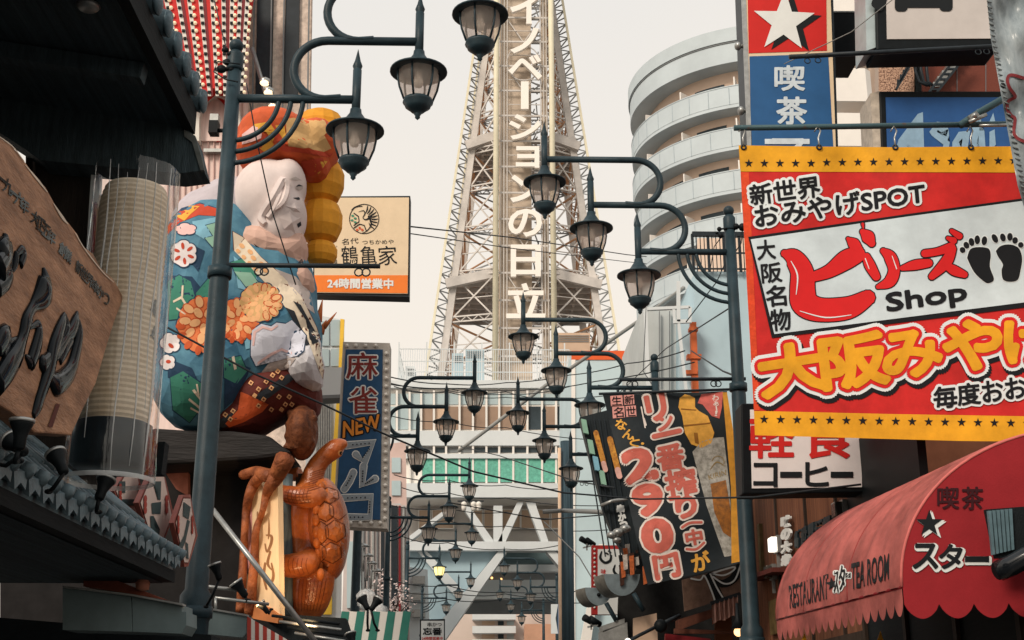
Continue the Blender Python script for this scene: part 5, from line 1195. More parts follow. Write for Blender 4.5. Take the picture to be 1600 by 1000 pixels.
t = thing('shop_sign', 'little white square shop sign low behind a distant left lamp post', 'sign', S40.pt(675, 1010))
m = MB(); m.slab(S40, [(656, 968), (695, 967), (695, 1016), (656, 1016)], .2); m.build('frame', INK, t)
m = MB(); m.slab(S40, rect(658, 970, 693.5, 1014), .02, .02); m.build('face', WHITEB, t)
m = MB(); text(m, S40, '串かつ', (668, 972.5, 690, 979), .03, .01); text(m, S40, '忘番', (661, 981, 690, 992), .03, .04); m.build('black_lettering', INK, t)
m = MB(); text(m, S40, '24時間営業中', (659, 995, 692, 1000), .03, .02); m.build('red_lettering', RED, t)
t = thing('small_tree', 'small bare pinkish blossom tree beside the third left lamp post', 'tree', W(618, 1010, 42))
m = MB(); b0 = W(618, 1040, 42); tp = W(618, 945, 42); m.tube([(b0.x, 42, 0), tp], [.08, .05], 8)
rr = random.Random(9); tips = []
for k in range(14):
    e = tp + Vector((rr.uniform(-.55, .55), rr.uniform(-.5, .5), rr.uniform(-.6, .9))); m.tube([tp - Vector((0, 0, rr.uniform(0, .8))), e], [.03, .008], 5); tips.append(e)
m.build('trunk', DARKWOOD, t)
m = MB()
for k in range(420):
    c = rr.choice(tips) + Vector((rr.gauss(0, .16), rr.gauss(0, .16), rr.gauss(0, .16))); a = Vector((rr.uniform(-1, 1), rr.uniform(-1, 1), rr.uniform(-1, 1))).normalized() * .05; b = a.orthogonal().normalized() * .04; m.add([c - a, c + b, c + a, c - b], [(0, 1, 2, 3)])
m.build('crown', mat('pale_blossom', srgb(214, 196, 192), .8, 0, .35, 12), t)
# ================================================================ RIGHT SIDE
# ---- wooden shop wall along the street
XW = 4.05
PLK = mat('brown_wall_planks', srgb(140, 92, 66), .7, 0, .4, 4, bump=.3, bscale=16, stretch=(.2, 5, .15), c2=srgb(92, 56, 40))
t = thing('wooden_shop', 'brown plank fronted shop behind the coffee sign and the red awning', 'shop', (XW + 2, 13, 0))
m = MB(); m.bounds((XW, 13.6, 0), (XW + 6, 20, 4.75)); m.bounds((XW + .32, 7, 0), (XW + 6, 13.59, 3.62)); m.build('wall', PLK, t)
m = MB(); m.bounds((XW - .04, 13.62, 2.2), (XW + .02, 19.98, 2.5)); m.build('dark_band', DARKWOOD, t)
for y in (14.4, 15.8, 17.4, 19):
    m = MB(); m.bounds((XW - .03, y, 2.5), (XW + .02, y + .06, 4.73)); m.build('batten', DARKWOOD, t)
m = MB(); a, b = WX(1352, 700, XW), WX(1450, 765, XW); m.bounds((XW - .06, min(a.y, b.y), b.z), (XW + .02, max(a.y, b.y) + .6, a.z + .1)); m.build('dark_window', BLACK, t)
for q in ((1188, 820, 1196, 900), (1206, 940, 1236, 985)):
    m = MB(); a, b = WX(q[0], q[1], XW), WX(q[2], q[3], XW); m.bounds((XW - .05, min(a.y, b.y), min(a.z, b.z)), (XW + .02, max(a.y, b.y), max(a.z, b.z))); m.build('window', mat('dim_shop_window', srgb(110, 92, 60), .4, 0, .5, 6), t)
m = MB(); q = WX(1190, 905, XW); q2 = WX(1236, 890, XW); m.bar(q + Vector((-.1, 0, 0)), q2 + Vector((-.1, 0, 0)), .3, .06); m.build('ledge', mat('dark_red_ledge', srgb(92, 44, 38), .7), t)
WS = FX(XW - .05)
for s, y0, y1, x0, x1, mm, lb in (('味の大衆', 806, 885, 1220, 1234, WHITEB, 'bright white vertical shop lettering on the plank wall, far end'), ('新世界酒場', 0, 0, 0, 0, IRON, 'row of grey raised shop lettering on the plank wall')):
    t = thing('wall_lettering', lb, 'lettering', WS.pt(1230, 880))
    for k, ch in enumerate(s):
        m = MB()
        if x0: text(m, WS, ch, [(x0, y0 + k * 20 + 2), (x1, y0 + k * 20 - 2), (x1, y0 + k * 20 + 16), (x0, y0 + k * 20 + 19)], .03, .04, .8, 6, th=.03)
        else:
            xx = 1241 + k * 9.6 + k * k * .35; yy = 832 - k * 5.5; text(m, WS, ch, [(xx, yy), (xx + 8 + k, yy - 6), (xx + 8 + k, yy + 22 + k), (xx, yy + 26 + k)], .03, .03, .5, 6, th=.03)
        m.build('letter', mm, t)
LITW = mat('lit_white_lamp', srgb(255, 246, 230), .4, emit=1.5)
for x, y, r_, lit, lb in ((1209, 851, 9, True, 'lit white square wall lamp on the plank wall'), (1310, 797, 10, False, 'unlit square wall lamp just above the red awning'), (1202, 894, 8, False, 'unlit wall lamp low on the plank wall below the lit one')):
    t = thing('wall_lamp', lb, 'wall lamp', WS.pt(x, y))
    q = WX(x, y, XW - .12); k = ppm(x, y, q.y)
    m = MB(); m.box(q, (.12, r_ * k * 2.6, r_ * k * 2.4)); m.build('lamp_face', LITW if lit else mat('mirror_lamp', srgb(90, 86, 80), .15, .4), t, bev=.015)
    m = MB(); m.box(q + Vector((.05, 0, 0)), (.06, r_ * k * 3.1, r_ * k * 2.9)); m.build('frame', SILVER, t)
    m = MB(); m.bar(q + Vector((.05, 0, -r_ * k * 1.5)), q + Vector((.05, 0, -r_ * k * 4)), .04); m.build('bracket', SILVER, t)
# ---- granite building with stair
GRA = mat('red_brown_granite', srgb(132, 72, 56), .6, 0, .5, 60, c2=srgb(86, 40, 32), bump=.1)
GRB = mat('mottled_pebble_wall', srgb(196, 160, 136), .8, 0, .6, 30, c2=srgb(86, 58, 48), lo=.42, hi=.55)
t = thing('granite_building', 'red brown granite building with an outside stair behind the signs at top right', 'building', W(1500, 1000, 24))
m = MB(); m.slab(FY(24), [(1440, -160), (1720, -160), (1720, 1110), (1440, 1110)], 6, 0, .36); m.build('granite_wall', GRA, t)
m = MB(); m.slab(FY(23.9), [(1372, -160), (1428, -160), (1430, 1110), (1376, 1110)], 6, 0, .34); m.build('pebble_wall', GRB, t)
m = MB(); m.slab(FY(26), [(1420, -160), (1470, -160), (1470, 1110), (1420, 1110)], 1); m.build('stair_well', GLB, t)
for x in (1495, 1540):
    m = MB(); m.slab(FY(24), rect(x, -160, x + 1, 1000), .01, .012); m.build('granite_joint', SHADE, t)
m = MB()
for p, q in (((1400, 140), (1434, 82)), ((1405, 128), (1436, 70)), ((1447, 150), (1500, 82)), ((1456, 154), (1515, 80))): m.bar(W(*p, 23.6), W(*q, 23.6), .05)
for k in range(8): m.bar(W(1402 + k * 4.4, 138 - k * 7.4, 23.6), W(1403 + k * 4.4, 124 - k * 7.4, 23.6), .03)
for k in range(9): m.bar(W(1450 + k * 6.2, 148 - k * 8, 23.6), W(1460 + k * 6.2, 148 - k * 8, 23.6), .04)
for k in range(3): m.tube([W(1428 + k * 9, 60, 23.7), W(1430 + k * 9, 110, 23.7), W(1436 + k * 7, 128, 23.7), W(1450 + k * 4, 134, 23.7)], .035, 6)
m.build('stair_railing', IRON2, t)
m = MB()
for k in range(6): m.slab(FY(23.8), [(1458 + k * 7, 128 - k * 9), (1474 + k * 7, 126 - k * 9), (1474 + k * 7, 134 - k * 9), (1458 + k * 7, 136 - k * 9)], .6)
m.build('stair_treads', SILVER, t)
t = thing('dark_backing_box', 'black box between the tall star sign and the white sign at the top', 'sign', W(1325, 80, 17))
m = MB(); m.slab(FY(17), [(1296, 17), (1346, 17), (1348, 82), (1299, 82)], .8); m.build('box', BLACK, t)
m = MB(); m.slab(FY(17), [(1296, 17), (1346, 17), (1346, 19), (1296, 19)], .8, .01); m.build('top_edge', SILVER, t)
# ---- tall star sign
V_ = FY(16.2)
t = thing('star_sign', 'tall vertical sign with a white star on red above white writing on blue', 'sign', V_.pt(1235, 640))
m = MB(); m.slab(V_, [(1154, -120), (1298, -120), (1312, 300), (1330, 640), (1206, 640), (1168, 225)], .45); m.build('case', IRON2, t)
m = MB(); m.slab(V_, [(1154, -120), (1161, -120), (1175, 230), (1210, 640), (1204, 640), (1168, 230)], .03, .02); m.build('side_trim', SILVER, t)
m = MB(); m.slab(V_, [(1163, -118), (1294, -118), (1306, 230), (1318, 500), (1190, 500), (1172, 225)], .01, .014); m.build('cream_border', CREAM, t)
m = MB(); m.slab(V_, [(1166, -118), (1290, -118), (1292, 79), (1170, 83)], .004, .02); m.build('red_panel', RED, t)
m = MB(); m.slab(V_, [(1171, 88), (1294, 84), (1302, 230), (1312, 500), (1190, 500), (1174, 225)], .004, .02); m.build('blue_panel', BLUE, t)
m = MB(); fill(m, V_, star(1236, 38, 50, .40, 2), .026); m.build('star_shadow', INK, t)
m = MB(); fill(m, V_, star(1225, 34, 50, .40, 2), .032); m.build('star', WHITEB, t)
m = MB(); text(m, V_, '喫', (1211, 103, 1257, 141), .028, .03); text(m, V_, '茶', (1214, 152, 1260, 194), .028, .03); text(m, V_, 'ス', (1200, 217, 1266, 256), .028, .03); m.slab(V_, rect(1195, 217, 1265, 225), .002, .03); text(m, V_, 'タ', (1204, 270, 1268, 310), .028, .03); m.build('white_lettering', mat('pale_blue_white', srgb(206, 218, 226), .6), t)
for k, (x, y) in enumerate(((1153, 72), (1158, 173))):
    m = MB(); q = V_.pt(x, y, -.05); m.tube([q + Vector((.1, 0, 0)), q], .03, 8); m.ball(q, .065, 10, 7, (.8, 1, 1)); m.build('edge_lamp', SILVER, t)
# ---- white sign at the top edge
I_ = FY(14.6)
t = thing('white_box_sign', 'big white box sign with black writing cut off by the top edge', 'sign', I_.pt(1450, 75))
m = MB(); m.slab(I_, [(1362, -260), (1560, -260), (1562, 74), (1370, 78)], .5); m.build('case', BLACK, t, bev=.02)
m = MB(); m.slab(I_, [(1346, -260), (1366, -260), (1374, 72), (1354, 79)], .5, -.05); m.build('pale_side', mat('pale_steel_side', srgb(176, 190, 192), .4, .3, .15, 5), t)
m = MB(); m.slab(I_, [(1380, -240), (1550, -240), (1552, 60), (1386, 61)], .01, .012); m.build('face', mat('grey_white_acrylic', srgb(196, 190, 186), .5, 0, .1, 2), t)
m = MB(); text(m, I_, '居', (1366, -130, 1494, 13), .02, .035); m.build('black_lettering', INK, t)
# ---- blue beer sign
A_ = FY(15.2)
t = thing('beer_sign', 'blue beer box sign with slanted pale lettering behind the banner rod', 'sign', A_.pt(1480, 250))
m = MB(); m.slab(A_, [(1374, 142), (1600, 142), (1604, 262), (1378, 262)], .5); m.build('case', BLACK, t, bev=.02)
m = MB(); m.slab(A_, [(1360, 146), (1375, 142), (1380, 262), (1366, 262)], .5, -.02); m.build('cream_side', mat('weathered_cream_side', srgb(190, 180, 166), .6, 0, .3, 8), t)
m = MB(); m.slab(A_, [(1384, 152), (1595, 152), (1598, 262), (1387, 262)], .01, .012); m.build('face', mat('beer_blue', srgb(40, 84, 140), .5, 0, .15, 3), t)
m = MB()
fl_ = lambda *pl: [fill(m, A_, list(p), .02 + .0003 * i) for i, p in enumerate(pl)]
fl_([(1400, 232), (1404, 218), (1434, 178), (1442, 175), (1444, 232), (1432, 232), (1431, 210), (1416, 224), (1418, 232)], [(1405, 218), (1430, 200), (1432, 206), (1412, 222)],
    [(1452, 206), (1464, 190), (1478, 192), (1482, 202), (1474, 204), (1466, 200), (1464, 206), (1484, 222), (1482, 234), (1472, 234), (1474, 226), (1456, 212)],
    [(1488, 222), (1498, 206), (1516, 204), (1512, 232), (1502, 232), (1504, 216), (1498, 222), (1498, 232), (1488, 232)],
    [(1520, 176), (1528, 170), (1530, 204), (1538, 204), (1540, 232), (1530, 232), (1529, 212), (1524, 232), (1518, 232)],
    [(1546, 206), (1554, 202), (1556, 226), (1550, 234), (1546, 230)], [(1546, 190), (1552, 176), (1555, 190), (1550, 198)])
m.build('pale_lettering', mat('beer_pale_blue', srgb(140, 172, 196), .5), t)
# ---- the big red banner
YN = 11.0
wv = lambda x, y: .024 * math.exp(-((y - 228) / 250) ** 2) * math.sin(x * .031 + .7) + .004 * math.sin(x * .03 + y * .01) + .022 * math.exp(-(y - 228) / 45) * math.cos((x - 1162) * .0532)
N_ = Wavy((0, YN, 0), (0, -1, 0), wv)
CL = dict(red=mat('banner_red_cloth', srgb(206, 44, 42), .7, 0, .3, 2.5, bump=.3, bscale=5), gold=mat('banner_gold_cloth', srgb(232, 166, 38), .7, 0, .26, 2.5, bump=.3, bscale=5), ice=mat('banner_ice_cloth', srgb(206, 220, 226), .7, 0, .18, 2, bump=.25, bscale=5), ink=mat('banner_ink', srgb(24, 26, 30), .75, 0, .1, 4), white=mat('banner_white', srgb(222, 230, 232), .7, 0, .05, 3), hem=mat('banner_orange_hem', srgb(222, 76, 40), .7, 0, .25, 12, bump=.3, bscale=30), bred=mat('banner_bright_red', srgb(212, 34, 36), .65, 0, .1, 3))
BN = thing('red_banner', 'huge red souvenir shop banner with yellow star bands hanging from a rod', 'banner', N_.pt(1400, 690))
L_ = lambda y: 1155 + (y - 228) * .0556
m = MB(); fill(m, N_, [(1155, 228), (1260, 229), (1400, 230), (1520, 229), (1700, 228), (1700, 690), (1500, 688), (1180, 679)], 0, 14); m.build('cloth', CL['red'], BN)
m = MB(); fill(m, N_, [(1154, 227), (1280, 229), (1400, 230), (1520, 229), (1700, 228), (1700, 270), (1157, 268)], .004, 14); m.build('gold_band', CL['gold'], BN); m = MB(); fill(m, N_, [(1178, 642), (1400, 647), (1700, 652), (1700, 691), (1500, 689), (1179.5, 680)], .004, 14); m.build('gold_band', CL['gold'], BN)
m = MB(); fill(m, N_, [(1157, 269), (1170, 269), (1187, 641), (1178, 641)], .003, 10); m.build('hem_strip', CL['hem'], BN)
m = MB()
for k in range(22): fill(m, N_, star(1170 + 24.35 * k, 255 - (.25 * k if k > 4 else 0), 7), .009)
for k in range(20): fill(m, N_, star(1194 + 25.7 * k, 655 + .4 * k, 7.4), .009)
m.build('black_stars', CL['ink'], BN)
m = MB(); fill(m, N_, [(1169, 370), (1420, 334), (1700, 296), (1700, 468), (1500, 493), (1206, 528)], .007, 14); m.build('panel_border', CL['ink'], BN)
m = MB(); fill(m, N_, [(1173, 374), (1420, 338), (1700, 300), (1700, 460), (1500, 485), (1210, 522)], .011, 14); m.build('white_panel', CL['ice'], BN)
t1 = [(1170, 290), (1279, 274), (1282, 307), (1174, 321)]; t2 = [(1178, 322), (1443, 284), (1446, 317), (1182, 356)]; t3 = [(1459, 606), (1620, 578), (1624, 611), (1463, 638)]
mw2, mi = MB(), MB()
for s, q in (('新世界', t1), ('おみやげSPOT', t2)): text(mw2, N_, s, q, .010, .03, 4.2, 14); text(mi, N_, s, q, .016, .03)
for s, q in (('毎', (1459, 604, 1495, 637)), ('度', (1496, 599, 1531, 632)), ('お', (1535, 595, 1567, 627)), ('お', (1571, 590, 1603, 622)), ('き', (1608, 586, 1640, 618))): text(mw2, N_, s, q, .010, .03, 4.2, 14, tilt=-6); text(mi, N_, s, q, .016, .03, tilt=-6)
mw2.build('white_outline', CL['white'], BN)
for s, q in (('大', (1183, 375, 1211, 405)), ('阪', (1190, 411, 1221, 441)), ('名', (1197, 446, 1228, 478)), ('物', (1204, 483, 1235, 516))): text(mi, N_, s, q, .017, .025, tilt=-5)
text(mi, N_, 'Shop', [(1384, 459), (1507, 441), (1512, 476), (1388, 495)], .017, .045); mi.build('black_lettering', CL['ink'], BN)
bru = [([(1226, 396), (1240, 403), (1253, 425), (1254, 455), (1258, 474), (1282, 484), (1325, 481), (1356, 465)], [10, 24, 30, 33, 35, 31, 29, 20]), ([(1266, 434), (1295, 424), (1322, 406), (1340, 398)], [12, 17, 25, 21]),
       ([(1325, 373), (1334, 381), (1344, 390)], [5, 15, 8]), ([(1348, 362), (1356, 370), (1362, 380)], [8, 17, 10]), ([(1348, 350), (1349, 356)], [4, 2]),
       ([(1354, 401), (1359, 414), (1369, 432)], [10, 14, 11]), ([(1380, 392), (1391, 402), (1397, 422), (1390, 440), (1372, 448)], [8, 16, 15, 15, 6]),
       ([(1410, 419), (1430, 414), (1451, 411)], [7, 13, 11]), ([(1445, 396), (1465, 393), (1486, 386)], [10, 10, 12]), ([(1488, 389), (1478, 410), (1456, 432)], [11, 15, 9]), ([(1474, 412), (1490, 422), (1507, 429)], [6, 13, 9]), ([(1481, 372), (1490, 376)], [5, 9]), ([(1487, 361), (1499, 369)], [6, 9])]
mo, mr2 = MB(), MB()
bru = [(p, [q * 1.18 for q in w_]) for p, w_ in bru]
for p, w_ in bru: stroke(mo, N_, p, [q + 3.4 for q in w_], .0135); stroke(mr2, N_, p, w_, .0185)
mo.build('brush_outline', CL['ink'], BN); mr2.build('red_brush_lettering', CL['bred'], BN)
m = MB()
for p, w_ in (([(1236, 408), (1246, 430), (1244, 460)], [1, 2.4, 1]), ([(1250, 486), (1290, 496), (1330, 492)], [1, 2, 1]), ([(1352, 404), (1358, 420)], [1.5, 1]), ([(1394, 400), (1401, 420)], [1, 1.6])): stroke(m, N_, p, w_, .0225)
m.build('brush_highlights', CL['white'], BN)
lf = [(1511, 403), (1516, 389.5), (1528, 386), (1544, 388), (1548, 398), (1546.6, 416), (1553, 436), (1546, 442), (1538, 440), (1522, 425)]
rf = [(1556, 392), (1564, 384), (1579, 382), (1592, 388), (1597, 403), (1594.5, 422), (1590, 437), (1577, 440), (1567, 436), (1565, 422), (1567, 413), (1559, 400)]
m = MB(); mw3 = MB()
def closed(pl): q = smooth_path(pl + [pl[0]], 4); return q[:-1]
def grow_(pl, g_): cx_ = sum(p[0] for p in pl) / len(pl); cy_ = sum(p[1] for p in pl) / len(pl); return [(x + (x - cx_) / max(math.hypot(x - cx_, y - cy_), .1) * g_, y + (y - cy_) / max(math.hypot(x - cx_, y - cy_), .1) * g_) for x, y in pl]
fp = [closed(lf), closed(rf)] + [circ(x, y, 4.4, rr_, 12, rt) for x, y, rr_, rt in ((1504, 390.5, 4.8, -35), (1510, 383, 5.6, -25), (1518, 378, 6.4, -12), (1527, 374.5, 7, 0), (1538, 376, 7, 8), (1554.5, 372.5, 7.4, -28), (1567, 371, 6.4, -15), (1578, 370, 6.2, 0), (1586, 375.5, 5.2, 15), (1595, 382.5, 4.4, 25))]
for i, pl in enumerate(fp): fill(m, N_, pl, .0165 + .0002 * i); fill(mw3, N_, grow_(pl, 1.6), .0125 + .0002 * i)
mw3.build('footprint_edge', CL['white'], BN); m.build('black_footprints', CL['ink'], BN)
big = (('大', (1187, 539, 1290, 614), -9), ('阪', (1284, 524, 1385, 603), -7), ('み', (1380, 519, 1469, 587), -7), ('や', (1476, 502, 1564, 576), -8), ('げ', (1572, 496, 1650, 566), -6))
ms_, mw4, mr3, mg = MB(), MB(), MB(), MB()
for s, q, tl_ in big:
    text(ms_, N_, s, q, .005, .04, 13, 24, (3, 6), tl_); text(mw4, N_, s, q, .009, .04, 12, 24, (0, 0), tl_); text(mr3, N_, s, q, .0135, .04, 6.5, 20, (0, 0), tl_); text(mg, N_, s, q, .018, .035, 1.6, 8, (0, 0), tl_)
ms_.build('lettering_shadow', CL['ink'], BN); mw4.build('lettering_white_outline', CL['white'], BN); mr3.build('lettering_red_outline', CL['bred'], BN); mg.build('gold_lettering', CL['gold'], BN)
for x in (1162, 1280, 1399, 1517):
    m = MB(); c = N_.pt(x, 230, .008); m.tube([c + Vector((.022 * math.cos(a), 0, .022 * math.sin(a))) for a in [2 * math.pi * k / 14 for k in range(15)]], .009, 6, cap=False); m.build('grommet', IRON2, BN)
ROD = mat('rusty_green_pipe', srgb(64, 88, 94), .5, .2, .5, 14, bump=.2, c2=srgb(92, 62, 50), lo=.25, hi=.4)
t = thing('banner_pole', 'rusty green pipe from which the red banner hangs on hooks', 'pole', W(1350, 205, YN))
m = MB(); m.tube([W(1147, 200, YN), W(1300, 198, YN), W(1620, 193, YN)], .028, 10); m.build('pipe', ROD, t)
m = MB(); m.tube([W(1500, 196, YN - .03), W(1530, 176, YN - .03), W(1600, 136, YN)], .036, 10); m.build('stay_pipe', ROD, t)
m = MB(); q = W(1520, 184, YN - .06); m.box(q, (.1, .08, .06), Matrix.Rotation(R(-30), 3, 'Y')); m.tube([q + Vector((-.05, -.03, -.06)), q + Vector((.12, -.03, .02))], .02, 6); m.ball(q + Vector((0, -.05, 0)), .025, 8, 6); m.build('clamp', SILVER, t)
m = MB(); m.tube([W(1530, 196, YN - .05), W(1560, 196, YN - .05), W(1600, 193, YN)], .016, 6); m.build('turnbuckle', SILVER, t)
for x in (1159, 1277, 1396, 1515):
    m = MB(); a, b = W(x, 203, YN), N_.pt(x + 3, 228, .01); m.tube([a + Vector((-.03, 0, -.02)), a + Vector((0, -.02, .03)), a + Vector((.03, 0, -.01)), a.lerp(b, .5), b], .008, 6); m.build('hook', SILVER, t)
rods('banner_rod', 'long dark banner rod crossing the tall star sign near the top right corner', W(1233, 89, 13.6), W(1560, 72, 13.6), .03, (.085, .135, .9, .94))
# ---- clear wrapped banner at the right edge
wv2 = lambda x, y: .03 * math.sin(x * .09 + y * .035) + .02 * math.sin(y * .08 + x * .03) + .012 * math.sin(x * .25 - y * .12)
G_ = Wavy((0, 9.6, 0), (0.15, -1, 0), wv2)
GREYV = mat('grey_vinyl', srgb(168, 178, 182), .25, 0, .5, 5, bump=.5, bscale=12, stretch=(1, 1, .3), c2=srgb(96, 108, 114))
t = thing('vinyl_banner', 'crumpled grey vinyl banner with a dark red outline drawing at the right edge', 'banner', G_.pt(1590, 340))
m = MB(); fill(m, G_, [(1536, -60), (1700, -60), (1720, 360), (1608, 350), (1590, 290), (1570, 180), (1548, 60)], 0, 7)
for q in range(len(m.sm)): m.sm[q] = True
m.build('vinyl_sheet', GREYV, t)
m = MB(); 
for k in range(46):
    f = k / 45; y = -50 + 395 * f; x = 1539 + (y + 60) * (.105 if y < 60 else .105) + max(0, y - 60) * .1; c = G_.pt(x, y, .012); m.tube([c + Vector((-.02, 0, .012)), c + Vector((.022, 0, -.012))], .008, 5)
m.build('edge_stitching', mat('stitch_grey', srgb(120, 128, 130), .6), t)
m = MB(); stroke(m, G_, [(1600, 122), (1580, 117), (1574, 124), (1577, 136), (1584, 146), (1586, 152), (1576, 158), (1574, 170), (1580, 180), (1586, 186), (1584, 206), (1590, 216), (1604, 222)], [5] * 13, .012); m.build('red_outline', mat('dark_red_print', srgb(120, 40, 44), .6), t)
m = MB(); c = G_.pt(1567, 133, .012); m.ball(c, .025, 10, 6, (1, .3, 1)); m.build('eyelet', INK, t)
# ---- coffee sign
K_ = FY(13.2)
t = thing('coffee_sign', 'white snack and coffee box sign tucked under the lower edge of the red banner', 'sign', K_.pt(1258, 770))
m = MB(); m.slab(K_, [(1158, 630), (1352, 630), (1356, 769), (1160, 772)], .35); m.build('case', BLACK, t, bev=.015)
m = MB(); m.slab(K_, [(1172, 640), (1344, 640), (1347, 761), (1175, 763)], .01, .012); m.build('face', mat('grey_white_face', srgb(232, 228, 226), .5, 0, .08, 3), t)
m = MB(); text(m, K_, '軽', (1172, 648, 1240, 715), .02, .022); text(m, K_, '食', (1253, 648, 1335, 715), .02, .022); m.build('red_lettering', RED, t)
m = MB(); text(m, K_, 'コ', (1178, 724, 1214, 760), .02, .03); text(m, K_, 'ヒ', (1259, 723, 1294, 759), .02, .03); m.slab(K_, rect(1219, 737, 1253, 746), .002, .022); m.slab(K_, rect(1298, 737, 1333, 746), .002, .022); m.build('black_lettering', INK, t)
# ---- the red awning
AY = 9.0
a0 = W(1410, 917, AY); f0 = WZ(1214, 968, a0.z); top_ = W(1700, 668, AY)
awd = f0 - a0
CANR = mat('faded_red_canvas', srgb(176, 96, 90), .8, 0, .5, 2.6, bump=.35, bscale=7)
CANE = mat('red_canvas_end', srgb(152, 38, 44), .8, 0, .15, 3, bump=.08, bscale=60)
t = thing('red_awning', 'rounded red cafe awning with black lettering at the lower right', 'awning', a0)
n = 22; prof = []
for k in range(n + 1):
    a = math.pi / 2 * k / n; prof.append((1 - math.cos(a), math.sin(a)))
wx_, hz_ = top_.x - a0.x, top_.z - a0.z
def awp(u, f, bul=0.0):
    c, s_ = prof[u]; s2 = f
    return Vector((a0.x + awd.x * f + wx_ * c - bul * (1 - c), a0.y + awd.y * f, a0.z + hz_ * s_ + bul * s_))
m = MB(); nf = 66; vs = []
for i in range(nf + 1):
    f = i / nf; b = .022 * abs(math.sin(math.pi * (f + .02 * math.sin(f * 9)) * 11)) ** .6
    for u in range(n + 1): vs.append(awp(u, f, b))
m.add(vs, [(i * (n + 1) + u, i * (n + 1) + u + 1, (i + 1) * (n + 1) + u + 1, (i + 1) * (n + 1) + u) for i in range(nf) for u in range(n)], True); brl = m.build('barrel_canvas', CANR, t)
m = MB()
for k in range(12): m.tube([awp(u, k / 11, .006) for u in range(n + 1)], .007, 5)
m.build('seams', mat('seam_dark_red', srgb(150, 64, 62), .8), t)
m = MB(); vs = [awp(u, 0) + Vector((0, -.004, 0)) for u in range(n + 1)] + [Vector((top_.x, AY - .004, a0.z))]; m.add(vs, [tuple(range(n + 2))]); m.build('end_panel', CANE, t)
m = MB(); m.tube([awp(u, 0, .004) for u in range(n + 1)], .011, 6); m.build('edge_piping', mat('piping_pale_red', srgb(206, 110, 104), .7), t)
m = MB(); vs, fs = [], []
def scal(p, q, cnt, dep, m):
    k = 12 * cnt; vs = []
    for i in range(k + 1):
        f = i / k; b = Vector(p).lerp(Vector(q), f); d_ = dep * (.55 + .45 * abs(math.sin(math.pi * cnt * f)) ** .7); vs += [b, b - Vector((0, 0, d_))]
    m.add(vs, [(2 * i, 2 * i + 1, 2 * i + 3, 2 * i + 2) for i in range(k)])
scal(a0 + Vector((-.005, 0, 0)), f0 + Vector((-.005, 0, 0)), 19, .2, m); m.build('front_valance', CANR, t)
m = MB(); scal(a0 + Vector((0, -.006, 0)), Vector((top_.x, AY - .006, a0.z + .02)), 6, .22, m); m.build('end_valance', CANE, t)
m = MB(); m.tube([a0, f0], .014, 6); m.build('front_bar', DR, t)
BS = Surf([brl]); EP = FY(AY - .006)
m = MB(); text(m, BS, 'RESTAURANT', [(1232, 915), (1294, 896), (1294, 936), (1234, 951)], .018, .018, 0); text(m, BS, 'TEA ROOM', [(1330, 880), (1389, 864), (1389, 906), (1330, 922)], .018, .018, 0); fill(m, BS, star(1300, 912, 11, .4, -10), .018); m.build('barrel_lettering', INK, t)
m, m2 = MB(), MB()
for s, q in (('ス', (1303, 893, 1310, 926)), ('タ', (1311, 884, 1320, 922)), ('ー', (1321, 895, 1329, 903))): text(m2, BS, s, q, .015, .03, 1.6, 8); text(m, BS, s, q, .02, .02)
m2.build('barrel_name_edge', WHITEB, t); m.build('barrel_name', INK, t)
m = MB(); text(m, EP, '喫', (1465, 761, 1498, 795), .006, .02); text(m, EP, '茶', (1503, 761, 1536, 796), .006, .02); m.build('dark_red_lettering', mat('dark_maroon', srgb(58, 20, 26), .7), t)
m, m2 = MB(), MB()
fill(m2, EP, star(1457, 822, 23), .006); fill(m2, EP, star(1454.5, 820, 23), .0066); fill(m, EP, star(1452, 818, 22), .010)
for s, q in (('ス', (1427, 850, 1465, 888)), ('タ', (1468, 851, 1503, 888)), ('ー', (1508, 869, 1545, 878))): text(m2, EP, s, q, .006, .05, 2.4, 10, (2, 2.5)); text(m, EP, s, q, .011, .035)
m2.build('white_shadow_lettering', WHITEB, t); m.build('black_lettering', INK, t)
# slatted lamp box and pipe at the right edge
t = thing('slatted_shutter', 'small bluish slatted panel at the right edge in front of the awning end', 'panel', W(1570, 860, 8.7))
for k in range(6):
    m = MB(); m.slab(FY(8.7), [(1544 + k * 6.5, 798 - k * .6), (1549 + k * 6.5, 798 - k * .6), (1555 + k * 6, 866 - k * 1.5), (1551 + k * 6, 867 - k * 1.5)], .03); m.build('slat', mat('bluish_slat', srgb(92, 116, 124), .4, 0, .3, 8), t)
m = MB(); m.slab(FY(8.73), [(1540, 796), (1620, 790), (1620, 872), (1556, 872)], .04); m.build('backing', SOF, t)
t = thing('black_duct', 'shiny black duct elbow at the right edge below the slatted panel', 'duct', W(1590, 890, 8.5))
m = MB(); m.tube([W(1560, 892, 8.6), W(1580, 884, 8.55), W(1605, 870, 8.5), W(1660, 850, 8.4)], .07, 14); m.build('elbow', mat('glossy_black', srgb(24, 28, 32), .15, 0, .2, 5, spec=.5), t)
m = MB(); m.lathe([(.055, -.02), (.062, -.02), (.062, .02), (.055, .02)], W(1562, 891, 8.59), 14, axis=(-1, -.2, -.3)); m.build('collar', BLACK, t)
t = thing('shop_entrance', 'dark cafe entrance under the red awning', 'shop front', (3.6, 11, 0))
m = MB(); m.bounds((XW - .06, 7.5, 0), (XW + .3, 13.5, 3.0)); m.build('dark_glazing', SOF, t)
for k in range(5):
    m = MB(); m.bounds((XW - .1, 8.2 + k * 1.3, 0), (XW - .065, 8.28 + k * 1.3, 2.99)); m.build('mullion', DARKWOOD, t)
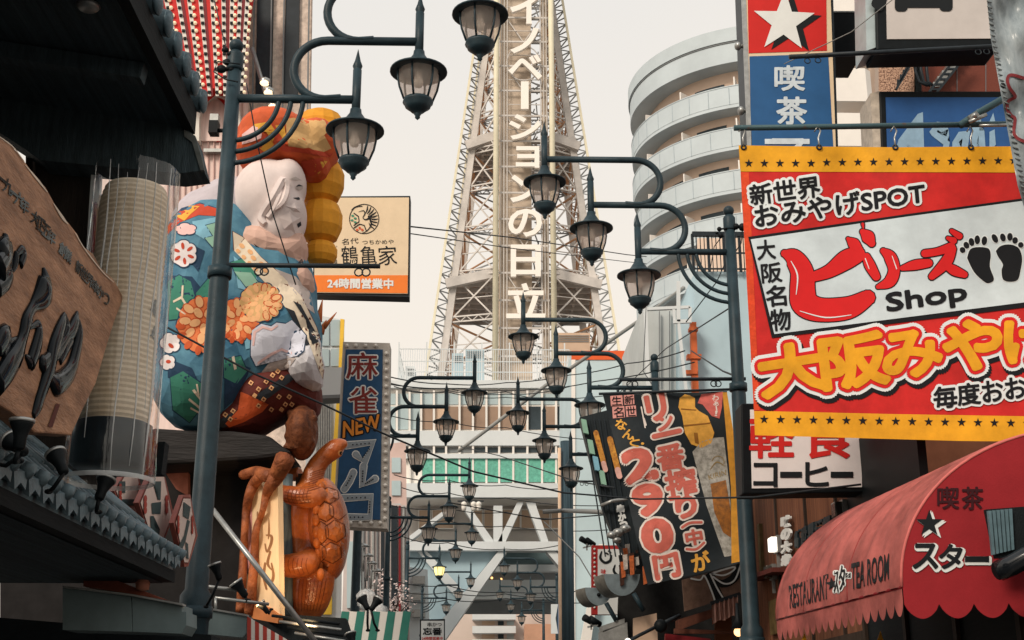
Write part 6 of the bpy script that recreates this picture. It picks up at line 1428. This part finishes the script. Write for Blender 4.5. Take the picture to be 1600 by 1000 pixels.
for x, y, lb in ((1257, 996, 'yellow tip of a small pennant under the left part of the red awning'), (1376, 992, 'yellow tip of a small pennant under the right part of the red awning')):
    m = MB(); m.slab(FY(11.5), [(x, y - 6), (x + 10, 1020), (x - 12, 1020)], .01); tag(m.build('pennant', GOLD), lb, 'pennant')
# ================================================================ THE BLACK PRICE BANNER AND THE SHOPS BELOW IT
YP = 17.4
wp_ = lambda x, y: .06 * math.sin((x - 940) * .035 + (y - 610) * -.006) + .03 * math.sin(y * .045 + x * .02)
K2 = Wavy((0, YP, 0), (0, -1, 0), wp_)
BKC = mat('black_banner_cloth', srgb(33, 41, 46), .6, 0, .3, 3, bump=.2, bscale=10)
SAL = mat('salmon_print', srgb(212, 112, 98), .7, 0, .22, 8, lo=.3, hi=.75); GLD2 = mat('dull_gold_print', srgb(226, 168, 74), .7, 0, .25, 8); BW2 = mat('banner_off_white', srgb(226, 216, 208), .7, 0, .06, 4)
PB = thing('price_banner', 'black beer price banner with big salmon numerals hanging askew on the right', 'banner', K2.pt(1080, 912))
m = MB(); fill(m, K2, [(942, 617), (985, 616), (1040, 614), (1090, 613), (1136, 611), (1148, 760), (1162, 878), (1110, 892), (1062, 903), (1012, 914), (985, 800), (960, 690)], 0, 10)
m.sm = [True] * len(m.sm); m.build('cloth', BKC, PB)
mw_, mp = MB(), MB()
big2 = (('2', (977, 704, 1021, 749), -12, .10), ('9', (992, 759, 1033, 803), -10, .085), ('0', (1006, 814, 1048, 860), -10, .095), ('円', (1023, 867, 1060, 902), -10, .06),
        ('リ', (1011, 617, 1040, 656), -12, .05), ('ン', (1027, 648, 1051, 671), -14, .05), ('番', (1027, 695, 1068, 733), -8, .035), ('搾', (1041, 733, 1087, 778), -10, .035), ('り', (1057, 775, 1087, 808), -8, .06), ('中', (1072, 828, 1097, 851), -10, .04))
for s, q, tl_, bo in big2:
    text(mw_, K2, s, q, .008, bo, 3.6, 14, (0, 0), tl_); text(mp, K2, s, q, .0125, bo, 0.4, 8, (0, 0), tl_)
for pts in ([(1022, 682), (1062, 673)], [(1066, 824), (1078, 817), (1096, 816)], [(1073, 858), (1088, 858), (1100, 848)]):
    stroke(mw_, K2, pts, 13 if pts[0][1] == 682 else 8, .008); stroke(mp, K2, pts, 8 if pts[0][1] == 682 else 4, .0125)
mw_.build('white_outline', BW2, PB); mp.build('salmon_lettering', SAL, PB)
m = MB()
for s, q, tl_ in (('な', (962, 656, 979, 671), 15), ('ん', (974, 671, 990, 686), 15), ('と', (985, 683, 999, 697), 15), ('が', (1081, 863, 1109, 891), -14)): text(m, K2, s, q, .008, .04, 0, 10, (0, 0), tl_)
fill(m, K2, circ(1004, 693, 2.6, 2, 10), .008); m.build('gold_lettering', GLD2, PB)
m = MB()
for q in ((954, 618, 973, 634), (975, 617, 991, 632), (957, 635, 976, 653), (978, 634, 994, 651)): fill(m, K2, rot_rect(*q, -4), .007, 8)
m.build('pink_boxes', mat('pink_print', srgb(226, 160, 152), .7, 0, .2, 8), PB)
m = MB()
for s, q in (('生', (956, 619, 971, 633)), ('新', (976, 618, 990, 631)), ('名', (959, 636, 974, 652)), ('世', (979, 635, 993, 650))): text(m, K2, s, q, .012, .01, tilt=-4)
m.build('box_lettering', INK, PB)
m = MB(); stroke(m, K2, [(1002, 636), (1008, 668)], 2, .007, 1); stroke(m, K2, [(1006, 654), (1009, 664)], 3, .007, 1); m.build('white_rule', BW2, PB)
m = MB(); fill(m, K2, [(1062, 622), (1070, 616), (1078, 618), (1086, 622), (1086, 636), (1092, 642), (1106, 650), (1116, 676), (1112, 692), (1096, 700), (1080, 694), (1070, 676), (1066, 650), (1060, 636)], .008, 8); m.build('golden_bottle_print', GLD2, PB)
m = MB(); fill(m, K2, [(1068, 664), (1110, 660), (1110, 662), (1069, 666.5)], .012, 8); fill(m, K2, [(1064, 638), (1088, 640), (1088, 641.5), (1064, 640)], .012, 8); fill(m, K2, [(1084, 676), (1090, 676), (1092, 694), (1086, 692)], .012, 8); m.build('bottle_lines', mat('amber_line', srgb(150, 100, 40), .7), PB)
m = MB(); fill(m, K2, [(1082, 706), (1096, 690), (1116, 684), (1131, 683), (1140, 760), (1146, 868), (1132, 870), (1120, 836), (1104, 790), (1092, 744)], .008, 8); m.build('beer_glass_print', mat('frosted_glass_print', srgb(196, 194, 186), .6, 0, .35, 12, c2=srgb(128, 126, 118)), PB)
m = MB(); fill(m, K2, [(1110, 756), (1134, 750), (1142, 800), (1142, 840), (1130, 832), (1116, 800)], .012, 8); m.build('beer_print', mat('amber_beer_print', srgb(186, 118, 48), .6, 0, .4, 12, c2=srgb(120, 80, 44)), PB)
m = MB(); text(m, K2, 'KIRIN', [(1106, 742), (1134, 734), (1135, 742), (1108, 750)], .013, .0); ring(m, K2, 1122, 722, 10, 1.2, .013, 190, 380, 14); stroke(m, K2, [(1110, 733), (1120, 722), (1132, 728)], [1, 2, 1], .013); m.build('glass_lettering', mat('glass_print_gold', srgb(150, 128, 84), .6), PB)
m = MB(); fill(m, K2, [(1096, 616), (1130, 612), (1128, 636), (1124, 654), (1112, 650), (1104, 640), (1098, 632), (1090, 630)], .008, 8); m.build('red_tag_print', mat('rose_print', srgb(206, 104, 96), .7, 0, .25, 10), PB)
m = MB()
for s, q in (('わ', (1113, 617, 1123, 626)), ('ぁ', (1115, 627, 1123, 634)), ('！', (1117, 642, 1121, 650))): text(m, K2, s, q, .013, .02, tilt=8)
stroke(m, K2, [(1119, 635), (1120, 641)], 2, .013, 1); m.build('tag_lettering', BW2, PB)
m = MB(); a, b = K2.pt(936, 617), K2.pt(1142, 610); m.tube([a + Vector((0, .02, .02)), b + Vector((0, .02, .02))], .02, 6); m.build('top_rod', IRON2, PB)
m = MB(); K3 = Wavy((0, YP - .12, 0), (0, -1, 0), lambda x, y: .03 * math.sin(y * .03)); fill(m, K3, [(1129, 613), (1136, 613), (1150, 700), (1163, 876), (1143, 880), (1142, 760)], 0, 8); t = tag(m.build('yellow_streamer', mat('amber_cloth', srgb(222, 158, 58), .7, 0, .3, 5, bump=.3, bscale=20)), 'narrow amber cloth streamer down the right edge of the black price banner', 'banner')
# dark strip signs left of it
S2 = FY(19.2)
t = thing('dark_strip_sign', 'leaning dark shop sign with golden skewer pictures left of the black price banner', 'sign', S2.pt(960, 890))
m = MB(); m.slab(S2, [(906, 652), (952, 640), (985, 640), (1012, 890), (985, 880), (958, 835), (944, 800)], .25); m.build('board', mat('ribbed_black_board', srgb(36, 44, 48), .5, 0, .4, 8, stretch=(6, 6, .3)), t)
m = MB()
for k in range(6): m.bar(S2.pt(912 + k * 8, 655, .02), S2.pt(946 + k * 8, 870, .02), .02)
m.build('ribs', IRON2, t)
for a, b, w_ in (((931, 676), (944, 726), 8), ((953, 686), (966, 736), 9)):
    m = MB(); stroke(m, S2, [a, b], w_, .04, 1); m.build('golden_skewer_picture', mat('skewer_gold', srgb(226, 164, 70), .6, 0, .45, 14, c2=srgb(150, 92, 44)), t)
    m = MB(); stroke(m, S2, [(b[0] - 1, b[1] - 2), (b[0] + 2, b[1] + 8)], w_, .046, 1); m.build('pink_tip', mat('pink_tip', srgb(226, 176, 164), .6, 0, .2, 9), t)
m = MB()
for k, ch in enumerate('串かつ'): text(m, S2, ch, (964 + k * 2.5, 789 + k * 13, 975 + k * 2.5, 801 + k * 13), .04, .03, .6, 6)
m.build('white_lettering', WHITEB, t)
m = MB(); m.tube([S2.pt(940, 790, .1), S2.pt(956, 783, .2), S2.pt(982, 779, .1)], .03, 6); m.build('hoop', SILVER, t)
for i, (x, y, c_) in enumerate(((908, 668, 'lgreen'), (918, 700, 'lgreen'), (926, 726, 'lblue'), (936, 748, 'lgreen'))):
    m = MB(); m.slab(S2, [(x, y - 14), (x + 8, y - 12), (x + 12, y + 10), (x + 4, y + 8)], .08, .12); m.build('pale_flap', PM[c_], t)
t = thing('lamp_cluster', 'cluster of silver lamps and hanging charms under the dark leaning sign', 'lamp', S2.pt(965, 880))
for x, y, r_ in ((956, 836, 8), (966, 832, 9), (977, 826, 9), (964, 844, 7)):
    m = MB(); k = ppm(x, y, 18.8); m.ball(W(x, y, 18.8), r_ * k, 12, 8, (1, 1, .75)); m.build('lamp_bowl', SILVER, t)
rr = random.Random(11)
CH = [mat('charm_orange', srgb(196, 104, 58), .6, 0, .4, 20), mat('charm_brown', srgb(74, 46, 36), .6, 0, .5, 20), mat('charm_pale', srgb(196, 186, 176), .6, 0, .4, 20), BLACK]
for k in range(16):
    x, y = rr.uniform(966, 1004), rr.uniform(848, 885); m = MB(); h_ = rr.uniform(8, 30); m.slab(FY(18.9 + .01 * k), [(x, y), (x + 7, y - 1), (x + 8, y + h_), (x + 2, y + h_ + 2)], .04); m.build('hanging_charm', CH[k % 4], t)
J_ = FY(22)
t = thing('red_framed_sign', 'white sign with red dotted frame and black brush writing right of the utility pole', 'sign', J_.pt(955, 960))
m = MB(); m.slab(J_, [(925, 852), (992, 852), (992, 960), (925, 960)], .2); m.build('red_frame', mat('sign_dull_red', srgb(176, 48, 46), .6, 0, .15, 5), t)
m = MB(); m.slab(J_, rect(934, 858, 990, 960), .01, .012); m.build('face', WHITEB, t)
m = MB(); stroke(m, J_, [(940, 862), (938, 872), (945, 879), (953, 876), (955, 868)], [2, 4, 4, 4, 3], .02); stroke(m, J_, [(947, 864), (950, 866)], 2.5, .02); stroke(m, J_, [(951, 861), (954, 863)], 2.5, .02)
stroke(m, J_, [(961, 883), (959, 892), (966, 899), (974, 894), (975, 888)], [2, 4, 4, 4, 3], .02); stroke(m, J_, [(968, 884), (971, 886)], 2.4, .02); stroke(m, J_, [(972, 881), (975, 883)], 2.4, .02); m.build('black_brush_lettering', INK, t)
m = MB(); [text(m, J_, c_, (939, 889 + k * 10, 947, 897 + k * 10), .02, .01) for k, c_ in enumerate('味自慢')]; m.build('red_lettering', RED, t)
m = MB()
for k in range(14): m.ball(J_.pt(929, 858 + k * 7, .01), .022, 6, 4)
tag(m.build('frame_dots', WHITE, t), kind='stuff')
for x0, y0, x1, dp, Y_, lb in ((914, 918, 957, 28, 19.6, 'lower left of two half round tin lamp troughs under the price banner'), (944, 897, 1000, 34, 19.0, 'upper right of two half round tin lamp troughs under the price banner')):
    t = thing('lamp_trough', lb, 'lamp', W((x0 + x1) / 2, y0 + dp, Y_), 'half round tin lamp troughs')
    n = 14; pl = [((x0 + x1) / 2 - (x1 - x0) / 2 * math.cos(math.pi * k / n), y0 + dp * math.sin(math.pi * k / n)) for k in range(n + 1)]
    F2 = FY(Y_); fr = [F2.pt(*p) for p in pl]; bk_ = [p + Vector((-.12, .4, 0)) for p in fr]
    m = MB(); m.add(fr + bk_, [(k, k + 1, n + 2 + k, n + 1 + k) for k in range(n)], True); m.build('trough', mat('old_tin', srgb(128, 126, 118), .35, .6, .4, 9), t)
    m = MB(); m.add(fr, [tuple(range(n + 1))]); m.build('end_plate', mat('blue_tin', srgb(132, 146, 152), .4, .4, .3, 6), t)
    m = MB(); m.ball(F2.pt((x0 + x1) / 2, y0 + dp * .4, .02), .03, 8, 6); m.build('bolt', BLACK, t)
    m = MB(); m.tube([F2.pt(x1 - 10, y0 + dp - 4), F2.pt(x1 + 6, y0 + dp + 24)], .035, 6); m.build('stay', IRON, t)
t = thing('dark_izakaya', 'dark shop front under the price banner with a brown board and small wooden ledge', 'shop', W(1080, 1000, 19))
m = MB(); m.slab(FY(20.2), [(968, 880), (1182, 700), (1190, 1110), (958, 1110)], 4, 0, .2); m.build('wall', mat('near_black_wall', srgb(36, 36, 36), .8, 0, .5, 5), t)  # one near-black tone, randomly varied, across the whole wall
m = MB(); m.slab(FY(19.4), [(990, 966), (1026, 958), (1030, 1060), (990, 1060)], .1); m.build('cream_panel', PCH, t)
m = MB(); m.slab(FY(19.6), [(940, 978), (976, 966), (976, 974), (942, 988)], .5); m.slab(FY(19.6), [(936, 988), (980, 972), (984, 1060), (936, 1060)], .1); m.build('small_canopy', mat('grey_canvas', srgb(150, 152, 150), .8, 0, .3, 8), t)
m = MB(); m.slab(FY(19.0), [(1060, 968), (1150, 940), (1152, 950), (1060, 985)], .3); m.slab(FY(18.9), [(1054, 982), (1145, 986), (1145, 990), (1054, 990)], .1); m.build('wooden_ledge', mat('red_brown_ledge', srgb(104, 64, 50), .7, 0, .4, 8), t)
m = MB(); m.slab(FY(19.3), [(1118, 960), (1142, 956), (1146, 1010), (1118, 1010)], .1); m.build('brown_box', PLK, t)
m = MB(); m.slab(FY(18.8), [(1040, 990), (1110, 998), (1120, 1060), (1036, 1060)], .1); m.build('red_cloth', DR, t)
N2 = FY(18.6)
t = thing('brown_brush_board', 'brown board with bold black and white brush character below the price banner', 'signboard', N2.pt(1120, 955))
m = MB(); m.slab(N2, [(1066, 906), (1164, 880), (1166, 924), (1112, 942), (1070, 955)], .06); m.build('board', mat('mottled_brown_board', srgb(126, 100, 86), .8, 0, .35, 10), t)
m = MB(); stroke(m, N2, [(1110, 902), (1118, 922), (1128, 946)], [16, 15, 18], .004); stroke(m, N2, [(1112, 902), (1128, 912), (1146, 904), (1158, 884)], [6, 12, 14, 14], .005); m.build('black_brush', INK, t)
m = MB()
for p in ([(1080, 904), (1094, 906), (1101, 900), (1112, 924), (1118, 942)], [(1110, 897), (1120, 918), (1132, 938)], [(1112, 896), (1130, 899), (1145, 892), (1146, 886), (1112, 896)], [(1114, 901), (1132, 912), (1148, 906), (1158, 880)]): stroke(m, N2, p, 2.6, .012)
m.build('white_edges', WHITEB, t)
t = thing('short_curtain', 'short pinkish curtain hanging under a rail beside the nearest right lamp post', 'curtain', W(1132, 972, 18.2))
vs = []; m = MB(); n = 40
for k in range(n + 1):
    x = 1112 + 40 * k / n; y0 = 944 - 14 * k / n; d_ = .03 * math.sin(k * .9); p, q = W(x, y0, 18.2), W(x + 1, y0 + 33 - 4 * abs(math.sin(k * .16)), 18.2); vs += [p + Vector((0, d_, 0)), q + Vector((0, d_ * 1.6, 0))]
m.add(vs, [(2 * k, 2 * k + 1, 2 * k + 3, 2 * k + 2) for k in range(n)], True); m.build('cloth', mat('rose_brown_cloth', srgb(176, 134, 122), .8, 0, .3, 8), t)
m = MB(); m.bar(W(1110, 943, 18.2), W(1156, 928, 18.2), .05); m.build('rail', IRON2, t)
t = thing('hanging_lamp', 'glowing lamp under a dark cone shade at the bottom beside the nearest right lamp post', 'lamp', W(1153, 996, 17.5))
m = MB(); q = W(1153, 978, 17.5); m.lathe([(.02, .3), (.03, .1), (.1, -.04), (.09, -.04)], q, 14); m.build('shade', BLACK, t)
m = MB(); m.ball(q + Vector((0, 0, -.08)), .06, 10, 7); m.build('lit_bulb', mat('orange_lit_bulb', srgb(255, 196, 130), .4, emit=2.5), t)
t = thing('dome_lamp', 'round black dome lamp with its arm, low in front of the cream panel', 'lamp', W(1032, 985, 18.5))
m = MB(); m.ball(W(1032, 978, 18.5), .095, 14, 9, (1, .8, 1)); m.build('dome', BLACK, t)
m = MB(); m.tube([W(1024, 980, 18.5), W(1000, 992, 18.4), W(985, 1000, 18.4)], .025, 6); m.tube([W(1040, 972, 18.5), W(1062, 962, 18.7)], .03, 6); m.build('arm', IRON2, t)
m = MB(); m.ball(W(981, 1002, 18.3), .045, 10, 6); m.build('lit_bulb', LITW, t)
for x, y, Y_, lb in ((917, 848, 26, 'black bullet spotlights on a short bracket above the red framed sign'), (924, 972, 21, 'black bullet spotlights on a bracket low right of the utility pole')):
    t = thing('bracket_spotlights', lb, 'spotlight', W(x, y, Y_))
    for k in range(2):
        m = MB(); q = W(x + k * 9 - 4, y - 3 + k * 2, Y_); m.lathe([(.0, -.14), (.05, -.12), (.06, .1), (.0, .09)], q, 10, axis=(-.6, -.4, .3)); m.build('spot_body', BLACK, t)
    m = MB(); m.bar(W(x - 6, y + 8, Y_), W(x + 10, y + 4, Y_), .03); m.bar(W(x, y, Y_), W(x, y + 12, Y_), .03); m.build('bracket', SILVER, t)
t = thing('globe_lamps', 'white globe lamp trio beside the arch under the building soffit', 'lamp', W(737, 796, 60))
for x in (725, 740, 748):
    m = MB(); m.ball(W(x, 788, 60), .14, 10, 7); m.lathe([(.1, -.3), (.12, -.1), (.05, 0)], W(x, 788, 60), 8); m.build('globe', WHITE, t)
m = MB(); m.bar(W(715, 783, 60), W(756, 783, 60), .06); m.build('bracket', IRON2, t)
t = thing('blue_side_sign', 'small blue and white sign beside the far lamp post right of the arch', 'sign', W(872, 960, 52))
m = MB(); m.slab(FY(52), [(872, 944), (878, 944), (878, 990), (872, 990)], .1); m.build('blue_face', mat('bright_blue', srgb(70, 140, 206), .5), t)
m = MB(); m.slab(FY(52), [(861, 944), (872, 944), (868, 966), (872, 990), (861, 990)], .1); m.build('white_face', WB2, t)
# ---------------------------------------------------------------- overhead cables
def cable(pts, r, lb, mt=WIRE, grp='overhead cables', sag=0.0):
    q = []
    for i in range(len(pts) - 1):
        a, b = W(*pts[i]), W(*pts[i + 1])
        for k in range(8 if i < len(pts) - 2 else 9):
            f = k / 8; q.append(a.lerp(b, f) - Vector((0, 0, sag * 4 * f * (1 - f))))
    m = MB(); m.tube(q, r, 5); tag(m.build('overhead_cable', mt), lb, 'cable', grp)
cable([(262, 512, 12.2), (395, 583, 12.3), (505, 632, 12.6), (600, 678, 13), (740, 737, 14), (880, 770, 15), (1000, 780, 15), (1180, 777, 12.9), (1345, 757, 11.9)], .011, 'thick black cable crossing from the statue past the mahjong sign to the awning')
cable([(385, 130, 11.6), (400, 215, 11.6), (425, 330, 12), (462, 445, 12.2)], .007, 'thin black cable hanging down over the statue face beside the nearest left lamp')
cable([(641, 354, 18), (800, 371, 22), (980, 398, 30), (1010, 401, 32)], .012, 'upper thin dark cable from the crane sign across the tower')
cable([(641, 365, 18), (800, 388, 22), (980, 409, 30), (1010, 412, 32)], .009, 'lower thin dark cable from the crane sign across the tower')
cable([(605, 588, 30), (700, 600, 34), (790, 598, 38), (890, 586, 36), (980, 568, 32), (1070, 548, 28)], .016, 'dark cable rising to the right in front of the roof railing', sag=.05)
cable([(605, 600, 30), (720, 607, 34), (830, 609, 38), (930, 596, 34), (1085, 566, 28)], .016, 'dark cable just above the top windows of the white building', sag=.05)
for k, (y0, y1, y2) in enumerate(((597, 616, 604), (604, 621, 618), (609, 612, 626), (648, 668, 688), (742, 758, 762), (762, 778, 790), (788, 800, 810), (805, 822, 828), (838, 858, 848), (905, 925, 918), (922, 928, 930), (938, 935, 940))):
    cable([(604 + k % 3 * 12, y0, 40), (700, (y0 + y1) / 2, 44), (790, y1, 46), (890 + k % 2 * 60, y2, 42)], .016, 'thin dark cable strung across the street before the white building and its arch', sag=.1)
cable([(700, 785, 30), (850, 812, 30), (1000, 800, 24), (1100, 790, 20)], .014, 'dark cable sagging right from the arch to the price banner')
cable([(960, 762, 17.2), (900, 752, 24), (780, 712, 34), (720, 698, 40)], .013, 'dark cable running from the price banner toward the green netting')
cable([(848, 800, 28), (880, 798, 28), (985, 802, 22)], .05, 'thick pale conduit crossing the dark utility pole', WIREW)
cable([(716, 705, 56), (850, 604, 54), (1000, 500, 50), (1068, 450, 44)], .085, 'long pale boom slanting up behind the right lanterns to the steel frame', WIREW)
cable([(850, 815, 30), (905, 870, 28), (950, 945, 26), (975, 990, 25)], .014, 'thin pale stay wire slanting down past the utility pole', WIREW)
cable([(1148, 476, 14.4), (1040, 545, 24), (940, 640, 34)], .01, 'thin cable slanting down left from the nearest right lamp post')
cable([(1072, 503, 40), (1120, 440, 41), (1140, 395, 41)], .02, 'dark cable slanting up across the pale blue wall beside the orange pipe')
cable([(1400, -5, 12.5), (1330, 50, 13), (1225, 100, 14)], .006, 'thin pale wire slanting across the top corner by the star sign', WIREW)
cable([(1160, 592, 14.4), (1130, 580, 18), (1080, 548, 26)], .014, 'dark cable leaving the nearest right lamp post beside the rod')
cable([(1010, 470, 40), (1005, 580, 36), (1030, 618, 21)], .012, 'dark cable dropping beside the steel frame to the price banner')
t = thing('cable_clamp', 'tangle of black clamps and looped wire at the top of the nearest left lamp post', 'clamp', LOC[0] + Vector((0, -.1, -.3)))
m = MB()
for x, y, r_ in ((352, 78, .035), (359, 84, .03), (355, 97, .04), (346, 108, .05), (362, 108, .03)): m.ball(W(x, y, Y1 - .05), r_, 8, 6, (1, .7, .8))
m.tube([W(340, 108, Y1 - .05), W(375, 108, Y1 - .02)], .02, 6); m.build('clamps', BLACK, t)
m = MB(); m.tube([W(375, 100, Y1 - .1), W(340, 96, Y1 - .1), W(334, 112, Y1 - .1), W(352, 124, Y1 - .1), W(372, 128, Y1 - .1)], .007, 5); m.tube([W(352, 70, Y1 - .1), W(344, 40, Y1 + .5), W(330, -20, Y1 + 1)], .006, 5); m.build('looped_wire', WIRE, t)
t = thing('cable_clamp', 'tangle of black clamps at the top of the nearest right lamp post', 'clamp', LOC[5] + Vector((0, -.1, -.3)))
m = MB()
for x, y, r_ in ((1124, 358, .03), (1126, 368, .035), (1120, 364, .02), (1150, 354, .04), (1160, 355, .05)): m.ball(W(x, y, YR1 - .05), r_, 8, 6)
m.tube([W(1124, 358, YR1 - .05), W(1145, 356, YR1 - .05)], .012, 6); m.tube([W(1138, 354, YR1), W(1172, 354, YR1)], .02, 6); m.build('clamps', BLACK, t)
m = MB(); m.tube([W(1126, 372, YR1), W(1116, 385, YR1 + .3), W(1110, 420, YR1 + 3)], .006, 5); m.tube([W(1160, 360, YR1), W(1158, 380, YR1), W(1150, 392, YR1)], .007, 5); m.build('loose_wire', WIRE, t)
